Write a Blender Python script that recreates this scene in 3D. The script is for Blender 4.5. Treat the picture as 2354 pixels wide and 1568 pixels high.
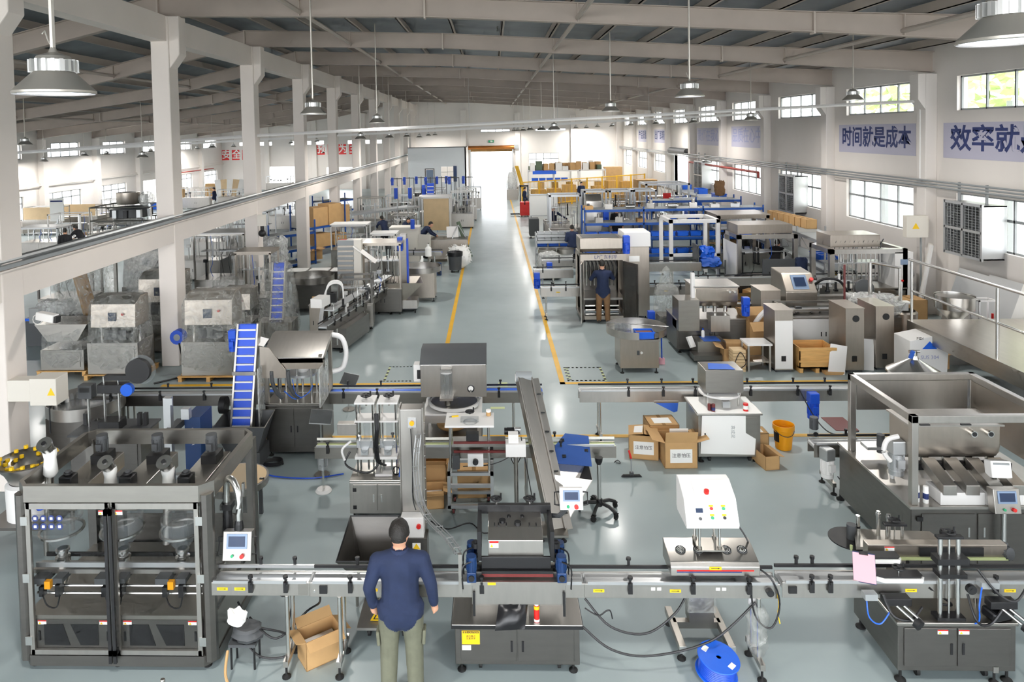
import bpy, bmesh, math, random
from mathutils import Vector, Matrix, Euler, noise
random.seed(7)
for o in list(bpy.data.objects): bpy.data.objects.remove(o)
SC = bpy.context.scene
COL = SC.collection
PI = math.pi

# ------------------------------------------------------------------ camera
FPX, PPX, PPY, CAMZ = 1639.83, 1070.18, 366.17, 5.468
CR = Vector((0.9991513, 0.03601874, -0.01998313))
CU = Vector((0.018603, 0.03825306, 0.99909491))
CD = Vector((-0.03675056, 0.99861872, -0.03755053))
cam = bpy.data.cameras.new('camera')
cam.sensor_fit = 'HORIZONTAL'; cam.sensor_width = 36.0
cam.lens = 36.0 * FPX / 2354.0
cam.shift_x = (1177.0 - PPX) / 2354.0
cam.shift_y = -(784.0 - PPY) / 2354.0
cam.clip_start = 0.05; cam.clip_end = 400
camo = bpy.data.objects.new('camera', cam); COL.objects.link(camo)
camo.matrix_world = Matrix(((CR.x, CU.x, -CD.x, 0), (CR.y, CU.y, -CD.y, 0), (CR.z, CU.z, -CD.z, CAMZ), (0, 0, 0, 1)))
SC.camera = camo

# ------------------------------------------------------------------ world, exposure
SC.view_settings.view_transform = 'Standard'
SC.view_settings.look = 'None'
SC.view_settings.gamma = 1.0
SC.view_settings.use_curve_mapping = False
SC.view_settings.exposure = 0.78
W = bpy.data.worlds.new('world'); SC.world = W; W.use_nodes = True
bg = W.node_tree.nodes['Background']
bg.inputs[0].default_value = (0.93, 0.96, 1.0, 1); bg.inputs[1].default_value = 4.6
SC.cycles.use_denoising = True; SC.cycles.use_light_tree = False
SC.cycles.max_bounces = 5; SC.cycles.diffuse_bounces = 4; SC.cycles.glossy_bounces = 3
SC.cycles.use_adaptive_sampling = True; SC.cycles.adaptive_threshold = .08; SC.cycles.adaptive_min_samples = 12
SC.cycles.transparent_max_bounces = 12; SC.cycles.transmission_bounces = 3
SC.cycles.caustics_reflective = False; SC.cycles.caustics_refractive = False
SC.cycles.sample_clamp_indirect = 6.0
LAMP_W = 95.0

# survey helpers: turn a point of the survey picture into a place in the hall
def ray(x, y): return CD + CR * ((x - PPX) / FPX) - CU * ((y - PPY) / FPX)
def G(x, y, z=0.0):
    d = ray(x, y); t = (z - CAMZ) / d.z; return Vector((0, 0, CAMZ)) + d * t
def GY(x, y, Y):
    d = ray(x, y); return Vector((0, 0, CAMZ)) + d * (Y / d.y)
def GX(x, y, X):
    d = ray(x, y); return Vector((0, 0, CAMZ)) + d * (X / d.x)
def FR(X, k): return 16.91 + 6 * k - 0.1 * (X + 7.8)          # depth of roof frame k at X
def GF(x, y, k):
    d = ray(x, y); return Vector((0, 0, CAMZ)) + d * ((16.91 + 6 * k - .78) / (d.y + .1 * d.x))

# ------------------------------------------------------------------ materials
def lin(c):
    if isinstance(c, str):
        c = c.lstrip('#'); c = [int(c[i:i + 2], 16) / 255 for i in (0, 2, 4)]
    return tuple((v / 12.92 if v <= .04045 else ((v + .055) / 1.055) ** 2.4) for v in c)
MATS = {}
def mat(name, col, rough=.5, metal=0., var=0., scale=8., bump=0., stretch=None, spec=.5, coat=0., emit=None, es=0., alpha=None, rvar=0., col2=None):
    m = bpy.data.materials.new(name); m.use_nodes = True
    nt = m.node_tree; b = nt.nodes['Principled BSDF']
    c = lin(col)
    b.inputs['Base Color'].default_value = (*c, 1); b.inputs['Roughness'].default_value = rough
    b.inputs['Metallic'].default_value = metal; b.inputs['Specular IOR Level'].default_value = spec
    if coat: b.inputs['Coat Weight'].default_value = coat; b.inputs['Coat Roughness'].default_value = .12
    if emit: b.inputs['Emission Color'].default_value = (*lin(emit), 1); b.inputs['Emission Strength'].default_value = es
    if alpha is not None: b.inputs['Alpha'].default_value = alpha
    if var or bump or rvar or col2:
        tc = nt.nodes.new('ShaderNodeTexCoord'); mp = nt.nodes.new('ShaderNodeMapping'); nz = nt.nodes.new('ShaderNodeTexNoise')
        nt.links.new(tc.outputs['Object'], mp.inputs[0]); nt.links.new(mp.outputs[0], nz.inputs['Vector'])
        if stretch: mp.inputs['Scale'].default_value = stretch
        nz.inputs['Scale'].default_value = scale; nz.inputs['Detail'].default_value = 4
        if var or col2:
            rp = nt.nodes.new('ShaderNodeValToRGB'); nt.links.new(nz.outputs[0], rp.inputs[0])
            d = lin(col2) if col2 else tuple(max(0, v * (1 - var)) for v in c)
            u = c if col2 else tuple(min(1, v * (1 + var)) for v in c)
            rp.color_ramp.elements[0].position = .32; rp.color_ramp.elements[1].position = .68
            rp.color_ramp.elements[0].color = (*d, 1); rp.color_ramp.elements[1].color = (*u, 1)
            nt.links.new(rp.outputs[0], b.inputs['Base Color'])
        if rvar:
            mr = nt.nodes.new('ShaderNodeMapRange'); nt.links.new(nz.outputs[0], mr.inputs[0])
            mr.inputs[3].default_value = max(0, rough - rvar); mr.inputs[4].default_value = min(1, rough + rvar)
            nt.links.new(mr.outputs[0], b.inputs['Roughness'])
        if bump:
            bp = nt.nodes.new('ShaderNodeBump'); bp.inputs['Strength'].default_value = bump; bp.inputs['Distance'].default_value = .02
            nt.links.new(nz.outputs[0], bp.inputs['Height']); nt.links.new(bp.outputs[0], b.inputs['Normal'])
    MATS[name] = m; return m
def clear(name, col, t, rough=.05, bump=0., scale=20., gl=(1, 1, 1)):
    m = bpy.data.materials.new(name); m.use_nodes = True; nt = m.node_tree
    for n in list(nt.nodes): nt.nodes.remove(n)
    o = nt.nodes.new('ShaderNodeOutputMaterial'); mx = nt.nodes.new('ShaderNodeMixShader')
    tr = nt.nodes.new('ShaderNodeBsdfTransparent'); pr = nt.nodes.new('ShaderNodeBsdfPrincipled')
    tr.inputs[0].default_value = (*lin(gl), 1)
    pr.inputs['Base Color'].default_value = (*lin(col), 1); pr.inputs['Roughness'].default_value = rough
    mx.inputs[0].default_value = 1 - t
    nt.links.new(tr.outputs[0], mx.inputs[1]); nt.links.new(pr.outputs[0], mx.inputs[2]); nt.links.new(mx.outputs[0], o.inputs[0])
    if bump:
        tc = nt.nodes.new('ShaderNodeTexCoord'); nz = nt.nodes.new('ShaderNodeTexNoise'); nz.inputs['Scale'].default_value = scale
        nz.inputs['Detail'].default_value = 2; nz.inputs['Distortion'].default_value = 2.5
        nt.links.new(tc.outputs['Object'], nz.inputs['Vector'])
        bp = nt.nodes.new('ShaderNodeBump'); bp.inputs['Strength'].default_value = bump; bp.inputs['Distance'].default_value = .05
        nt.links.new(nz.outputs[0], bp.inputs['Height']); nt.links.new(bp.outputs[0], pr.inputs['Normal'])
        rp = nt.nodes.new('ShaderNodeMapRange'); nt.links.new(nz.outputs[0], rp.inputs[0])
        rp.inputs[1].default_value = .35; rp.inputs[2].default_value = .7
        rp.inputs[3].default_value = max(0, 1 - t - .14); rp.inputs[4].default_value = min(1, 1 - t + .22); nt.links.new(rp.outputs[0], mx.inputs[0])
    MATS[name] = m; return m
mat('wall_white', '#dfd9d3', .75, var=.03, scale=.6, bump=.02)
mat('column_white', '#dfd6ce', .7, var=.03, scale=.8)
mat('rafter', '#b4a89e', .6, var=.06, scale=1.2)
mat('rafter_edge', '#c3b8ae', .6)
mat('roof_sheet', '#878e93', .55, var=.12, scale=.8, col2='#6f767b')
mat('purlin', '#b4aaa0', .6)
mat('steel', '#a8a49d', .3, .93, var=.04, scale=3, stretch=(1, 1, 5))
mat('steel_h', '#b7b3ad', .3, .93, var=.04, scale=3, stretch=(5, 1, 1))
mat('steel_dark', '#787571', .34, .92, var=.05, scale=3, stretch=(1, 1, 5))
mat('steel_warm', '#b3aa9f', .33, .9, var=.04, scale=3, stretch=(5, 1, 1))
mat('chrome', '#dddcd9', .24, 1.)
mat('alu', '#c3c5c6', .36, .8)
mat('white_paint', '#e6e4e1', .4)
mat('partition_white', '#f1f5f8', .6)
mat('cream', '#d9d3c8', .45)
mat('grey_paint', '#8e9293', .45)
mat('dark_grey', '#4a4c4e', .5)
mat('black', '#19191b', .45)
mat('black_rub', '#141414', .7)
mat('blue', '#1b50c8', .35)
mat('blue_belt', '#1551d6', .4, var=.08, scale=3)
mat('navy_motor', '#1a3764', .35)
mat('bright_blue', '#1c62d8', .35)
mat('rack_blue', '#1d4f9e', .4)
mat('red', '#d3221c', .4)
mat('orange', '#f2a30c', .4)
mat('yellow', '#f2c515', .5)
mat('line_yellow', '#e9b226', .45, var=.06, scale=3)
mat('fence_yellow', '#e8b21c', .45)
mat('green', '#1fa06a', .4)
mat('card', '#c19a68', .8, var=.06, scale=4)
mat('card_dark', '#96713f', .85, var=.08, scale=4)
mat('wood', '#d6a765', .6, var=.12, scale=3, stretch=(1, 8, 8))
mat('ply', '#d8bc92', .6, var=.05, scale=3)
mat('paper', '#efeeea', .7)
mat('ink', '#2b2b2b', .7)
mat('pink', '#e8aeb8', .7)
mat('navy', '#1d2947', .85, var=.1, scale=9, bump=.25)
mat('khaki', '#6a6b5a', .9, var=.1, scale=10, bump=.25)
mat('brown', '#8b6a4a', .9, var=.1, scale=10)
mat('trouser_black', '#1b1a1e', .9)
mat('skin', '#d9a385', .55)
mat('hair', '#17130f', .55, var=.3, scale=60, bump=.4)
mat('shoe', '#33302d', .6)
mat('screen', '#2d3b56', .12)
mat('screen_grey', '#8093ad', .25)
mat('lamp_shell', '#b9b4ab', .35, .6)
mat('lamp_fin', '#d8d8d6', .3, .7)
mat('lamp_lens', '#eef4ff', .3, emit='#dfe9ff', es=1.6)
MATS['lamp_lens'].cycles.emission_sampling = 'NONE'
mat('sign_blue', '#28376e', .6)
mat('sign_pale', '#b9b7c8', .65)
mat('sign_faded', '#9fa3c6', .65)
mat('sign_red', '#e03a3a', .6)
mat('white_belt', '#e9e8e4', .5)
mat('green_cloth', '#5d6b59', .9)
mat('trash_black', '#17171a', .3)
mat('blue_tarp', '#2f62c4', .4)
mat('hazard_black', '#23241f', .5)
mat('floor_green', '#c9d39a', .5)
mat('maroon', '#6c2c2a', .4)
mat('copper', '#b9763c', .35, .8)
mat('gold', '#d4af45', .3, .9)
mat('mirror_plate', '#aeb0b2', .18, .9)
mat('pipe_red', '#a0382f', .5)
mat('tree_leaf', '#b3c48c', .8, var=.3, scale=3)
mat('outside_ground', '#c9c6bf', .9)
clear('glass', '#1d2222', .9, .03)
clear('glass_dim', '#7a7b78', .72, .1)
clear('acrylic', '#8f979b', .78, .05)
clear('blue_cover', '#4a6cb0', .4, .12, gl=(.7, .78, .95))
clear('film', '#b8b9b4', .74, .1, bump=1.0, scale=4.5)
clear('film_thick', '#d2d3d0', .45, .14, bump=1.0, scale=4)
# epoxy floor
def floor_mat():
    m = mat('epoxy', '#a5b1b1', .2, spec=.4)
    nt = m.node_tree; b = nt.nodes['Principled BSDF']
    tc = nt.nodes.new('ShaderNodeTexCoord'); n1 = nt.nodes.new('ShaderNodeTexNoise'); n2 = nt.nodes.new('ShaderNodeTexNoise')
    n1.inputs['Scale'].default_value = .35; n1.inputs['Detail'].default_value = 6; n2.inputs['Scale'].default_value = 2.3; n2.inputs['Detail'].default_value = 8
    for n in (n1, n2): nt.links.new(tc.outputs['Object'], n.inputs['Vector'])
    rp = nt.nodes.new('ShaderNodeValToRGB'); nt.links.new(n1.outputs[0], rp.inputs[0])
    rp.color_ramp.elements[0].position = .35; rp.color_ramp.elements[1].position = .65
    rp.color_ramp.elements[0].color = (*lin('#95a2a3'), 1); rp.color_ramp.elements[1].color = (*lin('#a3b0b1'), 1)
    nt.links.new(rp.outputs[0], b.inputs['Base Color'])
    mr = nt.nodes.new('ShaderNodeMapRange'); nt.links.new(n2.outputs[0], mr.inputs[0])
    mr.inputs[3].default_value = .3; mr.inputs[4].default_value = .46; nt.links.new(mr.outputs[0], b.inputs['Roughness'])
    b.inputs['Coat Weight'].default_value = .14; b.inputs['Coat Roughness'].default_value = .14
floor_mat()

# ------------------------------------------------------------------ mesh builder
class M:
    def __init__(s): s.v = []; s.f = []
    def add(s, vs, fs):
        n = len(s.v); s.v += [tuple(v) for v in vs]; s.f += [tuple(i + n for i in f) for f in fs]; return s
    def box(s, x0, x1, y0, y1, z0, z1):
        return s.add([(x0, y0, z0), (x1, y0, z0), (x1, y1, z0), (x0, y1, z0), (x0, y0, z1), (x1, y0, z1), (x1, y1, z1), (x0, y1, z1)],
                     [(3, 2, 1, 0), (4, 5, 6, 7), (0, 1, 5, 4), (1, 2, 6, 5), (2, 3, 7, 6), (3, 0, 4, 7)])
    def ob(s, c, sz, rot=(0, 0, 0)):
        R = Euler(rot).to_matrix(); c = Vector(c); h = [v / 2 for v in sz]
        vs = [c + R @ Vector((sx * h[0], sy * h[1], sz_ * h[2])) for sz_ in (-1, 1) for sx, sy in ((-1, -1), (1, -1), (1, 1), (-1, 1))]
        return s.add(vs, [(3, 2, 1, 0), (4, 5, 6, 7), (0, 1, 5, 4), (1, 2, 6, 5), (2, 3, 7, 6), (3, 0, 4, 7)])
    def cyl(s, a, b, r, n=12, r2=None, cap=True):
        a = Vector(a); b = Vector(b); d = (b - a)
        if d.length < 1e-6: return s
        q = d.normalized().to_track_quat('Z', 'Y'); r2 = r if r2 is None else r2
        vs = [a + q @ Vector((r * math.cos(2 * PI * i / n), r * math.sin(2 * PI * i / n), 0)) for i in range(n)]
        vs += [b + q @ Vector((r2 * math.cos(2 * PI * i / n), r2 * math.sin(2 * PI * i / n), 0)) for i in range(n)]
        fs = [(i, (i + 1) % n, n + (i + 1) % n, n + i) for i in range(n)]
        if cap: fs += [tuple(range(n - 1, -1, -1)), tuple(range(n, 2 * n))]
        return s.add(vs, fs)
    def lathe(s, prof, c=(0, 0, 0), n=20, a0=0, a1=2 * PI):
        full = abs(a1 - a0 - 2 * PI) < 1e-4; k = n if full else n + 1
        vs = []; fs = []
        for r, z in prof:
            for i in range(k):
                a = a0 + (a1 - a0) * i / n; vs.append((c[0] + r * math.cos(a), c[1] + r * math.sin(a), c[2] + z))
        for j in range(len(prof) - 1):
            for i in range(n):
                i2 = (i + 1) % k if full else i + 1
                fs.append((j * k + i, j * k + i2, (j + 1) * k + i2, (j + 1) * k + i))
        return s.add(vs, fs)
    def tube(s, pts, r, n=6, closed=False):
        pts = [Vector(p) for p in pts]; m = len(pts); vs = []; fs = []
        for i, p in enumerate(pts):
            if closed: t = pts[(i + 1) % m] - pts[i - 1]
            else: t = pts[min(i + 1, m - 1)] - pts[max(i - 1, 0)]
            q = t.normalized().to_track_quat('Z', 'Y')
            vs += [p + q @ Vector((r * math.cos(2 * PI * j / n), r * math.sin(2 * PI * j / n), 0)) for j in range(n)]
        for i in range(m if closed else m - 1):
            i2 = (i + 1) % m
            for j in range(n): fs.append((i * n + j, i * n + (j + 1) % n, i2 * n + (j + 1) % n, i2 * n + j))
        if not closed: fs += [tuple(range(n - 1, -1, -1)), tuple(range((m - 1) * n, m * n))]
        return s.add(vs, fs)
    def prism(s, poly, a, b, ax='x'):
        # poly in the two other axes (x:(y,z) y:(x,z) z:(x,y)), extruded from a to b
        def p(u, w, t): return {'x': (t, u, w), 'y': (u, t, w), 'z': (u, w, t)}[ax]
        n = len(poly); vs = [p(u, w, a) for u, w in poly] + [p(u, w, b) for u, w in poly]
        fs = [(i, (i + 1) % n, n + (i + 1) % n, n + i) for i in range(n)] + [tuple(range(n - 1, -1, -1)), tuple(range(n, 2 * n))]
        return s.add(vs, fs)
    def sph(s, c, r, n=10, sz=(1, 1, 1)):
        prof = [(r * math.sin(PI * i / n) , -r * math.cos(PI * i / n)) for i in range(n + 1)]
        k = len(s.v); s.lathe(prof, (0, 0, 0), n + 4)
        for i in range(k, len(s.v)):
            x, y, z = s.v[i]; s.v[i] = (c[0] + x * sz[0], c[1] + y * sz[1], c[2] + z * sz[2])
        return s
    def quad(s, a, b, c, d): return s.add([a, b, c, d], [(0, 1, 2, 3)])
    def xf(s, mtx):
        s.v = [tuple(mtx @ Vector(v)) for v in s.v]; return s
def box(*a): return M().box(*a)
def cyl(*a, **k): return M().cyl(*a, **k)

def part(name, m, material, parent=None, smooth=None, bevel=0, label=None, loc=None):
    me = bpy.data.meshes.new(name); me.from_pydata(m.v, [], m.f); me.update()
    bm = bmesh.new(); bm.from_mesh(me); bmesh.ops.recalc_face_normals(bm, faces=bm.faces)
    bm.to_mesh(me); bm.free()
    if smooth is None: smooth = max((len(f) for f in m.f), default=0) > 5 or len(m.f) > 40
    if smooth:
        me.polygons.foreach_set('use_smooth', [True] * len(me.polygons)); me.set_sharp_from_angle(angle=math.radians(38))
    mm = MATS[material] if isinstance(material, str) else material
    me.materials.append(mm)
    o = bpy.data.objects.new(name, me); COL.objects.link(o)
    if parent is not None: o.parent = parent
    if loc is not None: o.location = loc
    if bevel:
        b = o.modifiers.new('bevel', 'BEVEL'); b.width = bevel; b.segments = 2; b.limit_method = 'ANGLE'
    if label: o['label'] = label
    return o
def thing(name, label, cat, loc=(0, 0, 0), rz=0, group=None):
    o = bpy.data.objects.new(name, None); COL.objects.link(o); o.empty_display_size = .1
    o.location = loc; o.rotation_euler = (0, 0, rz); o['label'] = label; o['category'] = cat
    if group: o['group'] = group
    return o
def tag(o, label, cat, group=None):
    o['label'] = label; o['category'] = cat
    if group: o['group'] = group
    return o
def struct(o, label=None):
    o['kind'] = 'structure'
    if label: o['label'] = label
    return o
def sroot(name, label=None, loc=(0, 0, 0)):
    o = bpy.data.objects.new(name, None); COL.objects.link(o); o.location = loc; o.empty_display_size = .1
    return struct(o, label)
def dup(root, loc, rz=0, label=None, group=None, scale=None):
    r = root.copy(); COL.objects.link(r); r.location = loc; r.rotation_euler = (0, 0, rz); r.parent = None
    if label: r['label'] = label
    if group: r['group'] = group
    if scale: r.scale = scale if hasattr(scale, '__len__') else (scale,) * 3
    for ch in root.children:
        c = ch.copy(); COL.objects.link(c); c.parent = r
        for g in ch.children:
            d = g.copy(); COL.objects.link(d); d.parent = c
    return r
def sub(name, mesh_obj, parent, loc, rot=(0, 0, 0), scale=None, label=None):
    o = bpy.data.objects.new(name, mesh_obj.data); COL.objects.link(o); o.parent = parent; o.location = loc; o.rotation_euler = rot
    if scale: o.scale = scale
    if label: o['label'] = label
    return o
def text(name, s, size, material, parent=None, loc=(0, 0, 0), rot=(0, 0, 0), bold=0., extr=.002, sx=1., align='CENTER', label=None, gap=1.):
    cu = bpy.data.curves.new(name, 'FONT'); cu.body = s; cu.size = size; cu.extrude = extr; cu.offset = bold
    cu.align_x = align; cu.align_y = 'CENTER'; cu.resolution_u = 2; cu.space_character = gap
    t = bpy.data.objects.new(name + '_c', cu); COL.objects.link(t)
    bpy.context.view_layer.update()
    me = bpy.data.meshes.new_from_object(t.evaluated_get(bpy.context.evaluated_depsgraph_get()))
    bpy.data.objects.remove(t)
    me.materials.clear(); me.materials.append(MATS[material])
    o = bpy.data.objects.new(name, me); COL.objects.link(o); o.parent = parent
    o.location = loc; o.rotation_euler = rot; o.scale = (sx, 1, 1)
    if label: o['label'] = label
    return o
def lerp(a, b, t): return a + (b - a) * t
def catenary(a, b, sag, n=10):
    a = Vector(a); b = Vector(b)
    return [a.lerp(b, i / n) + Vector((0, 0, -sag * 4 * (i / n) * (1 - i / n))) for i in range(n + 1)]
def smoothpath(pts, n=6):
    pts = [Vector(p) for p in pts]; out = []
    for i in range(len(pts) - 1):
        p0 = pts[max(i - 1, 0)]; p1 = pts[i]; p2 = pts[i + 1]; p3 = pts[min(i + 2, len(pts) - 1)]
        for j in range(n):
            t = j / n
            out.append(.5 * ((2 * p1) + (p2 - p0) * t + (2 * p0 - 5 * p1 + 4 * p2 - p3) * t * t + (3 * p1 - p0 - 3 * p2 + p3) * t ** 3))
    return out + [pts[-1]]
# ================================================================== THE HALL
XC, XR, XL = -7.58, 12.59, -27.9
YB0, YB1 = -9.0, 76.0
struct(part('floor', box(-29, 13.6, YB0, 74.5, -.2, 0), 'epoxy'))
g = part('ground_outside', box(-120, 120, -90, 190, -.4, -.21), 'outside_ground'); struct(g)

def wall_cells(u0, u1, w0, w1, holes):
    us = sorted({u0, u1, *[h[0] for h in holes], *[h[1] for h in holes]}); ws = sorted({w0, w1, *[h[2] for h in holes], *[h[3] for h in holes]})
    us = [u for u in us if u0 <= u <= u1]; ws = [w for w in ws if w0 <= w <= w1]
    for i in range(len(us) - 1):
        for j in range(len(ws) - 1):
            cu, cw = (us[i] + us[i + 1]) / 2, (ws[j] + ws[j + 1]) / 2
            if not any(h[0] < cu < h[1] and h[2] < cw < h[3] for h in holes): yield us[i], us[i + 1], ws[j], ws[j + 1]
# window openings (depth0, depth1, z0, z1)
RUP = [(21.77 + 6 * k, 25.79 + 6 * k, 5.80, 6.73) for k in range(-4, 8)]
RLO = [(21.77 + 6 * k, 25.79 + 6 * k, 2.22, 3.57) for k in range(-4, 8) if k != 4]
RDOOR = [(45.9, 49.6, 0, 3.75)]
LUP = [(43.38 + 6 * k, 47.40 + 6 * k, 4.40, 5.33) for k in range(-6, 5)]
LLO = [(43.38 + 6 * k, 47.40 + 6 * k, .75, 2.17) for k in range(-6, 5) if k not in (2,)]
LDOOR = [(55.2, 59.6, 0, 2.1)]
m = M()
for a, b, c, d in wall_cells(YB0, 70.0, 0, 7.9, RUP + RLO + RDOOR): m.box(XR, XR + .28, a, b, c, d)
wr = struct(part('wall_right', m, 'wall_white', smooth=False))
m = M()
for a, b, c, d in wall_cells(YB0, 74.2, 0, 6.6, LUP + LLO + LDOOR): m.box(XL - .28, XL, a, b, c, d)
wl = struct(part('wall_left', m, 'wall_white', smooth=False))
# back wall, square to the frames (slanting a little against the aisle)
BD = [(-2.02, 2.0, 0, 3.72), (-1.03, 1.81, 5.47, 5.72), (4.3, 7.2, 5.45, 5.7), (3.62, 6.49, 1.7, 3.32), (-26, -22.5, 4.55, 4.9), (-20.5, -17, 4.55, 4.9), (-14.5, -11, 4.55, 4.9), (-23.2, -20, 0, 2.35), (-16.8, -14, .8, 2.2)]
def bw(X): return 70.9 - .1 * (X + 7.8)
m = M()
for a, b, c, d in wall_cells(XL - .3, XR + .3, 0, 9.3, BD):
    m.add([(a, bw(a), c), (b, bw(b), c), (b, bw(b) + .28, c), (a, bw(a) + .28, c), (a, bw(a), d), (b, bw(b), d), (b, bw(b) + .28, d), (a, bw(a) + .28, d)],
          [(3, 2, 1, 0), (4, 5, 6, 7), (0, 1, 5, 4), (1, 2, 6, 5), (2, 3, 7, 6), (3, 0, 4, 7)])
wb = struct(part('wall_back', m, 'wall_white', smooth=False))
for X in (-2.75, 2.55, 7.9, 12.2, -12.9, -18, -23):
    part('pilaster', box(X - .25, X + .25, bw(X) - .3, bw(X), 0, 8.0 - abs(X + 7.8) * .07), 'wall_white', wb)
# roof: bottom flange / top line by X
RB = [(-27.9, 5.60, 6.12), (-20.1, 6.42, 6.86), (-14.0, 7.16, 7.62), (-7.9, 8.38, 8.9), (-1.46, 8.10, 8.56), (6.84, 7.44, 7.87), (12.59, 6.92, 7.50)]
def rz(X, i):
    for a, b in zip(RB, RB[1:]):
        if X <= b[0]: return lerp(a[i], b[i], (X - a[0]) / (b[0] - a[0]))
    return RB[-1][i]
ceil = sroot('ceiling', 'dark grey roof sheets carried by purlins and beige steel rafters')
for a, b, nm in ((-28.2, -7.9, 'roof_sheet'), (-7.9, 12.9, 'roof_sheet')):
    m = M(); n = 24
    for i in range(n):
        u, w = lerp(a, b, i / n), lerp(a, b, (i + 1) / n)
        za, zb = rz(u, 2) + .23, rz(w, 2) + .23
        m.add([(u, YB0, za), (w, YB0, zb), (w, YB1, zb), (u, YB1, za), (u, YB0, za + .06), (w, YB0, zb + .06), (w, YB1, zb + .06), (u, YB1, za + .06)],
              [(0, 1, 2, 3), (7, 6, 5, 4), (0, 4, 5, 1), (2, 6, 7, 3)])
    part(nm, m, 'roof_sheet', ceil, smooth=False)
for X in [-27.2 + 1.45 * i for i in range(28)]:
    z = rz(X, 2); m = M().box(X - .015, X + .015, YB0, bw(X), z, z + .22).box(X - .015, X + .07, YB0, bw(X), z, z + .02)
    part('purlin', m, 'purlin', ceil)
for X in (-4.4, 1.95, 8.6, -12.5, -20.5):
    z = rz(X, 1) + .12; part('tie_tube', cyl((X, YB0, z), (X, bw(X), z), .055, n=8), 'purlin', ceil)
for k in range(-3, 9):
    r = sroot('roof_beam', None)
    for seg in range(len(RB) - 1):
        (xa, ba, ta), (xb, bb, tb) = RB[seg], RB[seg + 1]
        m = M()
        def slab(y0, y1, z0a, z1a, z0b, z1b):
            ya, yb = FR(xa, k), FR(xb, k)
            m.add([(xa, ya + y0, z0a), (xb, yb + y0, z0b), (xb, yb + y1, z0b), (xa, ya + y1, z0a), (xa, ya + y0, z1a), (xb, yb + y0, z1b), (xb, yb + y1, z1b), (xa, ya + y1, z1a)],
                  [(3, 2, 1, 0), (4, 5, 6, 7), (0, 1, 5, 4), (1, 2, 6, 5), (2, 3, 7, 6), (3, 0, 4, 7)])
        slab(-.012, .012, ba, ta, bb, tb); slab(-.1, .1, ba, ba + .02, bb, bb + .02); slab(-.1, .1, ta - .02, ta, tb - .02, tb)
        part('rafter_girder', m, 'rafter', r, smooth=False)
        if seg: part('splice_plate', M().box(xa - .02, xa + .02, FR(xa, k) - .1, FR(xa, k) + .1, ba - .04, ta), 'rafter_edge', r)
    for X in (-4.4, 1.95, 8.6, -12.5, -20.5):
        part('stiffener', M().box(X - .008, X + .008, FR(X, k) - .09, FR(X, k) + .09, rz(X, 1), rz(X, 2)), 'rafter_edge', r)
    for X in (-3.0, 4.5, 9.9):
        y = FR(X, k); part('fly_brace', cyl((X, y, rz(X, 1) + .03), (X, y + .75, rz(X, 2) + .05), .022, n=6), 'rafter_edge', r)
# column row with the two long beams
for k in range(-2, 10):
    y = FR(-7.8, k)
    c = sroot('column', None)
    part('column_shaft', box(-8.01, XC, y - .25, y + .25, 0, 8.36), 'column_white', c, bevel=.02)
    part('column_head', M().prism([(-7.6, 7.1), (-7.34, 7.45), (-7.34, 8.36), (-7.6, 8.36)], y - .2, y + .2, 'y'), 'column_white', c, bevel=.02)
part('gutter_beam', box(-8.0, -7.62, YB0, bw(-7.8), 7.76, 8.36), 'column_white', struct(sroot('beam', 'white concrete gutter beam along the column heads')))
lb = sroot('beam', 'white crane ledge beam with a grey rail between the columns')
part('ledge_beam', box(-7.95, -7.60, YB0, bw(-7.8), 2.98, 3.5), 'column_white', lb)
part('ledge_cap', box(-8.03, -7.5, YB0, bw(-7.8), 3.5, 3.56), 'grey_paint', lb)
part('conduit', cyl((-7.62, YB0, 3.6), (-7.62, bw(-7.8), 3.6), .05, n=8), 'alu', lb)
part('conduit', cyl((-7.54, YB0, 3.46), (-7.54, bw(-7.8), 3.46), .02, n=6), 'column_white', lb)
# right wall pilasters and left wall pilasters
for k in range(-4, 9):
    y = 20.64 + 6 * k
    p = sroot('pillar', None)
    part('pilaster', box(12.27, XR, y, y + .42, 0, 6.87), 'wall_white', p, bevel=.015)
    part('pilaster_head', M().prism([(12.27, 5.85), (12.06, 6.15), (12.06, 6.87), (12.27, 6.87)], y, y + .42, 'y'), 'wall_white', p, bevel=.01)
for k in range(-7, 6):
    y = 42.87 + 6 * k
    p = sroot('pillar', None)
    part('pilaster', box(XL, XL + .34, y, y + .45, 0, 5.55), 'wall_white', p)
    part('pilaster_head', box(XL + .34, XL + .55, y, y + .45, 5.0, 5.55), 'wall_white', p)
wn = [0]
def window(side, y0, y1, z0, z1, cols, transom=None):
    wn[0] += 1
    if side == 'R': f = lambda n, a, b, c, d, mt, t=.05, dx=.10: part(n, box(XR + dx, XR + dx + t, a, b, c, d), mt, w)
    else: f = lambda n, a, b, c, d, mt, t=.05, dx=.10: part(n, box(XL - dx - t, XL - dx, a, b, c, d), mt, w)
    w = sroot('window_%d' % wn[0], 'steel framed window in the white side wall')
    rows = [(z0, z1)] if not transom else [(z0, transom), (transom, z1)]
    f('window_frame', y0, y0 + .05, z0, z1, 'grey_paint'); f('window_frame', y1 - .05, y1, z0, z1, 'grey_paint')
    f('window_frame', y0, y1, z0, z0 + .05, 'grey_paint'); f('window_frame', y0, y1, z1 - .05, z1, 'grey_paint')
    if transom: f('transom', y0, y1, transom - .035, transom + .035, 'grey_paint')
    for i in range(1, cols): f('mullion', lerp(y0, y1, i / cols) - .025, lerp(y0, y1, i / cols) + .025, z0, z1, 'grey_paint')
    for (a, b) in rows:
        for i in range(cols): f('pane', lerp(y0, y1, i / cols) + .02, lerp(y0, y1, (i + 1) / cols) - .02, a + .02, b - .02, 'glass', .006, .12)
    return w
for y0, y1, z0, z1 in RUP: window('R', y0, y1, z0, z1, 4)
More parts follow.
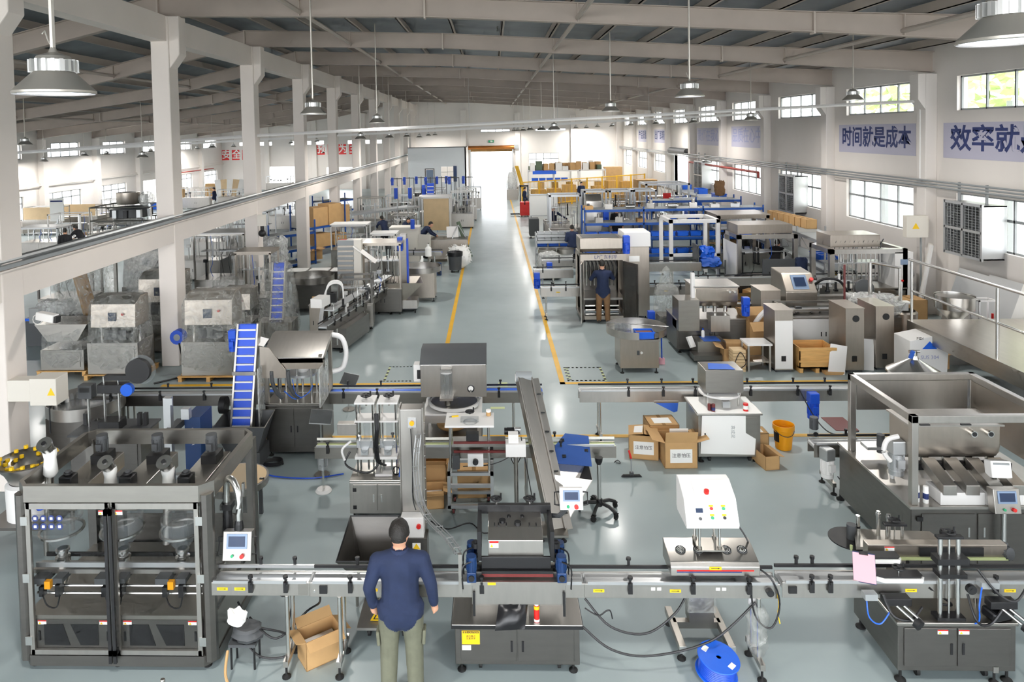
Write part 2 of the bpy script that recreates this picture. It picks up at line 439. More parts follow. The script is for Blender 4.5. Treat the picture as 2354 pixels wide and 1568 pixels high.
for y0, y1, z0, z1 in RLO: window('R', y0, y1, z0, z1, 4, 3.02)
for y0, y1, z0, z1 in LUP[3:]: window('L', y0, y1, z0, z1, 4)
for y0, y1, z0, z1 in LLO[3:]: window('L', y0, y1, z0, z1, 4, 1.75)
for (a, b, c, d) in BD[1:4]:
    wn[0] += 1; w = sroot('window_%d' % wn[0], 'window in the far end wall')
    n = 4
    def bf(nm, u0, u1, z0, z1, mt, t): part(nm, box(u0, u1, bw((u0 + u1) / 2) + .1, bw((u0 + u1) / 2) + .1 + t, z0, z1), mt, w)
    for i in range(n + 1): bf('mullion', lerp(a, b, i / n) - .03, lerp(a, b, i / n) + .03, c, d, 'grey_paint', .05)
    bf('window_frame', a, b, c - .02, c + .04, 'grey_paint', .05); bf('window_frame', a, b, d - .04, d + .02, 'grey_paint', .05)
    if d - c > 1: bf('transom', a, b, d - .6, d - .53, 'grey_paint', .05)
    for i in range(n): bf('pane', lerp(a, b, i / n), lerp(a, b, (i + 1) / n), c, d, 'glass', .006)
# far roller door
d = sroot('door_1', 'open roller shutter door in the end wall')
m = M()
for i in range(5): m.cyl((-2.35, bw(-2.35) - .25, 3.95), (2.4, bw(2.4) - .25, 3.99), .2, n=14)
part('shutter_roll', M().cyl((-2.3, bw(-2.3) - .25, 3.93), (2.35, bw(2.35) - .25, 3.95), .2, n=14), 'copper', d)
part('shutter_drive', box(2.2, 2.6, bw(2.4) - .5, bw(2.4) - .05, 3.8, 4.2), 'grey_paint', d)
part('shutter_curtain', M().prism([(-2.05, 3.55), (2.03, 3.55), (2.03, 3.85), (-2.05, 3.85)], bw(0) - .25, bw(0) - .2, 'y'), 'card_dark', d)
part('door_jamb', box(-2.14, -2.02, bw(-2) - .06, bw(-2) + .1, 0, 3.75), 'alu', d)
part('door_jamb', box(2.0, 2.12, bw(2) - .06, bw(2) + .1, 0, 3.75), 'alu', d)
d = sroot('door_2', 'open side door in the white wall with a roller housing')
part('shutter_roll', cyl((XR - .2, 45.7, 3.95), (XR - .2, 49.9, 3.95), .22, n=12), 'dark_grey', d)
part('door_jamb', box(XR - .02, XR + .2, 45.8, 45.9, 0, 3.8), 'alu', d); part('door_jamb', box(XR - .02, XR + .2, 49.6, 49.7, 0, 3.8), 'alu', d)
# white partition at the far end, with window and door
pw = sroot('wall_partition', 'white office partition at the far end')
PYo = 63.6
m = M()
for a, b, c, dd in wall_cells(-7.5, -2.3, 0, 4.15, [(-4.55, -3.3, 1.1, 2.45), (-5.95, -5.2, 0, 2.25)]): m.box(a, b, PYo, PYo + .12, c, dd)
part('partition_panel', m, 'partition_white', pw, smooth=False)
part('partition_side', box(-2.42, -2.3, PYo, 70, 0, 4.15), 'wall_white', pw)
part('partition_cap', box(-7.5, -2.2, PYo - .06, PYo + .2, 4.15, 4.22), 'dark_grey', pw)
part('office_window', box(-4.5, -3.35, PYo + .05, PYo + .07, 1.15, 2.4), 'glass', pw)
part('window_bar', box(-4.0, -3.96, PYo, PYo + .06, 1.1, 2.45), 'white_paint', pw); part('window_bar', box(-4.55, -3.3, PYo, PYo + .06, 1.95, 2.0), 'white_paint', pw)
part('blue_curtain', box(-3.45, -3.15, PYo - .06, PYo - .02, 1.1, 2.5), 'navy_motor', pw)
part('door_leaf', box(-5.9, -5.25, PYo + .02, PYo + .06, 0, 2.2), 'screen_grey', pw)
part('door_frame', M().box(-6.0, -5.93, PYo - .03, PYo + .1, 0, 2.3).box(-5.22, -5.15, PYo - .03, PYo + .1, 0, 2.3).box(-6, -5.15, PYo - .03, PYo + .1, 2.23, 2.3), 'dark_grey', pw)
# wall conduits
tr = sroot('trim_1', 'grey cable conduits along the white side wall')
for z, r in ((3.86, .03), (3.78, .025), (3.7, .03)): part('conduit', cyl((12.22, YB0, z), (12.22, 69, z), r, n=6), 'grey_paint', tr)
tr = sroot('trim_2', 'red fire pipe along the white side wall')
part('pipe', cyl((12.3, 33.4, 3.35), (12.3, 44.9, 3.35), .06, n=8), 'pipe_red', tr); part('pipe', cyl((12.3, 44.9, 3.35), (12.3, 44.9, 0), .06, n=8), 'pipe_red', tr)
part('pipe', cyl((12.3, 33.4, 3.35), (12.3, 33.4, 3.1), .06, n=8), 'pipe_red', tr)
tr = sroot('trim_3', 'cable ledge along the far side wall')
part('ledge', box(XL, XL + .1, YB0, 73, 2.75, 2.87), 'wall_white', tr); part('conduit', cyl((XL + .14, YB0, 2.7), (XL + .14, 73, 2.7), .04, n=6), 'wall_white', tr)
part('pipe', cyl((XL + .2, 60, 2.4), (XL + .2, 70, 2.4), .05, n=6), 'pipe_red', tr)
# transverse cable trays
tr = sroot('trim_4', 'white cable trunking slung across the hall')
A = Vector((12.3, 20.9, 6.11)); B = GF(600, 311, 1); C = GF(40, 351, 1)
m = M().tube([A, B], .045, 4).tube([B, C], .05, 4); part('trunking', m, 'white_paint', tr, smooth=False)
part('drop_pipe', cyl(A, (12.3, 20.9, 3.8), .05, n=6), 'white_paint', tr)
A = GF(1890, 256, 3); A2 = GF(1600, 271, 3); B = GF(600, 323, 3); C = GF(60, 353, 3)
m = M()
for p, q in ((A, A2), (A2, B), (B, C)):
    dd = Vector((0, .1, 0)); m.add([p - dd, p + dd, q + dd, q - dd, p - dd + Vector((0, 0, .1)), p + dd + Vector((0, 0, .1)), q + dd + Vector((0, 0, .1)), q - dd + Vector((0, 0, .1))],
        [(3, 2, 1, 0), (4, 5, 6, 7), (0, 1, 5, 4), (1, 2, 6, 5), (2, 3, 7, 6), (3, 0, 4, 7)])
part('cable_tray', m, 'white_paint', tr, smooth=False)
for t in (.1, .3, .5, .7, .9):
    p = A2.lerp(B, t); part('hanger', cyl(p, (p.x, p.y, rz(p.x, 1)), .008, n=4), 'alu', tr)
# floor lines
fl = sroot('floor_markings', 'yellow painted lines on the grey floor')
LW = .045
def line(n, x0, x1, y0, y1, mt='line_yellow'): part(n, box(x0, x1, y0, y1, .0005, .004), mt, fl)
line('aisle_line', -1.295, -1.185, 15.4, 68); line('aisle_line', 1.385, 1.495, 15.25, 68)
line('cross_line', -7.4, -1.185, 15.28, 15.40); line('cross_line', 1.385, 8.6, 15.25, 15.37)
line('cross_line', -7.4, 12.0, 12.56, 12.68)
def hazard(x0, x1, y0, y1):
    n = 9
    for i in range(n):
        for (a, b, c, dd) in ((x0 + (x1 - x0) * i / n, x0 + (x1 - x0) * (i + .5) / n, y0, y0 + .04), (x0 + (x1 - x0) * i / n, x0 + (x1 - x0) * (i + .5) / n, y1 - .04, y1),
                              (x0, x0 + .05, y0 + (y1 - y0) * i / n, y0 + (y1 - y0) * (i + .5) / n), (x1 - .05, x1, y0 + (y1 - y0) * i / n, y0 + (y1 - y0) * (i + .5) / n)):
            line('hazard_dash', a, b, c, dd, 'hazard_black' if i % 2 else 'floor_green')
            line('hazard_dash', a + (b - a if b - a > .05 else 0), b + (b - a if b - a > .05 else 0), c + (dd - c if dd - c > .045 else 0), dd + (dd - c if dd - c > .045 else 0), 'floor_green' if i % 2 else 'hazard_black')
hazard(1.56, 2.42, 15.45, 16.35); hazard(-2.5, -1.75, 15.5, 16.5)
p = G(1156, 884); line('arrow_sticker', p.x - .1, p.x + .1, p.y - .12, p.y + .12, 'floor_green')
p = G(1144, 938); line('arrow_sticker', p.x - .14, p.x + .14, p.y - .05, p.y + .05, 'floor_green')
# wall lettering
def wall_sign(x0, x1, z0, z1, s, face, ink, lab, bold):
    yc = (x0 + x1) / 2
    o = part('slogan_panel', box(XR - .012, XR - .001, x0, x1, z0, z1), face); struct(o, lab)
    o.name = 'wall_slogan'
    h = (z1 - z0); n = len(s)
    t = text('lettering', s, h * .66, ink, o, (XR - .016, yc, (z0 + z1) / 2 + .02), (PI / 2, 0, -PI / 2), bold=bold, extr=.002)
    w = t.dimensions.x
    t.scale = ((x1 - x0) * .9 / max(w, .1), 1.12, 1)
wall_sign(21.64, 26.3, 4.50, 5.47, '时间就是成本', 'sign_pale', 'sign_blue', 'blue slogan of six characters painted on the white side wall', .013)
wall_sign(13.7, 20.34, 4.50, 5.47, '效率就是竞争力', 'sign_pale', 'sign_blue', 'blue slogan beginning above the fan box on the white side wall', .013)
wall_sign(33.6, 37.9, 4.45, 5.5, '品质在心中', 'sign_pale', 'sign_faded', 'faded slogan panel on the white side wall', .006)
wall_sign(39.6, 44.2, 4.45, 5.45, '责任在我心', 'sign_pale', 'sign_faded', 'second faded slogan panel on the white side wall', .006)
wall_sign(51.4, 55.6, 4.4, 5.4, '出厂即精品', 'sign_pale', 'sign_blue', 'small blue slogan beyond the side door', .008)
wall_sign(58.0, 61.6, 4.4, 5.4, '产品质量', 'sign_pale', 'sign_blue', 'farthest blue slogan on the white side wall', .008)
def red_sign(px, py, s, n):
    p = GF(px, py, 8.97)
    o = sroot('wall_slogan', 'white characters on red squares on the end wall of the far wing')
    for i, ch in enumerate(s):
        x = p.x + i * n; y = bw(x) - .03
        part('red_square', box(x - n * .44, x + n * .44, y, y + .02, p.z - .52, p.z + .52), 'sign_red', o)
        text('character', ch, .95, 'paper', o, (x, y - .01, p.z), (PI / 2, 0, 0), bold=.02)
red_sign(519, 357, '安全第一', 1.12); red_sign(739, 344, '预防为主', 1.12)
for o in [o for o in bpy.data.objects if o.type == 'MESH' and len(o.data.vertices) == 0]: bpy.data.objects.remove(o)
# exit signs, cameras
def exit_sign(p, rz_):
    t = thing('exit_sign', 'small green running-man exit sign above the far roller door', 'sign', p, rz_)
    part('sign_box', box(-.28, .28, -.02, .02, -.12, .12), 'black', t); part('sign_face', box(-.26, .26, -.03, -.02, -.1, .1), 'green', t)
    part('emblem', M().box(-.06, .06, -.034, -.03, -.07, .07).box(.1, .2, -.034, -.03, -.02, .02), 'paper', t)
p = GY(1129, 325, bw(0) - .05); exit_sign(p, 0)
# trees seen through the side windows
for i, (y, h, r) in enumerate(((12, 8.5, 2.6), (17.5, 9.5, 2.8), (23, 8.6, 2.7), (29, 9.2, 2.7), (36, 9, 2.8))):
    t = thing('tree', ['first', 'second', 'third', 'fourth', 'fifth'][i] + ' leafy tree outside the side windows, counted from the camera end', 'tree', (19.5 + (i % 2), y, -.21), 0, 'trees outside the side wall')
    part('trunk', M().cyl((0, 0, 0), (0, 0, h - r), .22, n=8, r2=.12), 'grey_paint', t)
    m = M(); rr = random.Random(i)
    for j in range(260):
        a, b, q = rr.uniform(0, 2 * PI), rr.uniform(-1, 1), rr.uniform(.55, 1)
        c = Vector((r * q * math.sqrt(1 - b * b) * math.cos(a), r * q * math.sqrt(1 - b * b) * math.sin(a), h - r * .8 + r * q * b * 1.1))
        u = Vector((rr.uniform(-1, 1), rr.uniform(-1, 1), rr.uniform(-.6, .6))).normalized() * .4; w = u.cross(Vector((rr.uniform(-1, 1), rr.uniform(-1, 1), rr.uniform(-1, 1)))).normalized() * .25
        m.quad(c - u, c - w, c + u, c + w)
    part('foliage', m, 'tree_leaf', t, smooth=False)

# ------------------------------------------------------------------ high-bay lamps
def lamp_meshes():
    t = thing('high_bay_lamp', 'x', 'lamp')
    m = M(); m.lathe([(.243, .0), (.25, .005), (.25, .02), (.13, .14), (.115, .15)], n=28); part('lamp_shade', m, 'lamp_shell', t)
    part('lens', M().lathe([(.0, .012), (.24, .012)], n=28), 'lamp_lens', t)
    m = M().lathe([(.0, .145), (.118, .145), (.118, .225), (.0, .225)], n=18)
    for i in range(18):
        a = 2 * PI * i / 18; m.ob((.132 * math.cos(a), .132 * math.sin(a), .185), (.035, .02, .08), (0, 0, a))
    part('heat_sink', m, 'lamp_fin', t, smooth=False)
    part('driver_cap', M().lathe([(.115, .225), (.1, .25), (.03, .275), (.016, .31), (0, .31)], n=16), 'lamp_shell', t)
    return t
LAMP0 = lamp_meshes()
LD = bpy.data.lights.new('lamp_light', 'AREA'); LD.shape = 'DISK'; LD.size = .42; LD.energy = LAMP_W; LD.color = (1, .965, .92)
LAMPS = [('aisle row beside the columns', [(126, 217, 177), (720, 263, 60), (867, 283, 37)]),
         ('row close to the columns', [(829, 320, 27), (895, 317, 20.5), (935, 315, 17), (964, 316, 14.5), (985, 312, 12.2), (1000, 311, 11.9)]),
         ('row above the aisle', [(1403.6, 256.6, 40.8), (1274, 299, 30), (1245, 299.5, 22), (1219, 299.4, 18), (1203, 301, 15), (1190.7, 301.3, 13), (1181, 301.3, 12)]),
         ('row over the machines beside the window wall', [(2318, 98, 200), (1585, 223, 66), (1961, 231, 45), (1726, 277, 32), (1594.5, 283, 22), (1508, 286, 17.5), (1450.5, 288.5, 15.2), (1407.5, 291, 13.5), (1374, 292, 12.6), (1348, 294.6, 12), (1324, 295, 11.8)]),
         ('far wing beyond the columns', [(58, 333.6, 32), (327.6, 362.6, 26), (194, 358.8, 18.5), (101, 371.8, 16.5), (346.7, 350.4, 16), (487.7, 340, 18), (453.7, 343, 13), (245, 356.5, 12.5), (537, 338, 12.5), (729, 326, 12.2), (669.5, 330, 12.0)])]
ORD = ['first', 'second', 'third', 'fourth', 'fifth', 'sixth', 'seventh', 'eighth', 'ninth', 'tenth', 'eleventh', 'twelfth', 'thirteenth', 'fourteenth', 'fifteenth', 'sixteenth']
first = True
for row, pts in LAMPS:
    for i, (x, y, w) in enumerate(sorted(pts, key=lambda q: -q[2])):
        Yd = min(.5 * FPX / w, 68.0); p = GY(x, y, Yd)
        if p.x < -27: Yd *= -26.4 / p.x; p = GY(x, y, Yd)
        t = dup(LAMP0, p)
        t['label'] = '%s high-bay lamp from the camera in the %s' % (ORD[i], row); t['group'] = 'high-bay lamps'; t['category'] = 'lamp'
        top = max(rz(p.x, 2) + .23 - p.z, .5)
        part('hanging_rod', cyl((0, 0, .3), (0, 0, top), .018 if w > 28 else .014, n=6), 'lamp_shell', t)
        if w >= 35: part('hook', M().tube([(0, 0, .3), (-.03, .0, .36), (-.05, 0, .42), (-.07, 0, .40)], .006, 5), 'lamp_shell', t)
        L = bpy.data.objects.new('lamp_light', LD); COL.objects.link(L); L.parent = t; L.location = (0, 0, -.02)
for ch in list(LAMP0.children): bpy.data.objects.remove(ch)
bpy.data.objects.remove(LAMP0)
# ================================================================== shared fittings
def sm(name, m, material):      # a mesh kept for sharing
    o = part(name, m, material); o.hide_render = False; COL.objects.unlink(o); return o
FOOT = sm('foot', M().lathe([(0, 0), (.045, 0), (.045, .012), (.02, .03), (.012, .035), (.012, .12), (0, .12)], n=12), 'black_rub')
m = M().cyl((-.016, 0, .04), (.016, 0, .04), .04, 12).box(-.025, .025, -.03, .03, .078, .09).box(-.025, -.02, -.02, .02, .04, .08).box(.02, .025, -.02, .02, .04, .08)
CASTER = sm('caster', m, 'black_rub')
m = M().box(-.022, .022, -.012, .012, -.1, .012).box(-.012, .012, -.03, .03, -.012, .02).cyl((0, 0, .0), (0, 0, .05), .012, 8).cyl((0, 0, .05), (0, 0, .075), .026, 6)
CLAMP = sm('rail_clamp', m, 'black')
m = M().box(-.013, .013, -.012, .012, 0, .075).cyl((0, 0, .075), (0, 0, .1), .025, 6)
CLAMP_B = sm('rail_clamp', m, 'black')
WHEEL_H = sm('handwheel', M().tube([(.05 * math.cos(a), .05 * math.sin(a), 0) for a in [2 * PI * i / 14 for i in range(14)]], .009, 6, True).box(-.05, .05, -.008, .008, -.005, .005).cyl((0, 0, -.03), (0, 0, .015), .014, 8).cyl((.045, 0, 0), (.045, 0, .05), .009, 8), 'black')
def feet(parent, pts, z=0, s=1., kind=None):
    for x, y in pts: sub('foot' if kind is None else 'caster', kind or FOOT, parent, (x, y, z), scale=(s, s, s))
ARROWM = None
def arrow(parent, x, y, z, w=.11, rz_=0, flip=1):
    o = part('arrow_sticker', box(-w / 2, w / 2, -.0015, 0, -w * .14, w * .14), 'yellow', parent, loc=(x, y, z)); o.rotation_euler = (0, 0, rz_)
    s = flip * w
    part('arrow_mark', M().prism([(-s * .36, -s * .02), (s * .2, -s * .02), (s * .2, -s * .06), (s * .38, 0), (s * .2, s * .06), (s * .2, s * .02), (-s * .36, s * .02)], -.003, -.0015, 'y'), 'ink', o)
    return o
def warn(parent, x, y, z, w=.09, h=.05, rz_=0):
    o = part('warning_label', box(-w / 2, w / 2, -.0015, 0, -h / 2, h / 2), 'paper', parent, loc=(x, y, z)); o.rotation_euler = (0, 0, rz_)
    part('label_band', box(-w / 2, w / 2, -.0025, -.0015, h * .22, h / 2), 'red', o)
    part('label_triangle', M().prism([(-w * .42, -h * .4), (-w * .1, -h * .4), (-w * .26, h * .12)], -.003, -.0015, 'y'), 'yellow', o)
    return o
def hmi(parent, at, w=.26, h=.24, tilt=-.25, box_mat='steel_h', depth=.09, rz_=0, handles=True):
    o = part('control_panel', box(-w / 2, w / 2, 0, depth, -h / 2, h / 2), box_mat, parent, bevel=.006, loc=at); o.rotation_euler = (tilt, 0, rz_)
    part('screen_bezel', box(-w * .36, w * .36, -.01, 0, -h * .08, h * .42), 'screen_grey', o)
    part('screen', box(-w * .29, w * .29, -.013, -.01, -h * .0, h * .34), 'screen', o)
    part('stop_button', cyl((w * .2, 0, -h * .32), (w * .2, -.03, -h * .32), .022, 12), 'red', o)
    part('start_button', cyl((-w * .15, 0, -h * .32), (-w * .15, -.018, -h * .32), .015, 12), 'green', o)
    if handles:
        for s in (-1, 1):
            part('panel_handle', M().tube([(s * (w / 2), .03, h * .3), (s * (w / 2 + .05), .03, h * .28), (s * (w / 2 + .05), .03, -h * .28), (s * (w / 2), .03, -h * .3)], .009, 6), 'black', o)
    return o
def motor(parent, at, rot=(0, 0, 0), s=1., m1='navy_motor', m2=None, gear=True):
    """motor lying along +z from the gearbox at the origin"""
    mm = M().cyl((0, 0, .06), (0, 0, .2), .055, 16).cyl((0, 0, .2), (0, 0, .24), .06, 16)
    for i in range(10):
        a = 2 * PI * i / 10; mm.ob((.057 * math.cos(a), .057 * math.sin(a), .13), (.014, .006, .13), (0, 0, a))
    mm.box(-.03, .03, .05, .085, .09, .16)
    o = part('motor', mm, m1, parent, loc=at, smooth=True); o.rotation_euler = rot; o.scale = (s, s, s)
    if gear:
        part('gearbox', M().box(-.055, .055, -.055, .055, -.06, .06), m2 or m1, o, bevel=.01)
        part('shaft_cap', cyl((0, -.055, 0), (0, -.072, 0), .035, 14), 'black', o)
    return o
def frame_posts(parent, x0, x1, y0, y1, z0, z1, t=.05, mt='steel', rails=('top', 'bottom'), name='post'):
    for x in (x0, x1 - t):
        for y in (y0, y1 - t): part(name, box(x, x + t, y, y + t, z0, z1), mt, parent)
    for r in rails:
        z = z1 - t if r == 'top' else z0
        part('rail', box(x0, x1, y0, y0 + t, z, z + t), mt, parent); part('rail', box(x0, x1, y1 - t, y1, z, z + t), mt, parent)
        part('rail', box(x0, x0 + t, y0, y1, z, z + t), mt, parent); part('rail', box(x1 - t, x1, y0, y1, z, z + t), mt, parent)
def cabinet(parent, x0, x1, y0, y1, z0, z1, mt='steel', doors=2, top=.03, ov=.02, handle='black', topmat='steel_h', hz=None):
    part('cabinet_body', box(x0, x1, y0, y1, z0, z1 - top), mt, parent, bevel=.006)
    part('cabinet_top', box(x0 - ov, x1 + ov, y0 - ov, y1 + ov, z1 - top, z1), topmat, parent, bevel=.005)
    w = (x1 - x0 - .1) / max(doors, 1); h = z1 - top - z0
    for i in range(doors):
        a = x0 + .05 + w * i + .006; b = a + w - .012
        d = part('cabinet_door', box(a, b, y0 - .012, y0, z0 + h * .12, z1 - top - h * .06), mt, parent, bevel=.003)
        hx = b - .05 if (i % 2 == 0 and doors > 1) else a + .05
        hh = min(.11, h * .3); zc = z0 + h * .5
        part('door_handle', box(hx - .011, hx + .011, y0 - .018, y0 - .011, zc - hh / 2, zc + hh / 2), handle, d)
def conveyor(label, x0, x1, yc, zt, w=.18, legs=(), clamps=(), loc=None, rz_=0, belt='alu', side='steel_h', ph=.14, rail='black', arrows=(), rail_front=True, rail_h=.06, plate=(), drive=None, name='belt_conveyor', leg_mat='chrome', back_clamps=None):
    t = thing(name, label, 'conveyor', (x0, yc, 0) if loc is None else loc, rz_)
    L = x1 - x0; h = w / 2
    part('side_panel', box(0, L, -h - .012, -h, zt - ph, zt - .005), side, t, bevel=.003)
    part('side_panel', box(0, L, h, h + .012, zt - ph, zt - .005), side, t)
    part('belt', M().box(.02, L - .02, -h, h, zt - .03, zt - .012).cyl((.03, -h, zt - .05), (.03, h, zt - .05), .036, 10).cyl((L - .03, -h, zt - .05), (L - .03, h, zt - .05), .036, 10), belt, t, smooth=False)
    part('guide_rail', box(0, L, h + .0, h + .02, zt + rail_h - .03, zt + rail_h), rail, t)
    if rail_front:
        part('guide_rail', box(.03, L - .03, -h - .03, -h - .012, zt - .005, zt + .025), 'alu', t)
    for x in clamps: sub('rail_clamp', CLAMP, t, (x, -h - .035, zt + .01))
    for x in (clamps if back_clamps is None else back_clamps): sub('rail_clamp', CLAMP_B, t, (x + .03, h + .03, zt + rail_h - .03))
    for x in plate: part('cover_plate', box(x - .05, x + .05, -h - .016, -h - .012, zt - ph + .01, zt - .02), 'steel', t)
    for x in legs:
        l = part('leg_frame', M().cyl((x, -h - .005, .18), (x, -h - .005, zt - ph), .022, 10).cyl((x, h + .005, .18), (x, h + .005, zt - ph), .022, 10), leg_mat, t)
        part('leg_bar', box(x - .025, x + .025, -h - .12, h + .12, .12, .18), side, l)
        for y in (-h - .09, h + .09): sub('foot', FOOT, l, (x, y, .0))
    for x in arrows: arrow(t, x, -h - .013, zt - ph * .5, .11)
    if drive is not None: motor(t, (drive[0], drive[1], zt - .08), drive[2], drive[3], drive[4])
    return t
def carton(label, c, w, d, h, rz_=0, open_=True, mt='card', labels=(), flaps=(.5, .5, .5, .5), name='cardboard_box', group=None, fill=None, cat='box'):
    t = thing(name, label, cat, c, rz_, group); e = .008
    part('box_body', M().box(-w / 2, w / 2, -d / 2, -d / 2 + e, 0, h).box(-w / 2, w / 2, d / 2 - e, d / 2, 0, h).box(-w / 2, -w / 2 + e, -d / 2, d / 2, 0, h).box(w / 2 - e, w / 2, -d / 2, d / 2, 0, h).box(-w / 2, w / 2, -d / 2, d / 2, 0, e), mt, t, smooth=False)
    if open_:
        for i, a in enumerate(flaps):
            if not a: continue
            ww, off, rr = ((w, d / 2, 0), (w, d / 2, PI), (d, w / 2, PI / 2), (d, w / 2, -PI / 2))[i]
            fl_ = part('flap', box(-ww / 2 + .004, ww / 2 - .004, -.002, .002, 0, min(w, d) * .42), mt, t)
            q = Matrix.Rotation(rr, 4, 'Z') @ Matrix.Translation((0, -off + .004, h - .004)) @ Matrix.Rotation(a * 2.6 if True else 0, 4, 'X')
            fl_.matrix_local = q
        if fill: part('contents', M().box(-w / 2 + .02, w / 2 - .02, -d / 2 + .02, d / 2 - .02, .02, h * .55), fill, t)
    else:
        part('lid', box(-w / 2, w / 2, -d / 2, d / 2, h - .004, h), mt, t)
        part('tape', box(-.03, .03, -d / 2, d / 2, h, h + .002), 'card_dark', t)
    for (face, s) in labels:
        if face == 'f': pl = part('paper_label', box(-w * .34, w * .34, -d / 2 - .003, -d / 2, h * .22, h * .75), 'paper', t); part('x', M(), 'ink') if False else None
        elif face == 't': pl = part('paper_label', box(-w * .3, w * .3, -d * .3, d * .2, h, h + .003), 'paper', t)
        if s and face == 'f': text('lettering', s, w * .145, 'ink', pl, (0, -d / 2 - .004, h * .5), (PI / 2, 0, 0), extr=.0006)
    return t
def cable(label, pts, r=.008, mt='black', name='power_cable', n=6, cat='cable'):
    return tag(part(name, M().tube(smoothpath(pts, n), r, 6), mt, smooth=True), label, cat)
# ================================================================== NEAR ROW
# ---- tall powder filling enclosure
E0 = thing('filling_enclosure', 'tall stainless powder filling enclosure with glass doors and three hopper heads', 'machine', (-4.98, 7.0, 0))
EW, ED, EH = 2.06, 1.42, 1.94
for x, y in ((0, 0), (EW - .13, 0), (0, ED - .1), (EW - .1, ED - .1)):
    part('corner_post', M().prism([(x, y + .04), (x + .04, y), (x + .13 - .04, y), (x + .13, y + .04), (x + .13, y + .1), (x, y + .1)] if y == 0 else [(x, y), (x + .1, y), (x + .1, y + .1), (x, y + .1)], .1, EH - .1, 'z'), 'steel_dark', E0)
def ring(z0, z1, t, o=0., c=.12):
    out = [(c, -o), (EW - c, -o), (EW + o, c), (EW + o, ED - c), (EW - c, ED + o), (c, ED + o), (-o, ED - c), (-o, c)]
    inn = [(c, t), (EW - c, t), (EW - t, c), (EW - t, ED - c), (EW - c, ED - t), (c, ED - t), (t, ED - c), (t, c)]
    m = M()
    for i in range(8):
        j = (i + 1) % 8
        m.add([(*out[i], z0), (*out[j], z0), (*inn[j], z0), (*inn[i], z0), (*out[i], z1), (*out[j], z1), (*inn[j], z1), (*inn[i], z1)],
              [(3, 2, 1, 0), (4, 5, 6, 7), (0, 1, 5, 4), (1, 2, 6, 5), (2, 3, 7, 6), (3, 0, 4, 7)])
    return m
part('top_frame', ring(EH - .17, EH, .055), 'steel', E0, smooth=False)
part('base_plinth', ring(.05, .16, .06), 'steel_dark', E0, smooth=False)
part('base_deck', box(.06, EW - .06, .04, ED - .06, .52, .56), 'steel', E0)
feet(E0, [(.12, .1), (EW - .12, .1), (.12, ED - .1), (EW - .12, ED - .1), (1.0, .1)])
for i, (a, b) in enumerate(((.14, 1.0), (1.04, EW - .14))):
    f = part('glass_door', box(a, b, .012, .018, .2, 1.72), 'glass', E0)
    part('door_frame', M().box(a, b, .0, .03, 1.7, 1.76).box(a, b, .0, .03, .17, .22).box(a - .01, a + .035, 0, .03, .17, 1.76).box(b - .035, b + .01, 0, .03, .17, 1.76), 'steel_h', f, smooth=False)
    part('pull_bar', M().box(*((b - .02, b + .012) if i == 0 else (a - .012, a + .02)), -.06, -.035, .12, 1.72).box(*((b - .02, b + .012) if i == 0 else (a - .012, a + .02)), -.06, .0, 1.66, 1.72).box(*((b - .02, b + .012) if i == 0 else (a - .012, a + .02)), -.06, 0, .2, .26), 'black', f)
    for z in (.32, .98, 1.58):
        hx = a - .02 if i == 0 else b + .02
        part('hinge', box(hx - .035, hx + .035, -.012, .002, z - .045, z + .045), 'chrome', f)
    p = part('vent_door', box(a + .03, b - .03, .035, .05, .2, .52), 'steel_dark', E0)
    for q in (0, 1):
        u = a + .12 + q * .3
        part('vent_grille', M().prism([(u, .25), (u + .27, .25), (u + (.2 if q == 0 else .27), .47), (u + (0 if q == 0 else -.02), .47)] if q == 0 else [(u + .08, .25), (u + .27, .25), (u + .27, .47), (u - .02, .47)], .03, .036, 'y'), 'black', p)
    part('door_latch', box(a + .06, a + .08, .025, .036, .3, .4), 'black', p); part('door_latch', box(b - .08, b - .06, .025, .036, .3, .4), 'black', p)
    warn(E0, a + .1, .033, .49, .09, .045); warn(E0, b - .1 if i else a + .75, .033, .49, .09, .045)
    warn(E0, a + .06 if i else b - .06, .008, 1.66, .09, .045)
part('rear_panel', box(.1, EW - .1, ED - .03, ED - .02, .2, .9), 'steel_dark', E0)
part('side_glass', box(EW - .02, EW - .014, .14, ED - .14, .56, 1.74), 'glass_dim', E0)
part('side_skirt', box(EW - .025, EW - .012, .12, ED - .12, .12, .56), 'steel', E0)
part('side_handle', box(EW - .012, EW + .012, ED - .5, ED - .46, 1.35, 1.5), 'chrome', E0)
part('sticker_sheet', box(.2, .58, .009, .0115, 1.42, 1.64), 'glass', E0)
for i in range(4):
    for j in range(2):
        s_ = part('pictogram', cyl((.23 + i * .085, .009, 1.6 - j * .085), (.23 + i * .085, .006, 1.6 - j * .085), .034, 14), 'sign_blue', E0)
        part('pictogram_mark', box(.216 + i * .085, .244 + i * .085, .003, .006, 1.587 - j * .085, 1.613 - j * .085), 'paper', s_)
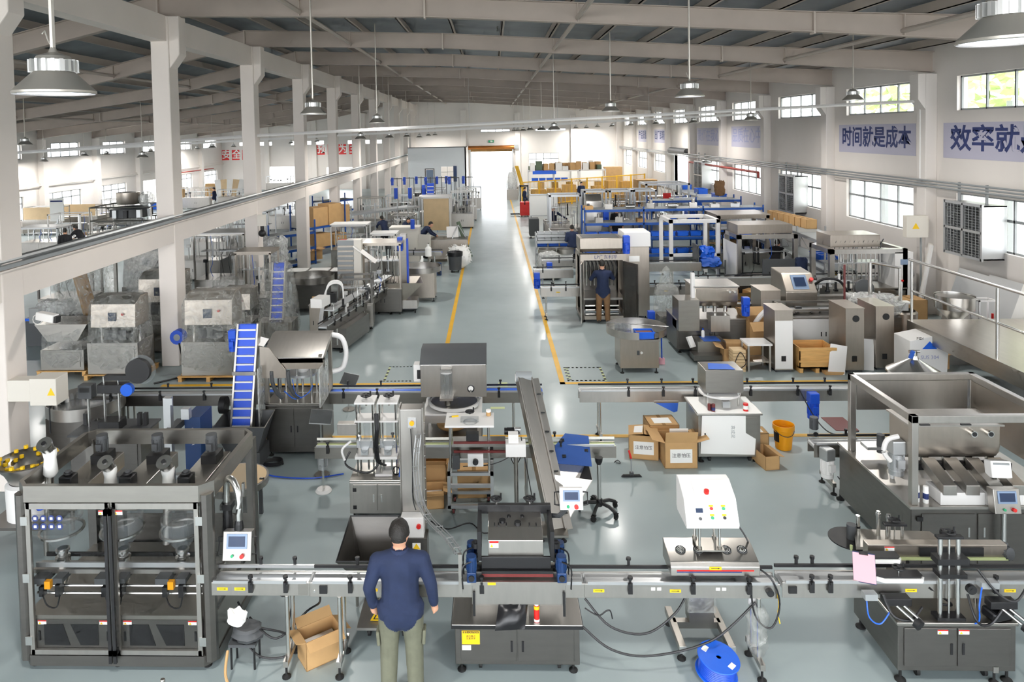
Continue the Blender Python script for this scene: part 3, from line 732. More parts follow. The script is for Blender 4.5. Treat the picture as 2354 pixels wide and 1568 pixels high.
for i, x in enumerate((.32, .98, 1.62)):
    h = part('auger_bridge', box(x - .14, x + .16, .3, ED - .1, 1.52, 1.70), 'steel', E0, bevel=.006)
    motor(h, (x + .03, ED - .34, 1.76), (0, 0, PI), 1.05, 'navy_motor' if False else 'dark_grey', gear=False)
    part('motor_foot', box(x - .06, x + .12, ED - .44, ED - .22, 1.70, 1.80), 'black', h)
    part('stepper', M().box(x - .07, x + .07, .38, .52, 1.70, 1.84).cyl((x, .45, 1.84), (x, .45, 1.87), .05, 12), 'black', h, bevel=.01)
    part('stepper_cap', cyl((x, .45, 1.87), (x, .45, 1.885), .03, 12), 'dark_grey', h)
    c = part('hopper_cone', M().lathe([(.2, 1.46), (.205, 1.45), (.205, 1.32), (.06, 1.12), (.05, 1.1)], (x, .3, 0), 24), 'acrylic', E0)
    part('hopper_ring', M().lathe([(.2, 1.31), (.225, 1.31), (.225, 1.33), (.2, 1.33)], (x, .3, 0), 24), 'chrome', c)
    part('hopper_lid', M().lathe([(0, 1.47), (.21, 1.47), (.21, 1.45)], (x, .3, 0), 24), 'film', c)
    a = part('auger_tube', M().lathe([(.05, 1.12), (.05, 1.04), (.075, 1.03), (.075, .9), (.055, .88), (.055, .78), (.03, .72), (0, .72)], (x, .3, 0), 20), 'chrome', E0)
    part('clamp_ring', M().lathe([(.05, 1.09), (.07, 1.09), (.07, 1.11), (.05, 1.11)], (x, .3, 0), 20), 'chrome', a)
    v = part('feed_pipe', M().cyl((x - .22, .42, 1.2), (x - .2, .46, 1.98), .045, 14), 'steel_h', E0)
    part('sleeve', M().lathe([(.05, 1.72), (.075, 1.76), (.06, 1.92), (.072, 1.98), (.065, 2.02)], (x - .2, .46, 0), 14), 'paper', v)
    part('valve_cap', M().cyl((x - .2, .46, 2.0), (x - .2, .38, 2.1), .055, 16, .075).cyl((x - .2, .38, 2.1), (x - .2, .365, 2.118), .08, 18), 'chrome', v); part('cap_knob', cyl((x - .2, .368, 2.115), (x - .2, .355, 2.13), .025, 10), 'black', v); v.location.z = .1 if i == 0 else -.1
    s_ = part('sensor_bracket', M().box(x - .2, x - .06, .08, .3, .86, .92).box(x + .02, x + .12, .08, .3, .87, .92), 'dark_grey', E0)
    part('photo_sensor', box(x - .06, x + .0, .06, .11, .82, .9), 'orange', s_); part('sensor_clip', box(x - .12, x - .07, .06, .12, .74, .84), 'black', s_)
    part('sensor_clip', box(x + .05, x + .1, .06, .14, .74, .86), 'black', s_)
    part('sensor_cable', M().tube(smoothpath([(x - .1, .09, .76), (x - .05, .08, .64), (x + .05, .08, .62), (x + .08, .1, .76)]), .008, 5), 'black', s_)
part('cross_rod', cyl((.12, .16, .8), (EW - .12, .16, .8), .014, 8), 'chrome', E0); part('cross_rod', cyl((.12, .16, .72), (EW - .12, .16, .72), .014, 8), 'chrome', E0)
part('lane_rail', box(.1, EW - .08, .18, .2, .98, 1.03), 'alu', E0); part('lane_rail', box(.1, EW - .08, .36, .38, .99, 1.03), 'black', E0)
part('lane_belt', box(.05, EW, .2, .36, .9, .945), 'steel_h', E0)
for x in (.65, 1.34): part('inner_post', box(x, x + .1, .75, .83, .56, 1.55), 'steel_dark', E0)
# its swing-out touch panel
part('panel_arm', M().tube(smoothpath([(EW + .02, .4, 1.5), (EW + .02, .39, 1.74), (EW + .06, .36, 1.84), (EW + .14, .3, 1.82), (EW + .2, .25, 1.7), (EW + .2, .24, 1.42)], 5), .036, 10), 'chrome', E0)
part('arm_clamp', M().box(EW - .04, EW + .08, .34, .46, 1.5, 1.56), 'black', E0); part('arm_base', M().lathe([(.03, 1.2), (.06, 1.24), (.045, 1.5)], (EW + .02, .4, 0), 12), 'black', E0)
part('arm_joint', M().lathe([(.035, 1.46), (.045, 1.42), (.05, 1.36), (0, 1.36)], (EW + .2, .24, 0), 12), 'black', E0)
hmi(E0, (EW + .2, .16, 1.22), .3, .29, -.2, 'steel_h', .1)

# ---- front conveyor line
YA = 7.12
conveyor('stainless belt conveyor leaving the powder filling enclosure', -2.95, -1.93, YA, .93, legs=(.78,), clamps=(.42, .78), arrows=(.12, .3), rail='alu', plate=(.95,))
t = conveyor('long stainless belt conveyor in front of the man in the navy jacket', -1.93, .85, YA, .93, legs=(.3,), clamps=(.42, 1.75), arrows=(.64,), ph=.15)
part('end_bolts', M().box(.1, .18, -.115, -.102, .82, .9), 'black', t); part('end_bolts', M().cyl((.05, -.1, .84), (.05, -.112, .84), .01, 8), 'chrome', t)
t = conveyor('stainless belt conveyor under the white sealing head', .85, 2.78, YA, .93, legs=(1.72,), clamps=(.45, 1.07, 1.62), arrows=(.14, .9), ph=.15)
part('adjust_knob', cyl((1.82, -.1, .86), (1.82, -.15, .86), .035, 14), 'black', t)
for x in (.68, .74, 1.32, 1.38): part('lane_tag', box(x - .02, x + .02, -.104, -.102, .86, .89), 'paper', t)
part('yellow_cord', M().tube(smoothpath([(1.9, -.11, .84), (1.91, -.12, .74), (1.9, -.12, .64), (1.92, -.12, .54)]), .006, 5), 'yellow', t)
part('drive_motor', cyl((1.7, 0, .78), (1.7, 0, .66), .05, 12), 'white_paint', t)
part('leg_wrap', M().lathe([(.05, .16), (.11, .3), (.09, .45), (.12, .58), (.06, .7)], (1.72, -.06, 0), 12), 'film', t)
t = conveyor('stainless belt conveyor running through the labelling machine', 2.80, 6.6, YA, .95, legs=(2.0,), clamps=(.28, .46, 2.05), arrows=(1.25, 2.2), ph=.16, back_clamps=(.2, .36))
part('end_bolts', M().box(.06, .14, -.115, -.102, .84, .91), 'black', t)

# ---- capping machine on its cabinet
C0 = thing('capping_machine', 'screw capping machine with four dark blue motors on a two-door stainless cabinet', 'machine', (-.46, 7.0, 0))
cabinet(C0, 0, 1.25, 0, .75, .1, .53, 'steel_dark', 2, .03, .03)
part('edge_trim', M().box(-.035, 1.285, -.036, -.028, .49, .525).box(-.036, -.028, -.03, .78, .49, .525).box(1.278, 1.286, -.03, .78, .49, .525), 'black', C0)
feet(C0, [(.06, .06), (1.19, .06), (.06, .69), (1.19, .69)]); feet(C0, [(.25, .1), (1.05, .1)], kind=CASTER)
o = part('caution_label', box(.07, .25, -.016, -.013, .32, .46), 'yellow', C0); part('caution_band', box(.08, .24, -.018, -.016, .435, .455), 'ink', o)
text('caution_lettering', '警告 CAUTION', .022, 'yellow', o, (.16, -.0185, .444), (PI / 2, 0, 0), extr=.0003)
text('caution_lettering', '请勿靠近\n注意夹手', .024, 'ink', o, (.16, -.0165, .39), (PI / 2, 0, 0), extr=.0003)
part('small_label', box(.07, .16, -.016, -.013, .26, .31), 'paper', C0)
part('bed_plate', box(.18, 1.12, .0, .06, .72, .96), 'steel_h', C0, bevel=.004); part('bed_plate', box(.18, 1.12, .26, .32, .5, .96), 'steel_h', C0)
part('bed_top', box(.17, 1.13, -.02, .06, .93, .965), 'steel_h', C0)
part('bed_support', box(.55, .75, .1, .3, .53, .8), 'steel', C0)
o = part('yellow_label', box(.34, .42, -.024, -.02, .935, .96), 'yellow', C0)
for z, mt in ((1.0, 'maroon'), (1.03, 'black')): part('grip_belt', box(.28, 1.0, .03, .08, z - .015, z + .015), mt, C0)
part('bottle_cap', M().cyl((.5, .1, 1.0), (.5, .1, 1.04), .025, 10).cyl((.56, .1, 1.0), (.56, .1, 1.04), .025, 10).cyl((.8, .1, 1.0), (.8, .1, 1.04), .025, 10).cyl((.86, .1, 1.0), (.86, .1, 1.04), .025, 10), 'paper', C0)
part('front_bar', box(.28, .98, .06, .09, 1.05, 1.17), 'black', C0, bevel=.004)
part('back_bar', box(.24, 1.02, .5, .56, 1.38, 1.47), 'black', C0, bevel=.004)
part('side_arm', box(.24, .28, .08, .56, 1.12, 1.42), 'black', C0); part('side_arm', box(.98, 1.02, .08, .56, 1.12, 1.42), 'black', C0)
cv = part('cover', M().prism([(.1, 1.12), (.1, 1.32), (.26, 1.37), (.5, 1.4), (.5, 1.12)], .35, .91, 'x'), 'steel_h', C0, bevel=.004)
for x, y in ((.5, .34), (.66, .3)): part('cover_knob', cyl((x, y, 1.37), (x, y, 1.405), .035, 14), 'black', cv)
for x, y in ((.57, .42), (.71, .42)): part('cover_knob', cyl((x, y, 1.38), (x, y, 1.405), .02, 12), 'black', cv)
for x in (.42, .46, .54, .78, .85): part('slot', box(x - .005, x + .005, .26, .32, 1.372, 1.384), 'black', cv)
warn(cv, .41, .098, 1.28, .09, .07)
for sx in (.18, 1.08):
    for y in (-.0, .24):
        mo = motor(C0, (sx, y, 1.02), (0, 0, 0), .85, 'navy_motor'); 
        part('motor_cable', M().tube(smoothpath([(0, -.06, .2), (.1 if sx > .5 else -.1, -.1, .15), (.1 if sx > .5 else -.1, -.1, -.1)]), .01, 5), 'black', mo)
for x in (.44, .8):
    o = sub('handwheel', WHEEL_H, C0, (x, .53, 1.53), scale=(1.1, 1.1, 1.1)); part('wheel_stem', cyl((x, .53, 1.4), (x, .53, 1.53), .012, 8), 'chrome', C0)
for sx in (.22, 1.04):
    for z in (1.12, 1.26): part('roller_cap', M().cyl((sx, .12, z - .02), (sx, .12, z + .03), .04, 12).cyl((sx, .12, z + .03), (sx, .12, z + .05), .02, 8), 'black', C0)
for sx in (.2, 1.1): part('cable_drop', M().box(sx - .012, sx + .012, -.03, -.015, .62, .86), 'black', C0)
part('chute_bracket', box(.05, .085, -.03, .0, .84, 1.25), 'steel_h', C0)
part('panel_arm', M().tube([(1.02, .5, 1.36), (1.1, .42, 1.4), (1.2, .34, 1.55)], .025, 8), 'dark_grey', C0)
hmi(C0, (1.22, .3, 1.64), .24, .22, -.15, 'white_paint', .06)
# things on the cabinet
b = part('tool_bag', M(), 'black') if False else None
m = M(); n = 9
for j in range(n):
    for i in range(n):
        u, w = i / (n - 1) - .5, j / (n - 1) - .5
        m.v.append((u * .26 + .05 * w, w * .22, .05 * max(0, 1 - (abs(u) * 2) ** 3) * max(0, 1 - (abs(w) * 2) ** 3) + .02 * noise.noise((u * 9, w * 9, 1)) + .012))
m.f = [(j * n + i, j * n + i + 1, (j + 1) * n + i + 1, (j + 1) * n + i) for j in range(n - 1) for i in range(n - 1)]
k = len(m.v); m.v += [(x, y, 0) for x, y, z in m.v]; m.f += [tuple(a + k for a in reversed(f)) for f in list(m.f)]
for i in range(n - 1):
    m.f += [(i, i + 1, i + 1 + k, i + k), ((n - 1) * n + i, (n - 1) * n + i + 1, (n - 1) * n + i + 1 + k, (n - 1) * n + i + k), (i * n, (i + 1) * n, (i + 1) * n + k, i * n + k), (i * n + n - 1, (i + 1) * n + n - 1, (i + 1) * n + n - 1 + k, i * n + n - 1 + k)]
p = G(1175, 1395, .53); o = part('plastic_bag', m, 'trash_black', smooth=True); o.location = (p.x, 6.985, .62); o.rotation_euler = (1.0, 0, .1); o.scale = (1.15, 1.1, 1.2); tag(o, 'black plastic bag slumped against the conveyor on the stainless cabinet top', 'bag')
p = G(1234, 1428, .53)
t = thing('glue_bottle', 'red and white glue bottle standing on the stainless cabinet top', 'bottle', p)
part('bottle_body', M().lathe([(0, 0), (.028, 0), (.028, .16), (.024, .17)], n=16), 'red', t); part('bottle_band', M().lathe([(.0285, .13), (.0285, .165)], n=16), 'yellow', t)
part('bottle_foot', M().lathe([(.0287, .005), (.0287, .03)], n=16), 'paper', t); part('nozzle', M().lathe([(.024, .17), (.02, .185), (.012, .195), (.006, .225), (0, .225)], n=12), 'paper', t)

# ---- black cables slung from the cabinet
cable('thick black cable sagging from the capping cabinet to the sealer', [(.86, 7.1, .72), (1.1, 7.0, .5), (1.45, 7.0, .43), (1.75, 7.05, .6), (1.9, 7.12, .78)], .011)
cable('lower black cable sagging from the capping cabinet to the wrapped leg', [(.82, 7.0, .5), (1.1, 6.95, .3), (1.5, 6.95, .24), (2.1, 6.98, .38), (2.55, 7.05, .72)], .011)
cable('black cable looping beside the yellow cord of the sealing conveyor', [(2.5, 7.2, 1.06), (2.68, 7.0, 1.0), (2.76, 6.98, .75), (2.68, 6.97, .52), (2.55, 6.98, .58), (2.5, 7.0, .75), (2.5, 7.02, .98)], .009)
cable('short black cable with a plug under the sealing conveyor', [(.86, 7.1, .62), (.98, 7.02, .6), (1.06, 7.0, .66), (1.1, 7.0, .66), (1.12, 7.0, .58)], .007)

# ---- induction sealer
S0 = thing('induction_sealer', 'white induction sealer with a sloping control head on four chrome rods', 'machine', (1.71, 7.03, 0))
part('sealer_housing', M().prism([(0.0, 1.0), (0.0, 1.09), (.03, 1.13), (.3, 1.2), (.34, 1.2), (.34, 1.0)], 0, .88, 'x'), 'steel_h', S0, bevel=.006)
for x in (.14, .32, .6, .76):
    f = part('cooling_fan', M().lathe([(0, 0), (.05, 0), (.052, .004), (.048, .008)], (0, 0, 0), 16), 'dark_grey', S0); f.location = (x, .17, 1.168); f.rotation_euler = (math.atan2(.07, .27), 0, 0)
    m = M()
    for r_ in (.018, .034): m.tube([(r_ * math.cos(a), r_ * math.sin(a), .008) for a in [2 * PI * i / 12 for i in range(12)]], .003, 4, True)
    m.box(-.05, .05, -.003, .003, .007, .011).box(-.003, .003, -.05, .05, .007, .011); part('fan_guard', m, 'chrome', f)
part('stripe', box(.06, .82, -.003, 0, 1.05, 1.062), 'red', S0); part('stripe', box(.06, .7, -.003, 0, 1.036, 1.046), 'sign_blue', S0); arrow(S0, .44, -.003, 1.08, .12)
part('post_foot', box(.3, .56, .08, .3, 1.2, 1.215), 'steel', S0)
for x in (.32, .52):
    for y in (.12, .3): part('support_rod', cyl((x, y, 1.2), (x, y, 1.52), .013, 10), 'chrome', S0); part('rod_collar', cyl((x, y, 1.2), (x, y, 1.24), .024, 10), 'steel', S0)
hd = part('control_head', M().prism([(0, 1.48), (-.01, 1.52), (.1, 1.74), (.3, 1.84), (.4, 1.84), (.4, 1.52), (.36, 1.48)], .16, .68, 'x'), 'white_paint', S0, bevel=.008)
sl = math.atan2(.22, .11)
def onslope(x, u): return (x, lerp(-.012, .098, u), lerp(1.52, 1.74, u))
part('readout', box(-.035, .035, -.002, .004, -.02, .02), 'screen', hd, loc=onslope(.3, .55)).rotation_euler = (-.46, 0, 0)
for x, u, mt in ((.42, .62, 'red'), (.54, .62, 'green'), (.3, .25, 'dark_grey'), (.42, .28, 'green'), (.54, .28, 'black')):
    part('push_button', cyl((0, 0, 0), (0, -.015, 0), .015, 12), mt, hd, loc=onslope(x, u)).rotation_euler = (-.46, 0, 0)
    if mt != 'dark_grey': part('button_tag', box(-.022, .022, -.001, .002, .016, .034), 'yellow', hd, loc=onslope(x, u)).rotation_euler = (-.46, 0, 0)
part('instruction_card', M().add([(.28, .12, 1.757), (.6, .12, 1.757), (.6, .28, 1.837), (.28, .28, 1.837)], [(0, 1, 2, 3)]), 'paper', hd)
part('emergency_stop', cyl((.4, .15, 1.765), (.4, .14, 1.8), .025, 12), 'red', hd)
part('head_cable', M().tube(smoothpath([(.62, .36, 1.5), (.8, .3, 1.3), (.9, .25, 1.1)]), .008, 6), 'black', S0)
for x in (.14, .72): part('mount_leg', box(x - .02, x + .02, .27, .31, .9, 1.02), 'steel', S0)
# wheeled stand under it
W0 = thing('sealer_stand', 'low wheeled steel stand with a film-wrapped column below the sealing conveyor', 'stand', (1.86, 7.18, 0))
for x in (0, .5): part('stand_skid', box(x - .035, x + .035, 0, .62, .1, .17), 'steel', W0, bevel=.004); part('skid_cap', box(x - .035, x + .035, -.012, 0, .1, .17), 'chrome', W0)
part('cross_bar', box(.0, .5, .36, .43, .1, .17), 'steel', W0); part('column', box(.16, .42, .34, .5, .17, .7), 'steel', W0); part('film_wrap', M().box(.14, .44, .32, .52, .3, .72), 'film', W0)
feet(W0, [(0, .05), (.5, .05), (0, .57), (.5, .57)]); 
# blue reel
p = G(1648, 1556, 0)
t = thing('hose_reel', 'round blue plastic reel wound with blue hose on the grey floor', 'reel', (p.x, p.y + .02, .0))
m = M().lathe([(.02, .0), (.2, .0), (.205, .006), (.2, .012), (.02, .012)], n=32); part('flange', m, 'bright_blue', t); o = part('flange', M().lathe([(.025, .17), (.2, .17), (.205, .176), (.2, .182), (.025, .182), (.025, .17)], n=32), 'bright_blue', t)
for a in (.9, 3.9): part('paper_tag', M().ob((.14 * math.cos(a + 1.6), .14 * math.sin(a + 1.6), .184), (.075, .05, .003), (0, 0, a)), 'paper', o)
m = M()
for i in range(9): m.tube([(.17 * math.cos(2 * PI * j / 24), .17 * math.sin(2 * PI * j / 24), .02 + i * .018) for j in range(24)], .011, 6, True)
part('hose', m, 'blue', t); part('hub', M().lathe([(.03, .012), (.15, .012), (.15, .17), (.03, .17)], n=24), 'navy_motor', t)
t.rotation_euler = (.13, .1, 0); t.location.z = .03
# open carton beneath the conveyor
p = G(728, 1535, 0)
t = carton('worn open carton with torn flaps beneath the front conveyor', (p.x, p.y + .16, 0), .4, .26, .3, .62, True, 'card', (), (.8, .35, .75, .5), fill='paper')
# yellow safety sign on the trolley
t = thing('warning_board', 'yellow triangular warning board standing behind the man on a low trolley', 'sign', (-1.22, 7.55, .16))
q = part('board', M().prism([(-.2, .0), (.2, .0), (.0, .36)], -.004, .004, 'y'), 'yellow', t); part('board_edge', M().prism([(-.17, .012), (.17, .012), (0, .32)], -.006, -.004, 'y').prism([(-.15, .02), (.15, .02), (0, .29)], -.0065, -.004, 'y'), 'ink', q)
part('board_face', M().prism([(-.15, .02), (.15, .02), (0, .29)], -.008, -.004, 'y'), 'yellow', q); text('lettering', '机器调试\n禁止操作', .05, 'ink', q, (0, -.009, .085), (PI / 2, 0, 0), extr=.0006)
t.rotation_euler = (-.9, 0, 0)
t = thing('low_trolley', 'low steel trolley on black casters behind the man', 'trolley', (-1.55, 7.45, 0))
part('trolley_deck', box(0, .62, 0, .5, .12, .15), 'steel_h', t); feet(t, [(.12, .1), (.5, .1), (.12, .4), (.5, .4)], kind=CASTER)
part('motor_housing', box(.2, .6, .3, .5, .15, .4), 'steel', t)

# ---- labelling machine
L0 = thing('labelling_machine', 'labelling machine with black reel disc on a dark stainless two-door cabinet', 'machine', (3.87, 6.92, 0))
cabinet(L0, 0, 1.12, 0, .85, .13, .62, 'steel_dark', 2, .03, .015, topmat='steel')
feet(L0, [(.05, .05), (1.07, .05), (.05, .8), (1.07, .8)], s=1.15); feet(L0, [(.25, .12), (.9, .12)], kind=CASTER)
warn(L0, .42, -.014, .53, .1, .045); warn(L0, .62, -.014, .53, .1, .045)
def twin(x, y, zb, zt_, w, r=.022):
    o = part('twin_post', M().cyl((x - w / 2, y, zb), (x - w / 2, y, zt_), r, 12).cyl((x + w / 2, y, zb), (x + w / 2, y, zt_), r, 12), 'chrome', L0)
    part('lead_screw', cyl((x, y, zb), (x, y, zt_), r * .5, 8), 'chrome', o)
    part('post_cap', box(x - w / 2 - .04, x + w / 2 + .04, y - .03, y + .03, zt_, zt_ + .025), 'black', o, bevel=.004)
    part('post_base', box(x - w / 2 - .05, x + w / 2 + .05, y - .05, y + .06, zb, zb + .03), 'black', o)
    sub('handwheel', WHEEL_H, o, (x, y, zt_ + .06)); return o
twin(.52, .06, .62, 1.42, .17); part('slide_block', box(.38, .68, .0, .12, 1.18, 1.24), 'black', L0); part('slide_block', box(.4, .66, .0, .12, 1.05, 1.09), 'black', L0)
twin(.42, .82, .72, 1.12, .16, .016)
part('knob', M().cyl((.64, -.06, 1.0), (.64, -.1, 1.0), .045, 16).cyl((.64, -.1, 1.0), (.64, -.105, 1.0), .018, 10), 'black', L0)
w = part('wrap_panel', M().box(-.02, 1.4, .52, .62, .95, 1.08), 'steel_warm', L0, bevel=.005); part('wrap_belt', M().box(.05, 1.4, .5, .52, .925, .95), 'floor_green', w); part('drive_plate', box(.5, 1.15, .5, .52, .97, 1.06), 'black', w)
warn(w, .2, .518, 1.04, .1, .045); part('bolt_plate', box(.02, .09, .51, .52, .97, 1.01), 'black', w)
motor(w, (1.45, .45, 1.0), (-PI / 2 + .2, PI, .35), 1.1, 'dark_grey', gear=False)
for (x0, x1, y0, y1, z) in ((-.16, .28, .05, .17, 1.0), (-.2, .2, .3, .42, 1.04)):
    b_ = part('press_arm', M().prism([(x0, y0 + .04), (x0 + .06, y0), (x1 - .03, y0), (x1, y0 + .03), (x1, y1), (x0 + .05, y1)], z, z + .035, 'z'), 'black', L0); part('press_belt', M().prism([(x0 - .01, y0 + .03), (x0 + .06, y0 - .012), (x1 - .02, y0 - .012), (x1 + .01, y0 + .02), (x1, y0 + .04), (x0 + .05, y0 + .04)], z - .02, z + .02, 'z'), 'white_belt', b_)
sub('handwheel', WHEEL_H, L0, (.06, .1, 1.1)); part('wheel_stem', cyl((.06, .1, 1.0), (.06, .1, 1.1), .012, 8), 'chrome', L0)
for x, y in ((-.02, -.06), (.95, -.1)):
    s_ = part('slide_unit', M().box(x - .12, x + .13, y + .02, y + .12, .8, .87), 'black', L0, bevel=.005)
    part('slide_rod', M().cyl((x - .05, y + .1, .83), (x + .08, y - .1, .74), .014, 8).cyl((x + .02, y + .1, .83), (x + .15, y - .1, .74), .014, 8), 'chrome', s_); part('slide_knob', M().cyl((x + .1, y - .1, .73), (x + .12, y - .14, .715), .05, 16), 'black', s_)
d_ = part('reel_disc', M().lathe([(0, 0), (.235, 0), (.235, .012), (0, .012)], n=32), 'black', L0, loc=(.04, .98, .87)); part('reel_core', M().lathe([(.0, .01), (.05, .01), (.05, .17), (0, .17)], n=18), 'dark_grey', d_)
part('reel_post', M().cyl((.08, .02, .0), (.08, .02, .26), .022, 12), 'chrome', d_); part('core_ring', M().lathe([(.026, .12), (.026, .14)], (.08, .02, 0), 12), 'black', d_); part('reel_arm', M().cyl((0, 0, -.01), (.1, -.25, -.1), .03, 10), 'black', d_)
part('guide_peg', cyl((-.1, -.2, 0), (-.1, -.2, .05), .016, 8), 'floor_green', d_)
for i, (x, y, h) in enumerate(((.1, .92, .3), (.2, .9, .28), (.68, .75, .2), (.82, .78, .16))): part('guide_roller', M().cyl((x + .2, y, .95), (x + .2, y, .92 + h), .02, 10).cyl((x + .2, y, .87 + h), (x + .2, y, .9 + h), .026, 10), 'chrome' if i < 2 else 'black', L0)
part('reel_plate', M().prism([(-.05, .7), (.95, .7), (.9, 1.0), (.1, 1.05)], .92, .95, 'z'), 'steel', L0); part('plate_column', box(.35, .5, .75, .85, .62, .92), 'steel', L0)
m = M()
for pts in ([(.75, -.0, 1.15), (.9, -.08, .95), (1.05, -.1, .9), (1.2, -.05, 1.05)], [(.66, 0, .9), (.7, -.08, .68), (.85, -.05, .64), (.98, -.04, .8)], [(.2, -.05, .8), (.05, -.12, .72), (-.1, -.1, .75), (-.15, -.02, .9)], [(.35, .1, .9), (.6, .15, .7), (.55, .2, .66)]): m.tube(smoothpath(pts), .012, 6)
part('wiring', m, 'black', L0)
part('air_tube', M().tube(smoothpath([(.8, 0, 1.0), (.72, -.08, .85), (.72, -.08, .7), (.7, -.05, .64)]), .007, 6).tube(smoothpath([(-.3, .0, .85), (-.3, -.05, .7), (-.2, -.06, .64), (-.1, -.05, .76)]), .007, 6), 'bright_blue', L0)
part('valve_block', M().box(-.32, -.2, -.02, .06, .84, .9).box(.78, .95, -.02, .06, .96, 1.02), 'alu', L0)
# clipboard and bag on it
p = GY(1960, 1300, 7.0)
t = thing('clipboard', 'pink paper clipboard leaning on the front of the labelling machine', 'clipboard', (3.62, 7.06, 1.06)); t.rotation_euler = (-.8, -.1, -.5)
part('board', box(-.1, .1, -.003, .003, -.13, .15), 'navy_motor', t); part('paper_sheet', box(-.098, .098, -.008, -.003, -.125, .14), 'pink', t); part('clip', box(-.04, .04, -.014, -.006, .125, .155), 'black', t)
m = M().ob((0, 0, .06), (.26, .15, .1), (.1, .05, .3)).ob((.05, .0, .13), (.2, .11, .05), (.1, .1, .3))
o = part('tool_pouch', m, 'trash_black', bevel=.025); o.location = (4.86, 6.98, .62); tag(o, 'black fabric pouch lying on the labelling cabinet corner', 'bag')
# stainless pole standing close to the camera
p = G(380, 1562, 0)
t = thing('steel_post', 'short capped steel tube standing before the filling enclosure', 'post', (-3.16, 6.36, 0)); part('tube', cyl((0, 0, .0), (0, 0, .42), .022, 14), 'chrome', t); part('tube_cap', M().lathe([(.022, .42), (.018, .428), (0, .43)], n=14), 'steel', t); part('post_base', cyl((0, 0, 0), (0, 0, .012), .07, 16), 'steel', t)
# cable heap and rags right of the enclosure
m = M()
for pts in ([(-2.8, 7.35, .5), (-2.6, 7.2, .36), (-2.3, 7.3, .2), (-2.15, 7.35, .05)], [(-2.7, 7.4, .3), (-2.4, 7.35, .1), (-2.1, 7.5, .3), (-1.9, 7.3, .55), (-1.95, 7.25, .8)], [(-2.75, 7.3, .15), (-2.5, 7.15, .05), (-2.2, 7.2, .04), (-2.05, 7.45, .1)], [(-2.6, 7.5, .7), (-2.35, 7.45, .5), (-2.2, 7.4, .62), (-2.25, 7.3, .3)]): m.tube(smoothpath(pts), .011, 6)
o = part('cable_heap', m, 'black', smooth=True); tag(o, 'tangle of black cables on the floor between enclosure and carton', 'cable')
m = M().lathe([(0, .0), (.1, .0), (.13, .05), (.09, .11), (.12, .13), (.1, .16), (0, .15)], n=9)
for i, v in enumerate(m.v): m.v[i] = (v[0] * 1.3 + .04 * noise.noise((v[0] * 14, v[1] * 14, i)), v[1] + .03 * noise.noise((i, v[1] * 12, 3)), v[2] * .8)
o = part('rag', m, 'dark_grey'); o.location = (-2.62, 7.12, .28); tag(o, 'grey work gloves and rags piled beside the filling enclosure', 'rag')
t = thing('cable_bin', 'small steel stool carrying the rags beside the filling enclosure', 'stool', (-2.65, 7.12, 0)); part('seat', box(-.14, .14, -.1, .1, .24, .27), 'dark_grey', t)
for x in (-.12, .12):
    for y in (-.08, .08): part('leg', cyl((x, y, 0), (x, y, .25), .012, 6), 'black', t)
m = M().sph((0, 0, .09), .1, 10, (1, .5, .9))
for i, v in enumerate(m.v): k_ = 1 + .45 * noise.noise(Vector(v) * 16); m.v[i] = (v[0] * k_, v[1] * k_, v[2] * k_)
o = part('paper_wad', m, 'paper', smooth=False); o.location = (-2.7, 7.05, .44); tag(o, 'crumpled white paper bag lying on the rags', 'bag')
cable('red and grey hose curling on the floor beside the enclosure corner', [(-2.75, 6.9, .3), (-2.72, 6.75, .16), (-2.6, 6.65, .03), (-2.5, 6.5, .03), (-2.55, 6.4, .03)], .014, 'card', 'air_hose')
# ================================================================== SECOND ROW
# ---- cap elevator with hopper behind the man
t = thing('cap_elevator', 'upright stainless cap elevator rising from an open hopper behind the man', 'elevator', (-1.85, 7.75, 0))
m = M(); a = [(0, .12, .62), (.66, .12, .62), (.64, .72, .82), (.05, .72, .82)]; b = [(.2, .3, .3), (.6, .3, .3), (.6, .6, .3), (.2, .6, .3)]
for i in range(4): j = (i + 1) % 4; m.quad(a[i], a[j], b[j], b[i])
m.quad(*b); o = part('hopper_pan', m, 'steel_dark', t, smooth=False); s_ = o.modifiers.new('thick', 'SOLIDIFY'); s_.thickness = .008
part('hopper_rim', M().tube(a, .014, 4, True), 'black', t, smooth=False)
part('elevator_column', M().box(.66, .93, .86, 1.06, .12, 2.08), 'steel_h', t, bevel=.008)
part('column_edge', M().box(.93, .95, .86, 1.06, .12, 2.1).box(.645, .66, .86, 1.06, .12, 2.1), 'steel', t)
o = part('drive_plate', box(.76, .86, .845, .86, 1.86, 1.98), 'alu', t); part('drive_cap', cyl((.81, .845, 1.92), (.81, .82, 1.92), .03, 14), 'orange', o)
for z in [0.5 + .14 * i for i in range(11)]: part('edge_bolt', cyl((.95, .9, z), (.962, .9, z), .01, 6), 'chrome', t)
c = part('switch_box', box(.66, .94, .72, .86, .55, .8), 'white_paint', t, bevel=.006); part('stop_button', cyl((.88, .72, .7), (.88, .69, .7), .028, 12), 'red', c); part('rotary_switch', cyl((.72, .72, .7), (.72, .7, .7), .02, 12), 'black', c); part('red_tag', box(.7, .74, .717, .72, .62, .635), 'red', c)
part('lower_housing', box(.62, .98, .7, .92, .12, .55), 'steel_dark', t); o = part('shock_label', box(.8, .9, .69, .7, .4, .5), 'paper', t); part('shock_triangle', M().prism([(.805, .43), (.895, .43), (.85, .5)], .685, .69, 'y'), 'yellow', o)
for x in (.2, .85):
    for y in (.25, .8): part('leg', cyl((x, y, .02), (x, y, .35), .018, 8), 'steel', t)
part('cable', M().tube(smoothpath([(.8, .8, 1.86), (.81, .82, 1.4), (.8, .84, 1.0), (.84, .8, .85)]), .007, 6), 'black', t)
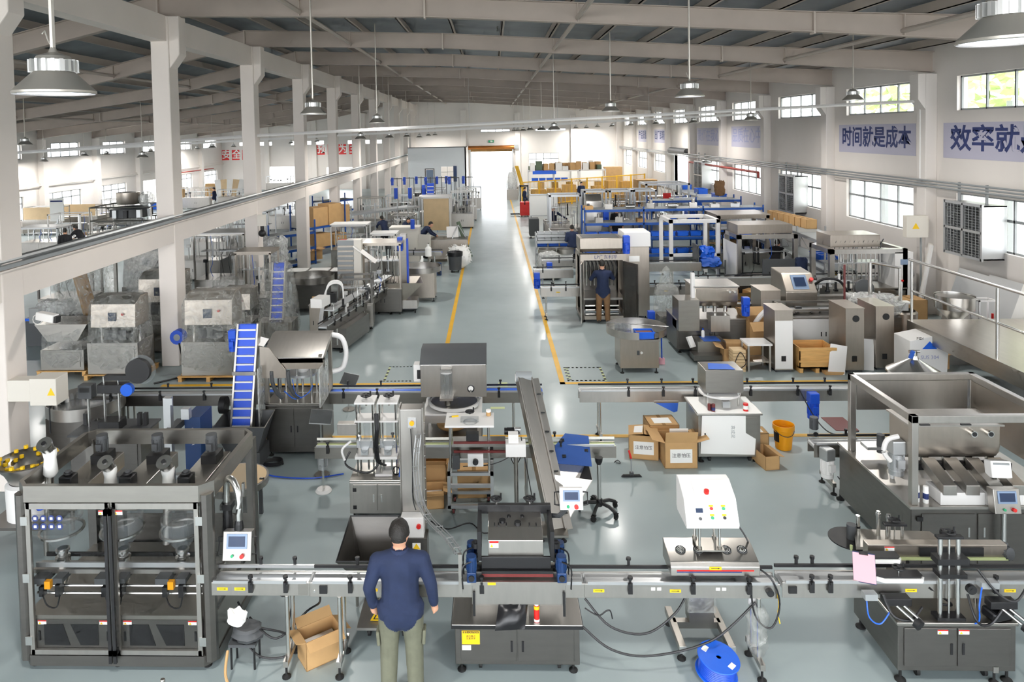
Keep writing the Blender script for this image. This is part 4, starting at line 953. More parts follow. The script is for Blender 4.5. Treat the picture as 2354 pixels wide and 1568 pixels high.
# wire chute from the elevator to the capper
m = M(); path = smoothpath([(-.96, 8.55, 1.75), (-.98, 8.4, 1.5), (-.92, 8.05, 1.3), (-.78, 7.7, 1.22), (-.55, 7.4, 1.17), (-.42, 7.2, 1.12)], 5)
for dx, dz in ((-.03, 0), (.03, 0), (-.03, .035), (.03, .035), (0, -.015)): m.tube([p + Vector((dx, dx * .3, dz)) for p in path], .006, 4)
for p in path[::3]: m.tube([p + Vector(q) for q in ((-.035, -.01, -.01), (.035, .01, -.01), (.035, .01, .045), (-.035, -.01, .045))], .006, 4, True)
tag(part('cap_chute', m, 'alu', smooth=False), 'curved wire cap chute sweeping from the elevator down to the capping machine', 'chute')
# ---- two-head filler
t = thing('two_head_filler', 'two-head liquid filler with white plates on a pale steel cabinet', 'machine', (-2.1, 9.85, 0))
cabinet(t, 0, .8, 0, .55, .1, .58, 'steel_h', 2, .03, .0, handle='chrome'); feet(t, [(.05, .05), (.75, .05), (.05, .5), (.75, .5)])
for z in (.2, .45): part('hinge', box(.05, .1, -.02, -.01, z - .025, z + .025), 'black', t)
for x in (.22, .55):
    h = part('filler_head', box(x - .15, x + .14, .12, .42, 1.62, 1.645), 'white_paint', t); part('head_plate', box(x - .15, x + .14, .12, .42, 1.36, 1.38), 'white_paint', h)
    sub('handwheel', WHEEL_H, h, (x, .27, 1.7), scale=(1.4, 1.4, 1.2)); part('wheel_stem', cyl((x, .27, 1.55), (x, .27, 1.7), .014, 8), 'chrome', h)
    for dx in (-.12, .11):
        for y in (.15, .39): part('guide_rod', cyl((x + dx, y, .58), (x + dx, y, 1.62), .014, 8), 'chrome', t)
    part('cylinder', M().cyl((x, .27, 1.0), (x, .27, 1.34), .05, 16), 'acrylic', h); part('valve_body', M().box(x - .12, x + .11, .1, .16, 1.0, 1.1).box(x - .05, x + .05, .04, .12, .92, 1.0), 'alu', h)
    part('lower_plate', box(x - .14, x + .13, .04, .4, .86, .9), 'white_paint', h); [part('nozzle', M().cyl((x + dx, .08, .7), (x + dx, .08, .86), .014, 8), 'chrome', h) for dx in (-.06, .05)]
    part('sensor_hose', M().tube(smoothpath([(x - .08, .1, 1.1), (x - .02, .0, .98), (x + .06, .02, 1.02), (x + .1, .1, 1.15)]), .009, 6), 'acrylic', h)
m = M()
for dx in (0, .02, -.02): m.tube(smoothpath([(.39 + dx, .1, 1.5), (.4 + dx, .06, 1.3), (.39 + dx, .04, 1.0), (.42 + dx, .05, .82), (.52, .08, .76)]), .014, 6)
m.tube(smoothpath([(.0, .1, .95), (-.06, .05, .8), (.1, .0, .72), (.3, .0, .7), (.42, .03, .8)]), .014, 6); part('hose_bundle', m, 'black', t)
part('white_hose', M().tube(smoothpath([(.02, .1, 1.1), (-.1, .05, 1.0), (-.06, .02, .86)]), .018, 8), 'white_paint', t)
part('tool_tray', M().box(.35, .6, .1, .35, .585, .62), 'white_paint', t); part('blue_cloth', M().prism([(.7, .62), (.82, .6), (.8, 1.0), (.74, .95)], .02, .06, 'y'), 'blue_tarp', t); part('cable_coil', M().tube([(.66 + .05 * math.cos(a_), .08, .68 + .06 * math.sin(a_)) for a_ in [i * .5 for i in range(26)]], .008, 5), 'black', t)
part('control_box', box(-.18, .1, .12, .24, 1.18, 1.34), 'steel_h', t, bevel=.004); part('control_arm', M().tube(smoothpath([(.02, .2, 1.2), (.12, .18, 1.14), (.14, .2, 1.0)]), .025, 8), 'chrome', t)
# ---- gear motor on round-foot stand, two reflector plates
p = G(744, 1130)
t = thing('gearmotor_stand', 'silver gear motor on a post with a round white base', 'motor', (p.x, p.y, 0)); part('round_base', M().lathe([(0, 0), (.12, 0), (.125, .015), (.1, .05), (0, .05)], n=24), 'white_paint', t); part('post', cyl((0, 0, .05), (0, 0, .35), .016, 8), 'chrome', t)
motor(t, (0, 0, .66), (PI, 0, 0), 1.25, 'alu', 'alu')
part('post', cyl((0, 0.0, .7), (0, 0, .82), .016, 8), 'chrome', t)
for (x, y, z, nm) in ((740, 1010, .0, 'square reflector plate on a post beside the hooded machine'), (800, 955, 0, 'tilted reflector plate on a tall post behind the two-head filler')):
    pass
def plate(px, py, Yd, label, tilt, rz_):
    q = GY(px, py, Yd); t = thing('panel_stand', label, 'stand', (q.x, Yd, 0)); part('post', cyl((0, 0, 0), (0, 0, q.z), .014, 8), 'chrome', t); part('post_foot', cyl((0, 0, 0), (0, 0, .02), .12, 18), 'steel', t)
    o = part('plate', box(-.17, .17, -.012, .012, -.02, .22), 'mirror_plate', t, loc=(0, -.03, q.z)); o.rotation_euler = (tilt, .1, rz_); part('plate_rim', M().tube([(-.17, 0, -.02), (.17, 0, -.02), (.17, 0, .22), (-.17, 0, .22)], .012, 4, True), 'alu', o, smooth=False)
plate(737, 970, 11.2, 'square steel plate tilted on a post before the hooded machine', -.9, .1); plate(800, 882, 13.9, 'tilted steel plate on a thin post by the rear conveyor', -.8, -.3)
# ---- middle conveyor
conveyor('narrow middle conveyor under the stamping cart and inclined elevator', -2.68, 1.72, 10.3, .9, w=.14, clamps=(.2, 1.55, 2.6, 3.6), back_clamps=(.6, 1.1, 3.5), legs=(1.4, 3.1), side='steel', rail='white_belt', ph=.18, belt='floor_green')
# ---- stamping cart
t = thing('stamping_cart', 'aluminium profile cart with white plates and red-wheeled casters', 'machine', (-.72, 9.98, 0))
frame_posts(t, 0, .66, 0, .45, .1, .62, .045, 'alu'); part('rail', box(0, .66, .2, .245, .3, .345), 'alu', t)
for x in (.08, .58):
    for y in (.06, .4): o = sub('caster', CASTER, t, (x, y, .0)); part('wheel_tyre', cyl((x - .014, y, .045), (x + .014, y, .045), .043, 12), 'maroon', t)
for x in (.05, .6):
    for y in (.06, .36): part('rod', cyl((x, y, .62), (x, y, 1.28), .018, 10), 'chrome', t)
tp = part('top_plate', box(-.02, .68, -.02, .46, 1.28, 1.31), 'white_paint', t, bevel=.004); sub('handwheel', WHEEL_H, tp, (.33, .3, 1.39), scale=(1.2, 1.2, 1.2)); part('acrylic_block', M().box(.2, .46, .1, .2, 1.31, 1.36), 'acrylic', tp); part('clear_ring', M().lathe([(.08, 1.31), (.1, 1.31), (.1, 1.33), (.08, 1.33)], (.34, .1, 0), 20), 'acrylic', tp)
part('mid_plate', box(.08, .84, .04, .3, .98, 1.02), 'steel_h', t); part('red_belt', box(.1, .84, .02, .05, 1.03, 1.06), 'maroon', t); part('red_belt', box(.1, .84, .02, .05, .9, .93), 'maroon', t); part('print_head', box(.28, .46, .05, .16, 1.06, 1.16), 'black', t)
part('slide_bracket', M().box(.3, .52, -.02, .1, .72, .9), 'white_paint', t); part('slide_knob', cyl((.41, -.02, .8), (.41, -.07, .8), .04, 14), 'black', t); part('motor_block', box(.08, .18, .02, .14, .66, .86), 'dark_grey', t)
p = G(1046, 958, 1.31); o = thing('box_cutter', 'yellow utility knife lying on the white top plate', 'knife', p, .3); part('knife_grip', box(-.05, .05, -.012, .012, 0, .016), 'yellow', o); part('knife_blade', box(-.09, -.05, -.008, .008, .004, .01), 'steel', o)
p = G(1123, 955, 1.31); o = thing('plastic_jar', 'white-lidded jar standing on the corner of the white top plate', 'jar', p); part('jar_body', M().lathe([(0, 0), (.035, 0), (.035, .06), (0, .06)], n=16), 'card', o); part('jar_lid', M().lathe([(.037, .055), (.037, .085), (0, .085)], n=16), 'paper', o)
carton('open carton on its side under the stamping cart', (-.95, 10.3, 0), .3, .3, .26, .1, True, 'card', (), (.6, .9, .7, .4), fill='paper')
carton('taller open carton behind the stamping cart', (-.98, 10.75, 0), .42, .36, .46, 0, True, 'card', (), (.3, .3, .3, .3))
carton('long flat carton lying inside the stamping cart', (-.36, 10.62, 0), .5, .3, .42, .05, False, 'card')
cable('black cable trailing across the floor below the stamping cart', [(-.95, 9.8, .02), (-.7, 9.6, .02), (-.4, 9.75, .02), (-.2, 9.5, .02), (.05, 9.65, .02)], .008)
cable('coiled black cable hanging on the middle conveyor', [(-.5, 10.18, .62), (-.1, 10.15, .66), (.18, 10.15, .78), (.28, 10.14, .95), (.34, 10.14, .8), (.26, 10.14, .66), (.2, 10.14, .78), (.3, 10.15, .9)], .007)
# ---- steel box sorter with clear cylinder
t = thing('sorting_machine', 'large stainless box sorter with a clear cylinder in front and a white ring below', 'machine', (-1.26, 11.75, 0))
part('sorter_box', M().prism([(0, 1.05), (0, 1.6), (.3, 1.76), (.62, 1.76), (.62, 1.05)], 0, 1.1, 'x'), 'steel_h', t, bevel=.008); part('sorter_lid', M().prism([(-.004, 1.6), (.3, 1.765), (.63, 1.765), (.63, 1.775), (.3, 1.775), (-.01, 1.612)], -.01, 1.11, 'x'), 'dark_grey', t)
part('clear_tube', M().lathe([(.1, 1.1), (.1, 1.58)], (.44, -.1, 0), 20), 'acrylic', t); part('tube_piston', M().lathe([(0, 1.5), (.095, 1.5), (.095, 1.52), (0, 1.52)], (.44, -.1, 0), 18), 'white_paint', t); part('tube_bracket', box(.33, .55, -.2, 0, 1.06, 1.1), 'steel_h', t); part('tube_bracket', box(.35, .53, -.16, 0, 1.52, 1.56), 'steel_h', t)
for a_ in (0, 2.1, 4.2): part('tube_rod', cyl((.44 + .05 * math.cos(a_), -.1 + .05 * math.sin(a_), 1.1), (.44 + .05 * math.cos(a_), -.1 + .05 * math.sin(a_), 1.5), .006, 6), 'chrome', t)
g_ = part('pressure_gauge', M().cyl((.84, 0, 1.2), (.84, -.04, 1.2), .06, 18), 'black', t); part('gauge_face', cyl((.84, -.04, 1.21), (.84, -.045, 1.21), .042, 18), 'paper', g_); part('gauge_stem', M().box(.825, .855, -.05, -.02, 1.14, 1.19), 'chrome', g_)
part('side_fan', M().box(-.12, 0, .05, .25, 1.3, 1.58), 'white_paint', t); part('fan_face', M().box(-.06, 0, .04, .05, 1.35, 1.5), 'black', t)
part('sort_ring', M().lathe([(.4, .9), (.43, .9), (.43, .95), (.4, .95)], (.55, .15, 0), 32), 'white_paint', t); part('ring_disc', M().lathe([(0, .91), (.4, .91)], (.55, .15, 0), 32), 'steel_h', t)
part('bed_plate', box(.05, 1.02, -.25, .5, .82, .86), 'white_paint', t); part('bed_skirt', M().box(.05, 1.02, -.26, -.24, .72, .84), 'alu', t)
for x in (.1, .97): part('bed_leg', box(x - .03, x + .03, -.2, -.14, 0, .82), 'alu', t); part('bed_leg', box(x - .03, x + .03, .4, .46, 0, 1.06), 'alu', t)
part('bed_shelf', box(.05, 1.02, -.2, .45, .4, .44), 'steel', t); part('parts_bag', M().sph((.5, .1, .55), .16, 8, (1.6, 1, .7)), 'card', t)
part('centre_shaft', cyl((.45, .0, .92), (.45, .0, 1.06), .05, 14), 'steel', t)
# ---- inclined elevator with blue covered hopper
t = thing('inclined_elevator', 'inclined stainless cap elevator with a blue-covered hopper at its foot', 'elevator', (0, 0, 0))
def slant(nm, a, b, w, d, mt, par=t):
    a, b = Vector(a), Vector(b); v = b - a; mid = (a + b) / 2; L = v.length
    rx = math.atan2(-v.y, v.z); ry = math.asin(v.x / L)
    m = M().box(-w / 2, w / 2, -d / 2, d / 2, -L / 2, L / 2); o = part(nm, m, mt, par, bevel=.005)
    o.matrix_local = Matrix.Translation(mid) @ v.to_track_quat('Z', 'Y').to_matrix().to_4x4(); return o
ea, eb = (.78, 9.45, .1), (.42, 10.6, 1.76)
def rail3(nm, off, w, d, mt): return slant(nm, (ea[0] + off, ea[1], ea[2]), (eb[0] + off, eb[1], eb[2]), w, d, mt)
rail3('elevator_side', -.1, .02, .16, 'steel_h'); rail3('elevator_side', .1, .02, .16, 'steel_h'); rail3('elevator_back', 0, .18, .05, 'steel'); o = rail3('elevator_belt', 0, .17, .12, 'steel_h')
rail3('wide_flange', .17, .1, .03, 'steel_h')
part('head_drum', cyl((.3, 10.62, 1.78), (.54, 10.62, 1.78), .08, 18), 'grey_paint', t); part('drum_cap', cyl((.29, 10.62, 1.76), (.3, 10.62, 1.76), .06, 18), 'white_paint', t)
for i in range(7):
    f = .12 + i * .13; q = Vector(ea).lerp(Vector(eb), f); part('cleat_slot', box(q.x + .14, q.x + .2, q.y - .1, q.y - .085, q.z - .005, q.z + .01), 'black', t)
motor(t, (.3, 10.15, 1.15), (0, -PI / 2, 0), .8, 'black', 'alu')
hp = part('hopper', M(), 'steel_h', t) if False else None
m = M(); A_ = [(.78, 9.8, .68), (1.32, 9.8, .6), (1.32, 10.3, .66), (.86, 10.3, .72)]; B_ = [(.74, 9.6, .12), (.95, 9.6, .12), (.95, 9.85, .12), (.74, 9.85, .12)]
for i in range(4): j = (i + 1) % 4; m.quad(A_[i], A_[j], B_[j], B_[i])
o = part('hopper', m, 'steel_h', t, smooth=False); o.modifiers.new('thick', 'SOLIDIFY').thickness = .01
cvr = part('hopper_cover', M().add([(.8, 9.93, .78), (1.33, 9.95, .72), (1.34, 10.36, .98), (1.0, 10.36, 1.02), (.84, 10.18, .92)], [(0, 1, 2, 3, 4)]), 'blue_cover', t, smooth=False); cvr.modifiers.new('thick', 'SOLIDIFY').thickness = .008
for q in ((.95, 10.25, .97), (.95, 10.02, .84), (1.28, 10.15, .86)): part('cover_hinge', M().ob(q, (.05, .04, .02), (.55, 0, 0)), 'black', cvr)
part('support_post', cyl((.26, 9.9, .04), (.26, 9.9, .95), .03, 12), 'steel', t); part('post_box', M().box(.12, .4, 9.82, 10.0, .92, 1.1), 'white_paint', t); part('post_box', M().box(.16, .3, 9.86, 9.98, 1.1, 1.22), 'white_paint', t)
part('base_plate', box(.5, .92, 9.25, 9.6, .1, .13), 'steel', t); part('foot_board', box(.2, .55, 9.3, 9.5, .05, .12), 'white_paint', t)
feet(t, [(.86, 9.34), (.56, 9.34), (.8, 9.56)])
part('hanging_cable', M().tube(smoothpath([(.34, 9.95, 1.15), (.4, 9.9, .8), (.46, 9.8, .45), (.5, 9.6, .2)]), .008, 6), 'black', t)
# ---- caster foot stand
p = G(1378, 1178)
t = thing('caster_stand', 'chrome post on a black five-spoke caster base beside the middle conveyor', 'stand', (p.x, p.y, 0))
part('post', cyl((0, 0, .14), (0, 0, .74), .03, 14), 'chrome', t); part('post_head', M().lathe([(.03, .7), (.05, .74), (.06, .8), (0, .8)], n=12), 'black', t); part('hub', cyl((0, 0, .1), (0, 0, .2), .045, 12), 'black', t)
for i in range(5):
    a_ = 2 * PI * i / 5 + .5; d_ = Vector((math.cos(a_), math.sin(a_), 0)); part('spoke', M().tube([d_ * .03 + Vector((0, 0, .15)), d_ * .17 + Vector((0, 0, .14)), d_ * .28 + Vector((0, 0, .09))], .025, 6), 'black', t); sub('caster', CASTER, t, tuple(d_ * .28), (0, 0, a_))
# floor squeegee
p = G(1452, 1096)
t = thing('floor_squeegee', 'black floor squeegee with an upright handle on the open grey floor', 'squeegee', (p.x, p.y, 0)); part('blade', M().prism([(-.16, 0), (.16, 0), (.13, .03), (-.13, .03)], -.02, .02, 'y'), 'black', t); part('handle', cyl((0, 0, .03), (-.0, .02, .28), .012, 8), 'grey_paint', t); part('handle_joint', M().box(-.03, .03, -.02, .03, .02, .07), 'dark_grey', t); part('handle_grip', cyl((0, .02, .28), (-.03, .05, .4), .016, 8), 'red', t)
cable('small black cord knot lying on the open grey floor', [tuple(G(1412, 1064)[:2]) + (.01,), tuple(G(1420, 1060)[:2]) + (.015,), tuple(G(1426, 1066)[:2]) + (.01,), tuple(G(1416, 1067)[:2]) + (.02,)], .006)
# ---- cartons with paper labels
p = G(1485, 1057); t = carton('closed carton with handwritten paper labels beside the bigger carton', (p.x, p.y + .2, 0), .48, .4, .4, -.18, True, 'card', (('f', '注意怕压'),), (0, 0, 0, 0)); 
part('top_flap', M().add([(-.24, -.2, .4), (0, -.2, .43), (0, .2, .43), (-.24, .2, .4)], [(0, 1, 2, 3)]).add([(.24, -.2, .4), (0.01, -.2, .43), (0.01, .2, .43), (.24, .2, .4)], [(0, 1, 2, 3)]), 'card', t); part('top_paper', M().add([(-.16, -.12, .413), (-.02, -.14, .432), (.0, .14, .434), (-.14, .14, .416)], [(0, 1, 2, 3)]), 'paper', t)
p = G(1566, 1078); t = carton('open carton marked with a handle-with-care paper in front', (p.x, p.y + .26, 0), .52, .5, .42, .02, True, 'card', (('f', '注意怕压'),), (.12, .85, .5, .5)); part('back_label', box(-.15, .15, -.13, -.12, .47, .6), 'paper', t)
carton('second carton standing behind the carton marked with a paper', (p.x - .12, p.y + .85, 0), .5, .45, .45, .05, False, 'card', (('f', '怕压'), ('t', '')))
# ---- rotary cap unit
t = thing('rotary_unit', 'rotary cap unit on a cabinet covered in white protective film', 'machine', (3.28, 11.58, 0))
cabinet(t, 0, 1.0, 0, .72, .1, .82, 'steel', 1, .03, .03, topmat='steel_h'); feet(t, [(.06, .06), (.94, .06), (.06, .66), (.94, .66)]); feet(t, [(.2, .08), (.85, .08)], kind=CASTER)
part('white_film', M().prism([(.03, .16), (.9, .14), (.92, .4), (.76, .5), (.76, .78), (.06, .8)], -.016, -.013, 'y'), 'paper', t); text('handwriting', '高成泥', .07, 'grey_paint', t, (.55, -.017, .52), (PI / 2, PI / 2, 0), extr=.0003)
part('table_film', box(-.01, 1.01, -.01, .72, .82, .823), 'paper', t)
part('rotary_disc', M().lathe([(0, .98), (.34, .98), (.34, 1.01), (.3, 1.02), (0, 1.02)], (.5, .5, 0), 28), 'white_paint', t)
for x, y in ((.25, .3), (.75, .3), (.3, .68), (.72, .68)): part('support_rod', cyl((x, y, .82), (x, y, 1.2), .016, 8), 'chrome', t)
part('head_box', M().box(.2, .82, .25, .72, 1.06, 1.44), 'steel', t, bevel=.006); part('blue_film', M().add([(.26, .3, 1.445), (.7, .28, 1.445), (.66, .55, 1.45), (.34, .6, 1.45)], [(0, 1, 2, 3)]), 'blue_tarp', t)
part('valve_knob', M().box(.44, .56, .12, .2, .86, .96), 'alu', t); part('valve_knob', M().cyl((.22, .12, .83), (.22, .12, .93), .03, 10), 'maroon', t)
p = Vector((4.08, 11.68, .823)); o = thing('paint_can', 'small red-banded can standing on the filmed rotary table', 'can', p); part('can_body', M().lathe([(0, 0), (.04, 0), (.04, .12), (0, .12)], n=16), 'red', o); part('can_band', M().lathe([(.041, .03), (.041, .09)], n=16), 'paper', o)
p = Vector((3.55, 11.66, .823)); o = thing('paint_can', 'blue and maroon can on the near edge of the filmed rotary table', 'can', p); part('can_body', M().lathe([(0, 0), (.03, 0), (.03, .12), (0, .12)], n=16), 'maroon', o); part('can_band', M().lathe([(.031, .02), (.031, .07)], n=16), 'sign_blue', o)
# bucket and cartons beside it
p = G(1810, 1040); t = thing('plastic_bucket', 'bright orange-yellow open plastic bucket beside the rotary unit', 'bucket', (p.x, p.y + .16, 0)); part('bucket_wall', M().lathe([(0, 0.005), (.125, 0.005), (.155, .33), (.175, .34), (.175, .42), (.165, .42), (.16, .35), (.13, .02), (0, .02)], n=28), 'orange', t); part('bucket_handle', M().tube([(.17 * math.cos(a_), .17 * math.sin(a_) , .38 - .12 * math.sin(a_ - PI)) for a_ in [PI + PI * i / 12 for i in range(13)]], .006, 5), 'dark_grey', t); part('bucket_patch', M().lathe([(.151, .14), (.158, .3)], n=4, a0=3.0, a1=3.9), 'black', t)
p = G(1768, 1082); carton('long open carton with green tape on the floor by the bucket', (p.x + .02, p.y + .24, 0), .24, .46, .22, .18, True, 'card', (), (0, .8, .7, 0)); 
carton('closed carton behind the long open carton', (p.x + .05, p.y + .75, 0), .36, .3, .34, 0, False, 'card', (('t', ''),))
# ---- rear conveyors of this row
conveyor('long stainless conveyor ending short of the aisle beside the rotary unit', 1.46, 6.2, 12.5, .9, w=.2, clamps=(.85, 1.45, 2.0, 2.95, 3.75, 4.3, 4.9, 5.0), legs=(.35,), ph=.2, side='steel_h')
t = conveyor('stainless conveyor with a blue belt between the hooded machine and the inclined elevator', -4.3, .82, 12.5, .9, w=.2, clamps=(1.6, 2.2, 3.6, 4.35), legs=(.5, 4.6), ph=.2, side='steel', belt='bright_blue')
conveyor('dark conveyor behind the tall blue cleated elevator', -7.4, -4.35, 12.5, .88, w=.2, clamps=(.5, 1.4, 2.2), legs=(.8, 2.2), ph=.2, side='steel_dark')
p = GY(1875, 945, 12.2); t = thing('hanging_gearmotor', 'bright blue gear motor hanging from the rear conveyor beside the steel frame', 'motor', (p.x, 12.3, .78)); motor(t, (0, 0, .02), (PI, 0, .0), 1.5, 'blue', 'blue')
part('mount_plate', box(-.08, .08, .05, .1, -.05, .12), 'steel', t)
p = G(1497, 948, .5); o = part('blue_film_strip', M().prism([(0, .0), (.42, .02), (.4, -.16), (.34, -.18)], -.002, .002, 'y'), 'blue_tarp'); o.location = (2.75, 12.38, .70); tag(o, 'loose strip of blue film hanging below the rear conveyor', 'film')
part('hang_clip', M().box(0, .42, -.01, .02, -.01, .02), 'steel', o)
# ---- hooded machine and blue cleated elevator
t = thing('hooded_machine', 'upright stainless machine with a sloping hood over a two-door cabinet', 'machine', (-3.93, 11.85, 0))
cabinet(t, 0, .98, 0, .8, .08, .92, 'steel_dark', 2, .03, .0, topmat='steel'); feet(t, [(.06, .06), (.92, .06), (.06, .74), (.92, .74)])
for x in (0, .93): part('side_post', box(x, x + .06, .0, .07, .9, 1.75), 'steel', t); part('side_post', box(x, x + .06, .7, .77, .9, 1.9), 'steel', t)
part('hood', M().prism([(-.02, 1.62), (-.02, 1.72), (.62, 1.95), (.8, 1.95), (.8, 1.86), (.64, 1.86)], -.04, 1.02, 'x'), 'steel_h', t, bevel=.006); part('hood_skirt', M().prism([(-.02, 1.52), (.08, 1.52), (.08, 1.7), (-.02, 1.7)], -.04, 1.02, 'x'), 'steel_warm', t)
part('open_door', M().box(1.0, 1.02, -.28, .3, .95, 1.6), 'film_thick', t); part('left_door', M().box(-.04, -.02, -.25, .1, .6, 1.6), 'film_thick', t)
for x in (.14, .42):
    m = M(); pth = smoothpath([(x, -.05, 1.5), (x + .01, -.05, 1.3), (x + .06, .0, 1.12), (x + .14, .05, 1.0)], 5)
    for q0, q1 in zip(pth, pth[1:]): m.cyl(q0, q1, .035, 8)
    part('cap_slide', m, 'dark_grey', t)
for x in (.2, .5, .75):
    for y in (.2, .55): part('turret_rod', cyl((x, y, .92), (x, y, 1.7), .02, 10), 'chrome', t)
part('turret_plate', M().lathe([(0, 1.3), (.26, 1.3), (.26, 1.34), (0, 1.34)], (.55, .4, 0), 20), 'alu', t); part('turret_core', M().lathe([(.08, 1.34), (.12, 1.4), (.12, 1.6), (0, 1.6)], (.55, .4, 0), 18), 'white_paint', t)
m = M()
for pts in ([(.3, .1, 1.1), (.5, .05, .98), (.7, .1, 1.05), (.8, .1, 1.2)], [(.45, .1, 1.3), (.52, .0, 1.1), (.62, .05, 1.0)]): m.tube(smoothpath(pts), .008, 5)
part('air_tube', m, 'bright_blue', t); part('shovel_plate', M().prism([(-.05, 1.38), (.42, 1.38), (.38, 1.52), (.1, 1.9), (-.05, 1.92)], -.06, -.045, 'y'), 'steel_warm', t)
part('mesh_chute', M().add([(-.5, .1, 2.0), (.0, .0, 1.9), (.0, .3, 1.95), (-.5, .4, 2.05)], [(0, 1, 2, 3)]), 'white_paint', t, smooth=False)
part('vent_hose', M().tube(smoothpath([(1.0, .7, 1.9), (1.2, .65, 1.85), (1.28, .6, 1.6), (1.22, .55, 1.35), (1.05, .5, 1.3)]), .045, 10), 'white_paint', t)
for x in (.12, .86): pass
t = thing('cleated_elevator', 'tall blue cleated belt elevator with a dark hopper beside the hooded machine', 'elevator', (-4.4, 11.25, 0))
lean = math.atan2(.55, 1.75)
def on(z): return .05 + z * .3
m = M().add([(0.02, on(.3) - .03, .3), (.34, on(.3) - .03, .3), (.34, on(2.25) - .03, 2.25), (.02, on(2.25) - .03, 2.25), (0.02, on(.3) + .05, .3), (.34, on(.3) + .05, .3), (.34, on(2.25) + .05, 2.25), (.02, on(2.25) + .05, 2.25)], [(0, 1, 2, 3), (7, 6, 5, 4), (0, 4, 5, 1), (2, 6, 7, 3)]); bl = part('belt', m, 'blue_belt', t, smooth=False)
for x in (0, .34): part('belt_side', M().add([(x, on(.25) - .07, .25), (x + .03, on(.25) - .07, .25), (x + .03, on(2.28) - .07, 2.28), (x, on(2.28) - .07, 2.28), (x, on(.25) + .1, .25), (x + .03, on(.25) + .1, .25), (x + .03, on(2.28) + .1, 2.28), (x, on(2.28) + .1, 2.28)], [(0, 1, 2, 3), (7, 6, 5, 4), (0, 4, 5, 1), (2, 6, 7, 3), (0, 3, 7, 4), (1, 5, 6, 2)]), 'steel', t, smooth=False)
for i in range(14): z = .42 + i * .135; part('cleat', M().box(.03, .33, on(z) - .065, on(z) - .03, z - .012, z + .012), 'white_belt', bl)
part('joint_band', box(-.02, .39, on(1.5) - .08, on(1.5) - .05, 1.47, 1.53), 'steel_h', t)
motor(t, (-.08, on(2.1), 2.1), (PI, 0, 0), 1.2, 'blue', 'blue')
m = M(); A_ = [(-.18, -.05, .78), (.66, -.05, .78), (.66, .5, .85), (-.18, .5, .85)]; B_ = [(0, .05, .3), (.5, .05, .3), (.5, .4, .3), (0, .4, .3)]
for i in range(4): j = (i + 1) % 4; m.quad(A_[i], A_[j], B_[j], B_[i])
m.quad(*B_); o = part('hopper', m, 'dark_grey', t, smooth=False); o.modifiers.new('thick', 'SOLIDIFY').thickness = .01; part('hopper_edge', M().tube(A_, .012, 4, True), 'steel', t, smooth=False)
part('base_box', box(-.05, .55, .0, .5, .08, .34), 'dark_grey', t); feet(t, [(.0, .05), (.5, .05), (.0, .45), (.5, .45)])
part('side_guard', M().lathe([(0, 0), (.14, 0), (.14, .1), (0, .1)], n=16).xf(Matrix.Translation((-.2, .35, 1.0)) @ Matrix.Rotation(PI / 2, 4, 'Y')), 'black', t)
cable('blue air hose winding over the floor past the hooded machine', [tuple(G(610, 1075)[:2]) + (.02,), tuple(G(612, 1092)[:2]) + (.02,), tuple(G(650, 1100)[:2]) + (.02,), tuple(G(720, 1102)[:2]) + (.02,), tuple(G(790, 1092)[:2]) + (.02,)], .011, 'blue', 'air_hose')
m = M().tube([(.16 * (1 + .04 * math.sin(i)) * math.cos(i * .35), .11 * math.sin(i * .35), .02 + i * .0012) for i in range(60)], .012, 5)
o = part('cable_coil', m, 'black', smooth=True); q = G(628, 1070); o.location = (q.x, q.y, 0); tag(o, 'black coil of cable on the floor at the foot of the hooded machine', 'cable')
# ---- round wooden-top table
t = thing('round_table', 'round plywood-topped stand with a steel rim beside the filling enclosure', 'table', (-3.72, 9.85, 0))
part('table_top', M().lathe([(0, .62), (.42, .62), (.42, .635), (0, .635)], n=32), 'ply', t); part('table_rim', M().lathe([(.42, .54), (.45, .54), (.45, .63), (.42, .63)], n=32), 'steel', t)
for a_ in (.6, 2.2, 3.8, 5.4): part('table_leg', box(.34 * math.cos(a_) - .025, .34 * math.cos(a_) + .025, .34 * math.sin(a_) - .025, .34 * math.sin(a_) + .025, 0, .56), 'dark_grey', t)
p = G(602, 1101, .635); o = thing('padlock', 'small black lock lying on the round plywood table', 'lock', p); part('lock_body', box(-.03, .03, -.015, .015, 0, .014), 'black', o); part('lock_plate', box(-.018, .018, -.008, .008, .014, .017), 'alu', o)
# ---- vibratory bowl with yellow caps
p = GY(10, 1000, 9.4)
t = thing('vibratory_bowl', 'steel vibratory bowl full of yellow caps at the edge of the hall column', 'machine', (-6.38, 9.3, 0))
part('bowl', M().lathe([(0, .85), (.2, .85), (.28, 1.02), (.38, 1.14), (.4, 1.16), (.38, 1.17), (.27, 1.1), (.2, 1.0), (0, .98)], n=28), 'steel', t); part('bowl_base', M().lathe([(.26, .4), (.27, .85), (.22, .88)], n=24), 'white_paint', t); part('bowl_table', box(-.4, .5, -.35, .4, .36, .4), 'steel_dark', t)
for x in (-.3, .4):
    for y in (-.28, .32): part('leg', cyl((x, y, 0), (x, y, .36), .03, 8), 'steel', t)
for i in range(26):
    a_ = i * 2.4; r_ = (.24 if i % 2 else .32) + .02 * (i % 3); part('cap', M().cyl((r_ * math.cos(a_), r_ * math.sin(a_), 1.08 + (r_ - .24) * .8), (r_ * math.cos(a_), r_ * math.sin(a_), 1.12 + (r_ - .24) * .8), .028, 8), 'yellow', t)
motor(t, (.3, -.2, .52), (0, 0, 0), .9, 'blue', gear=False)
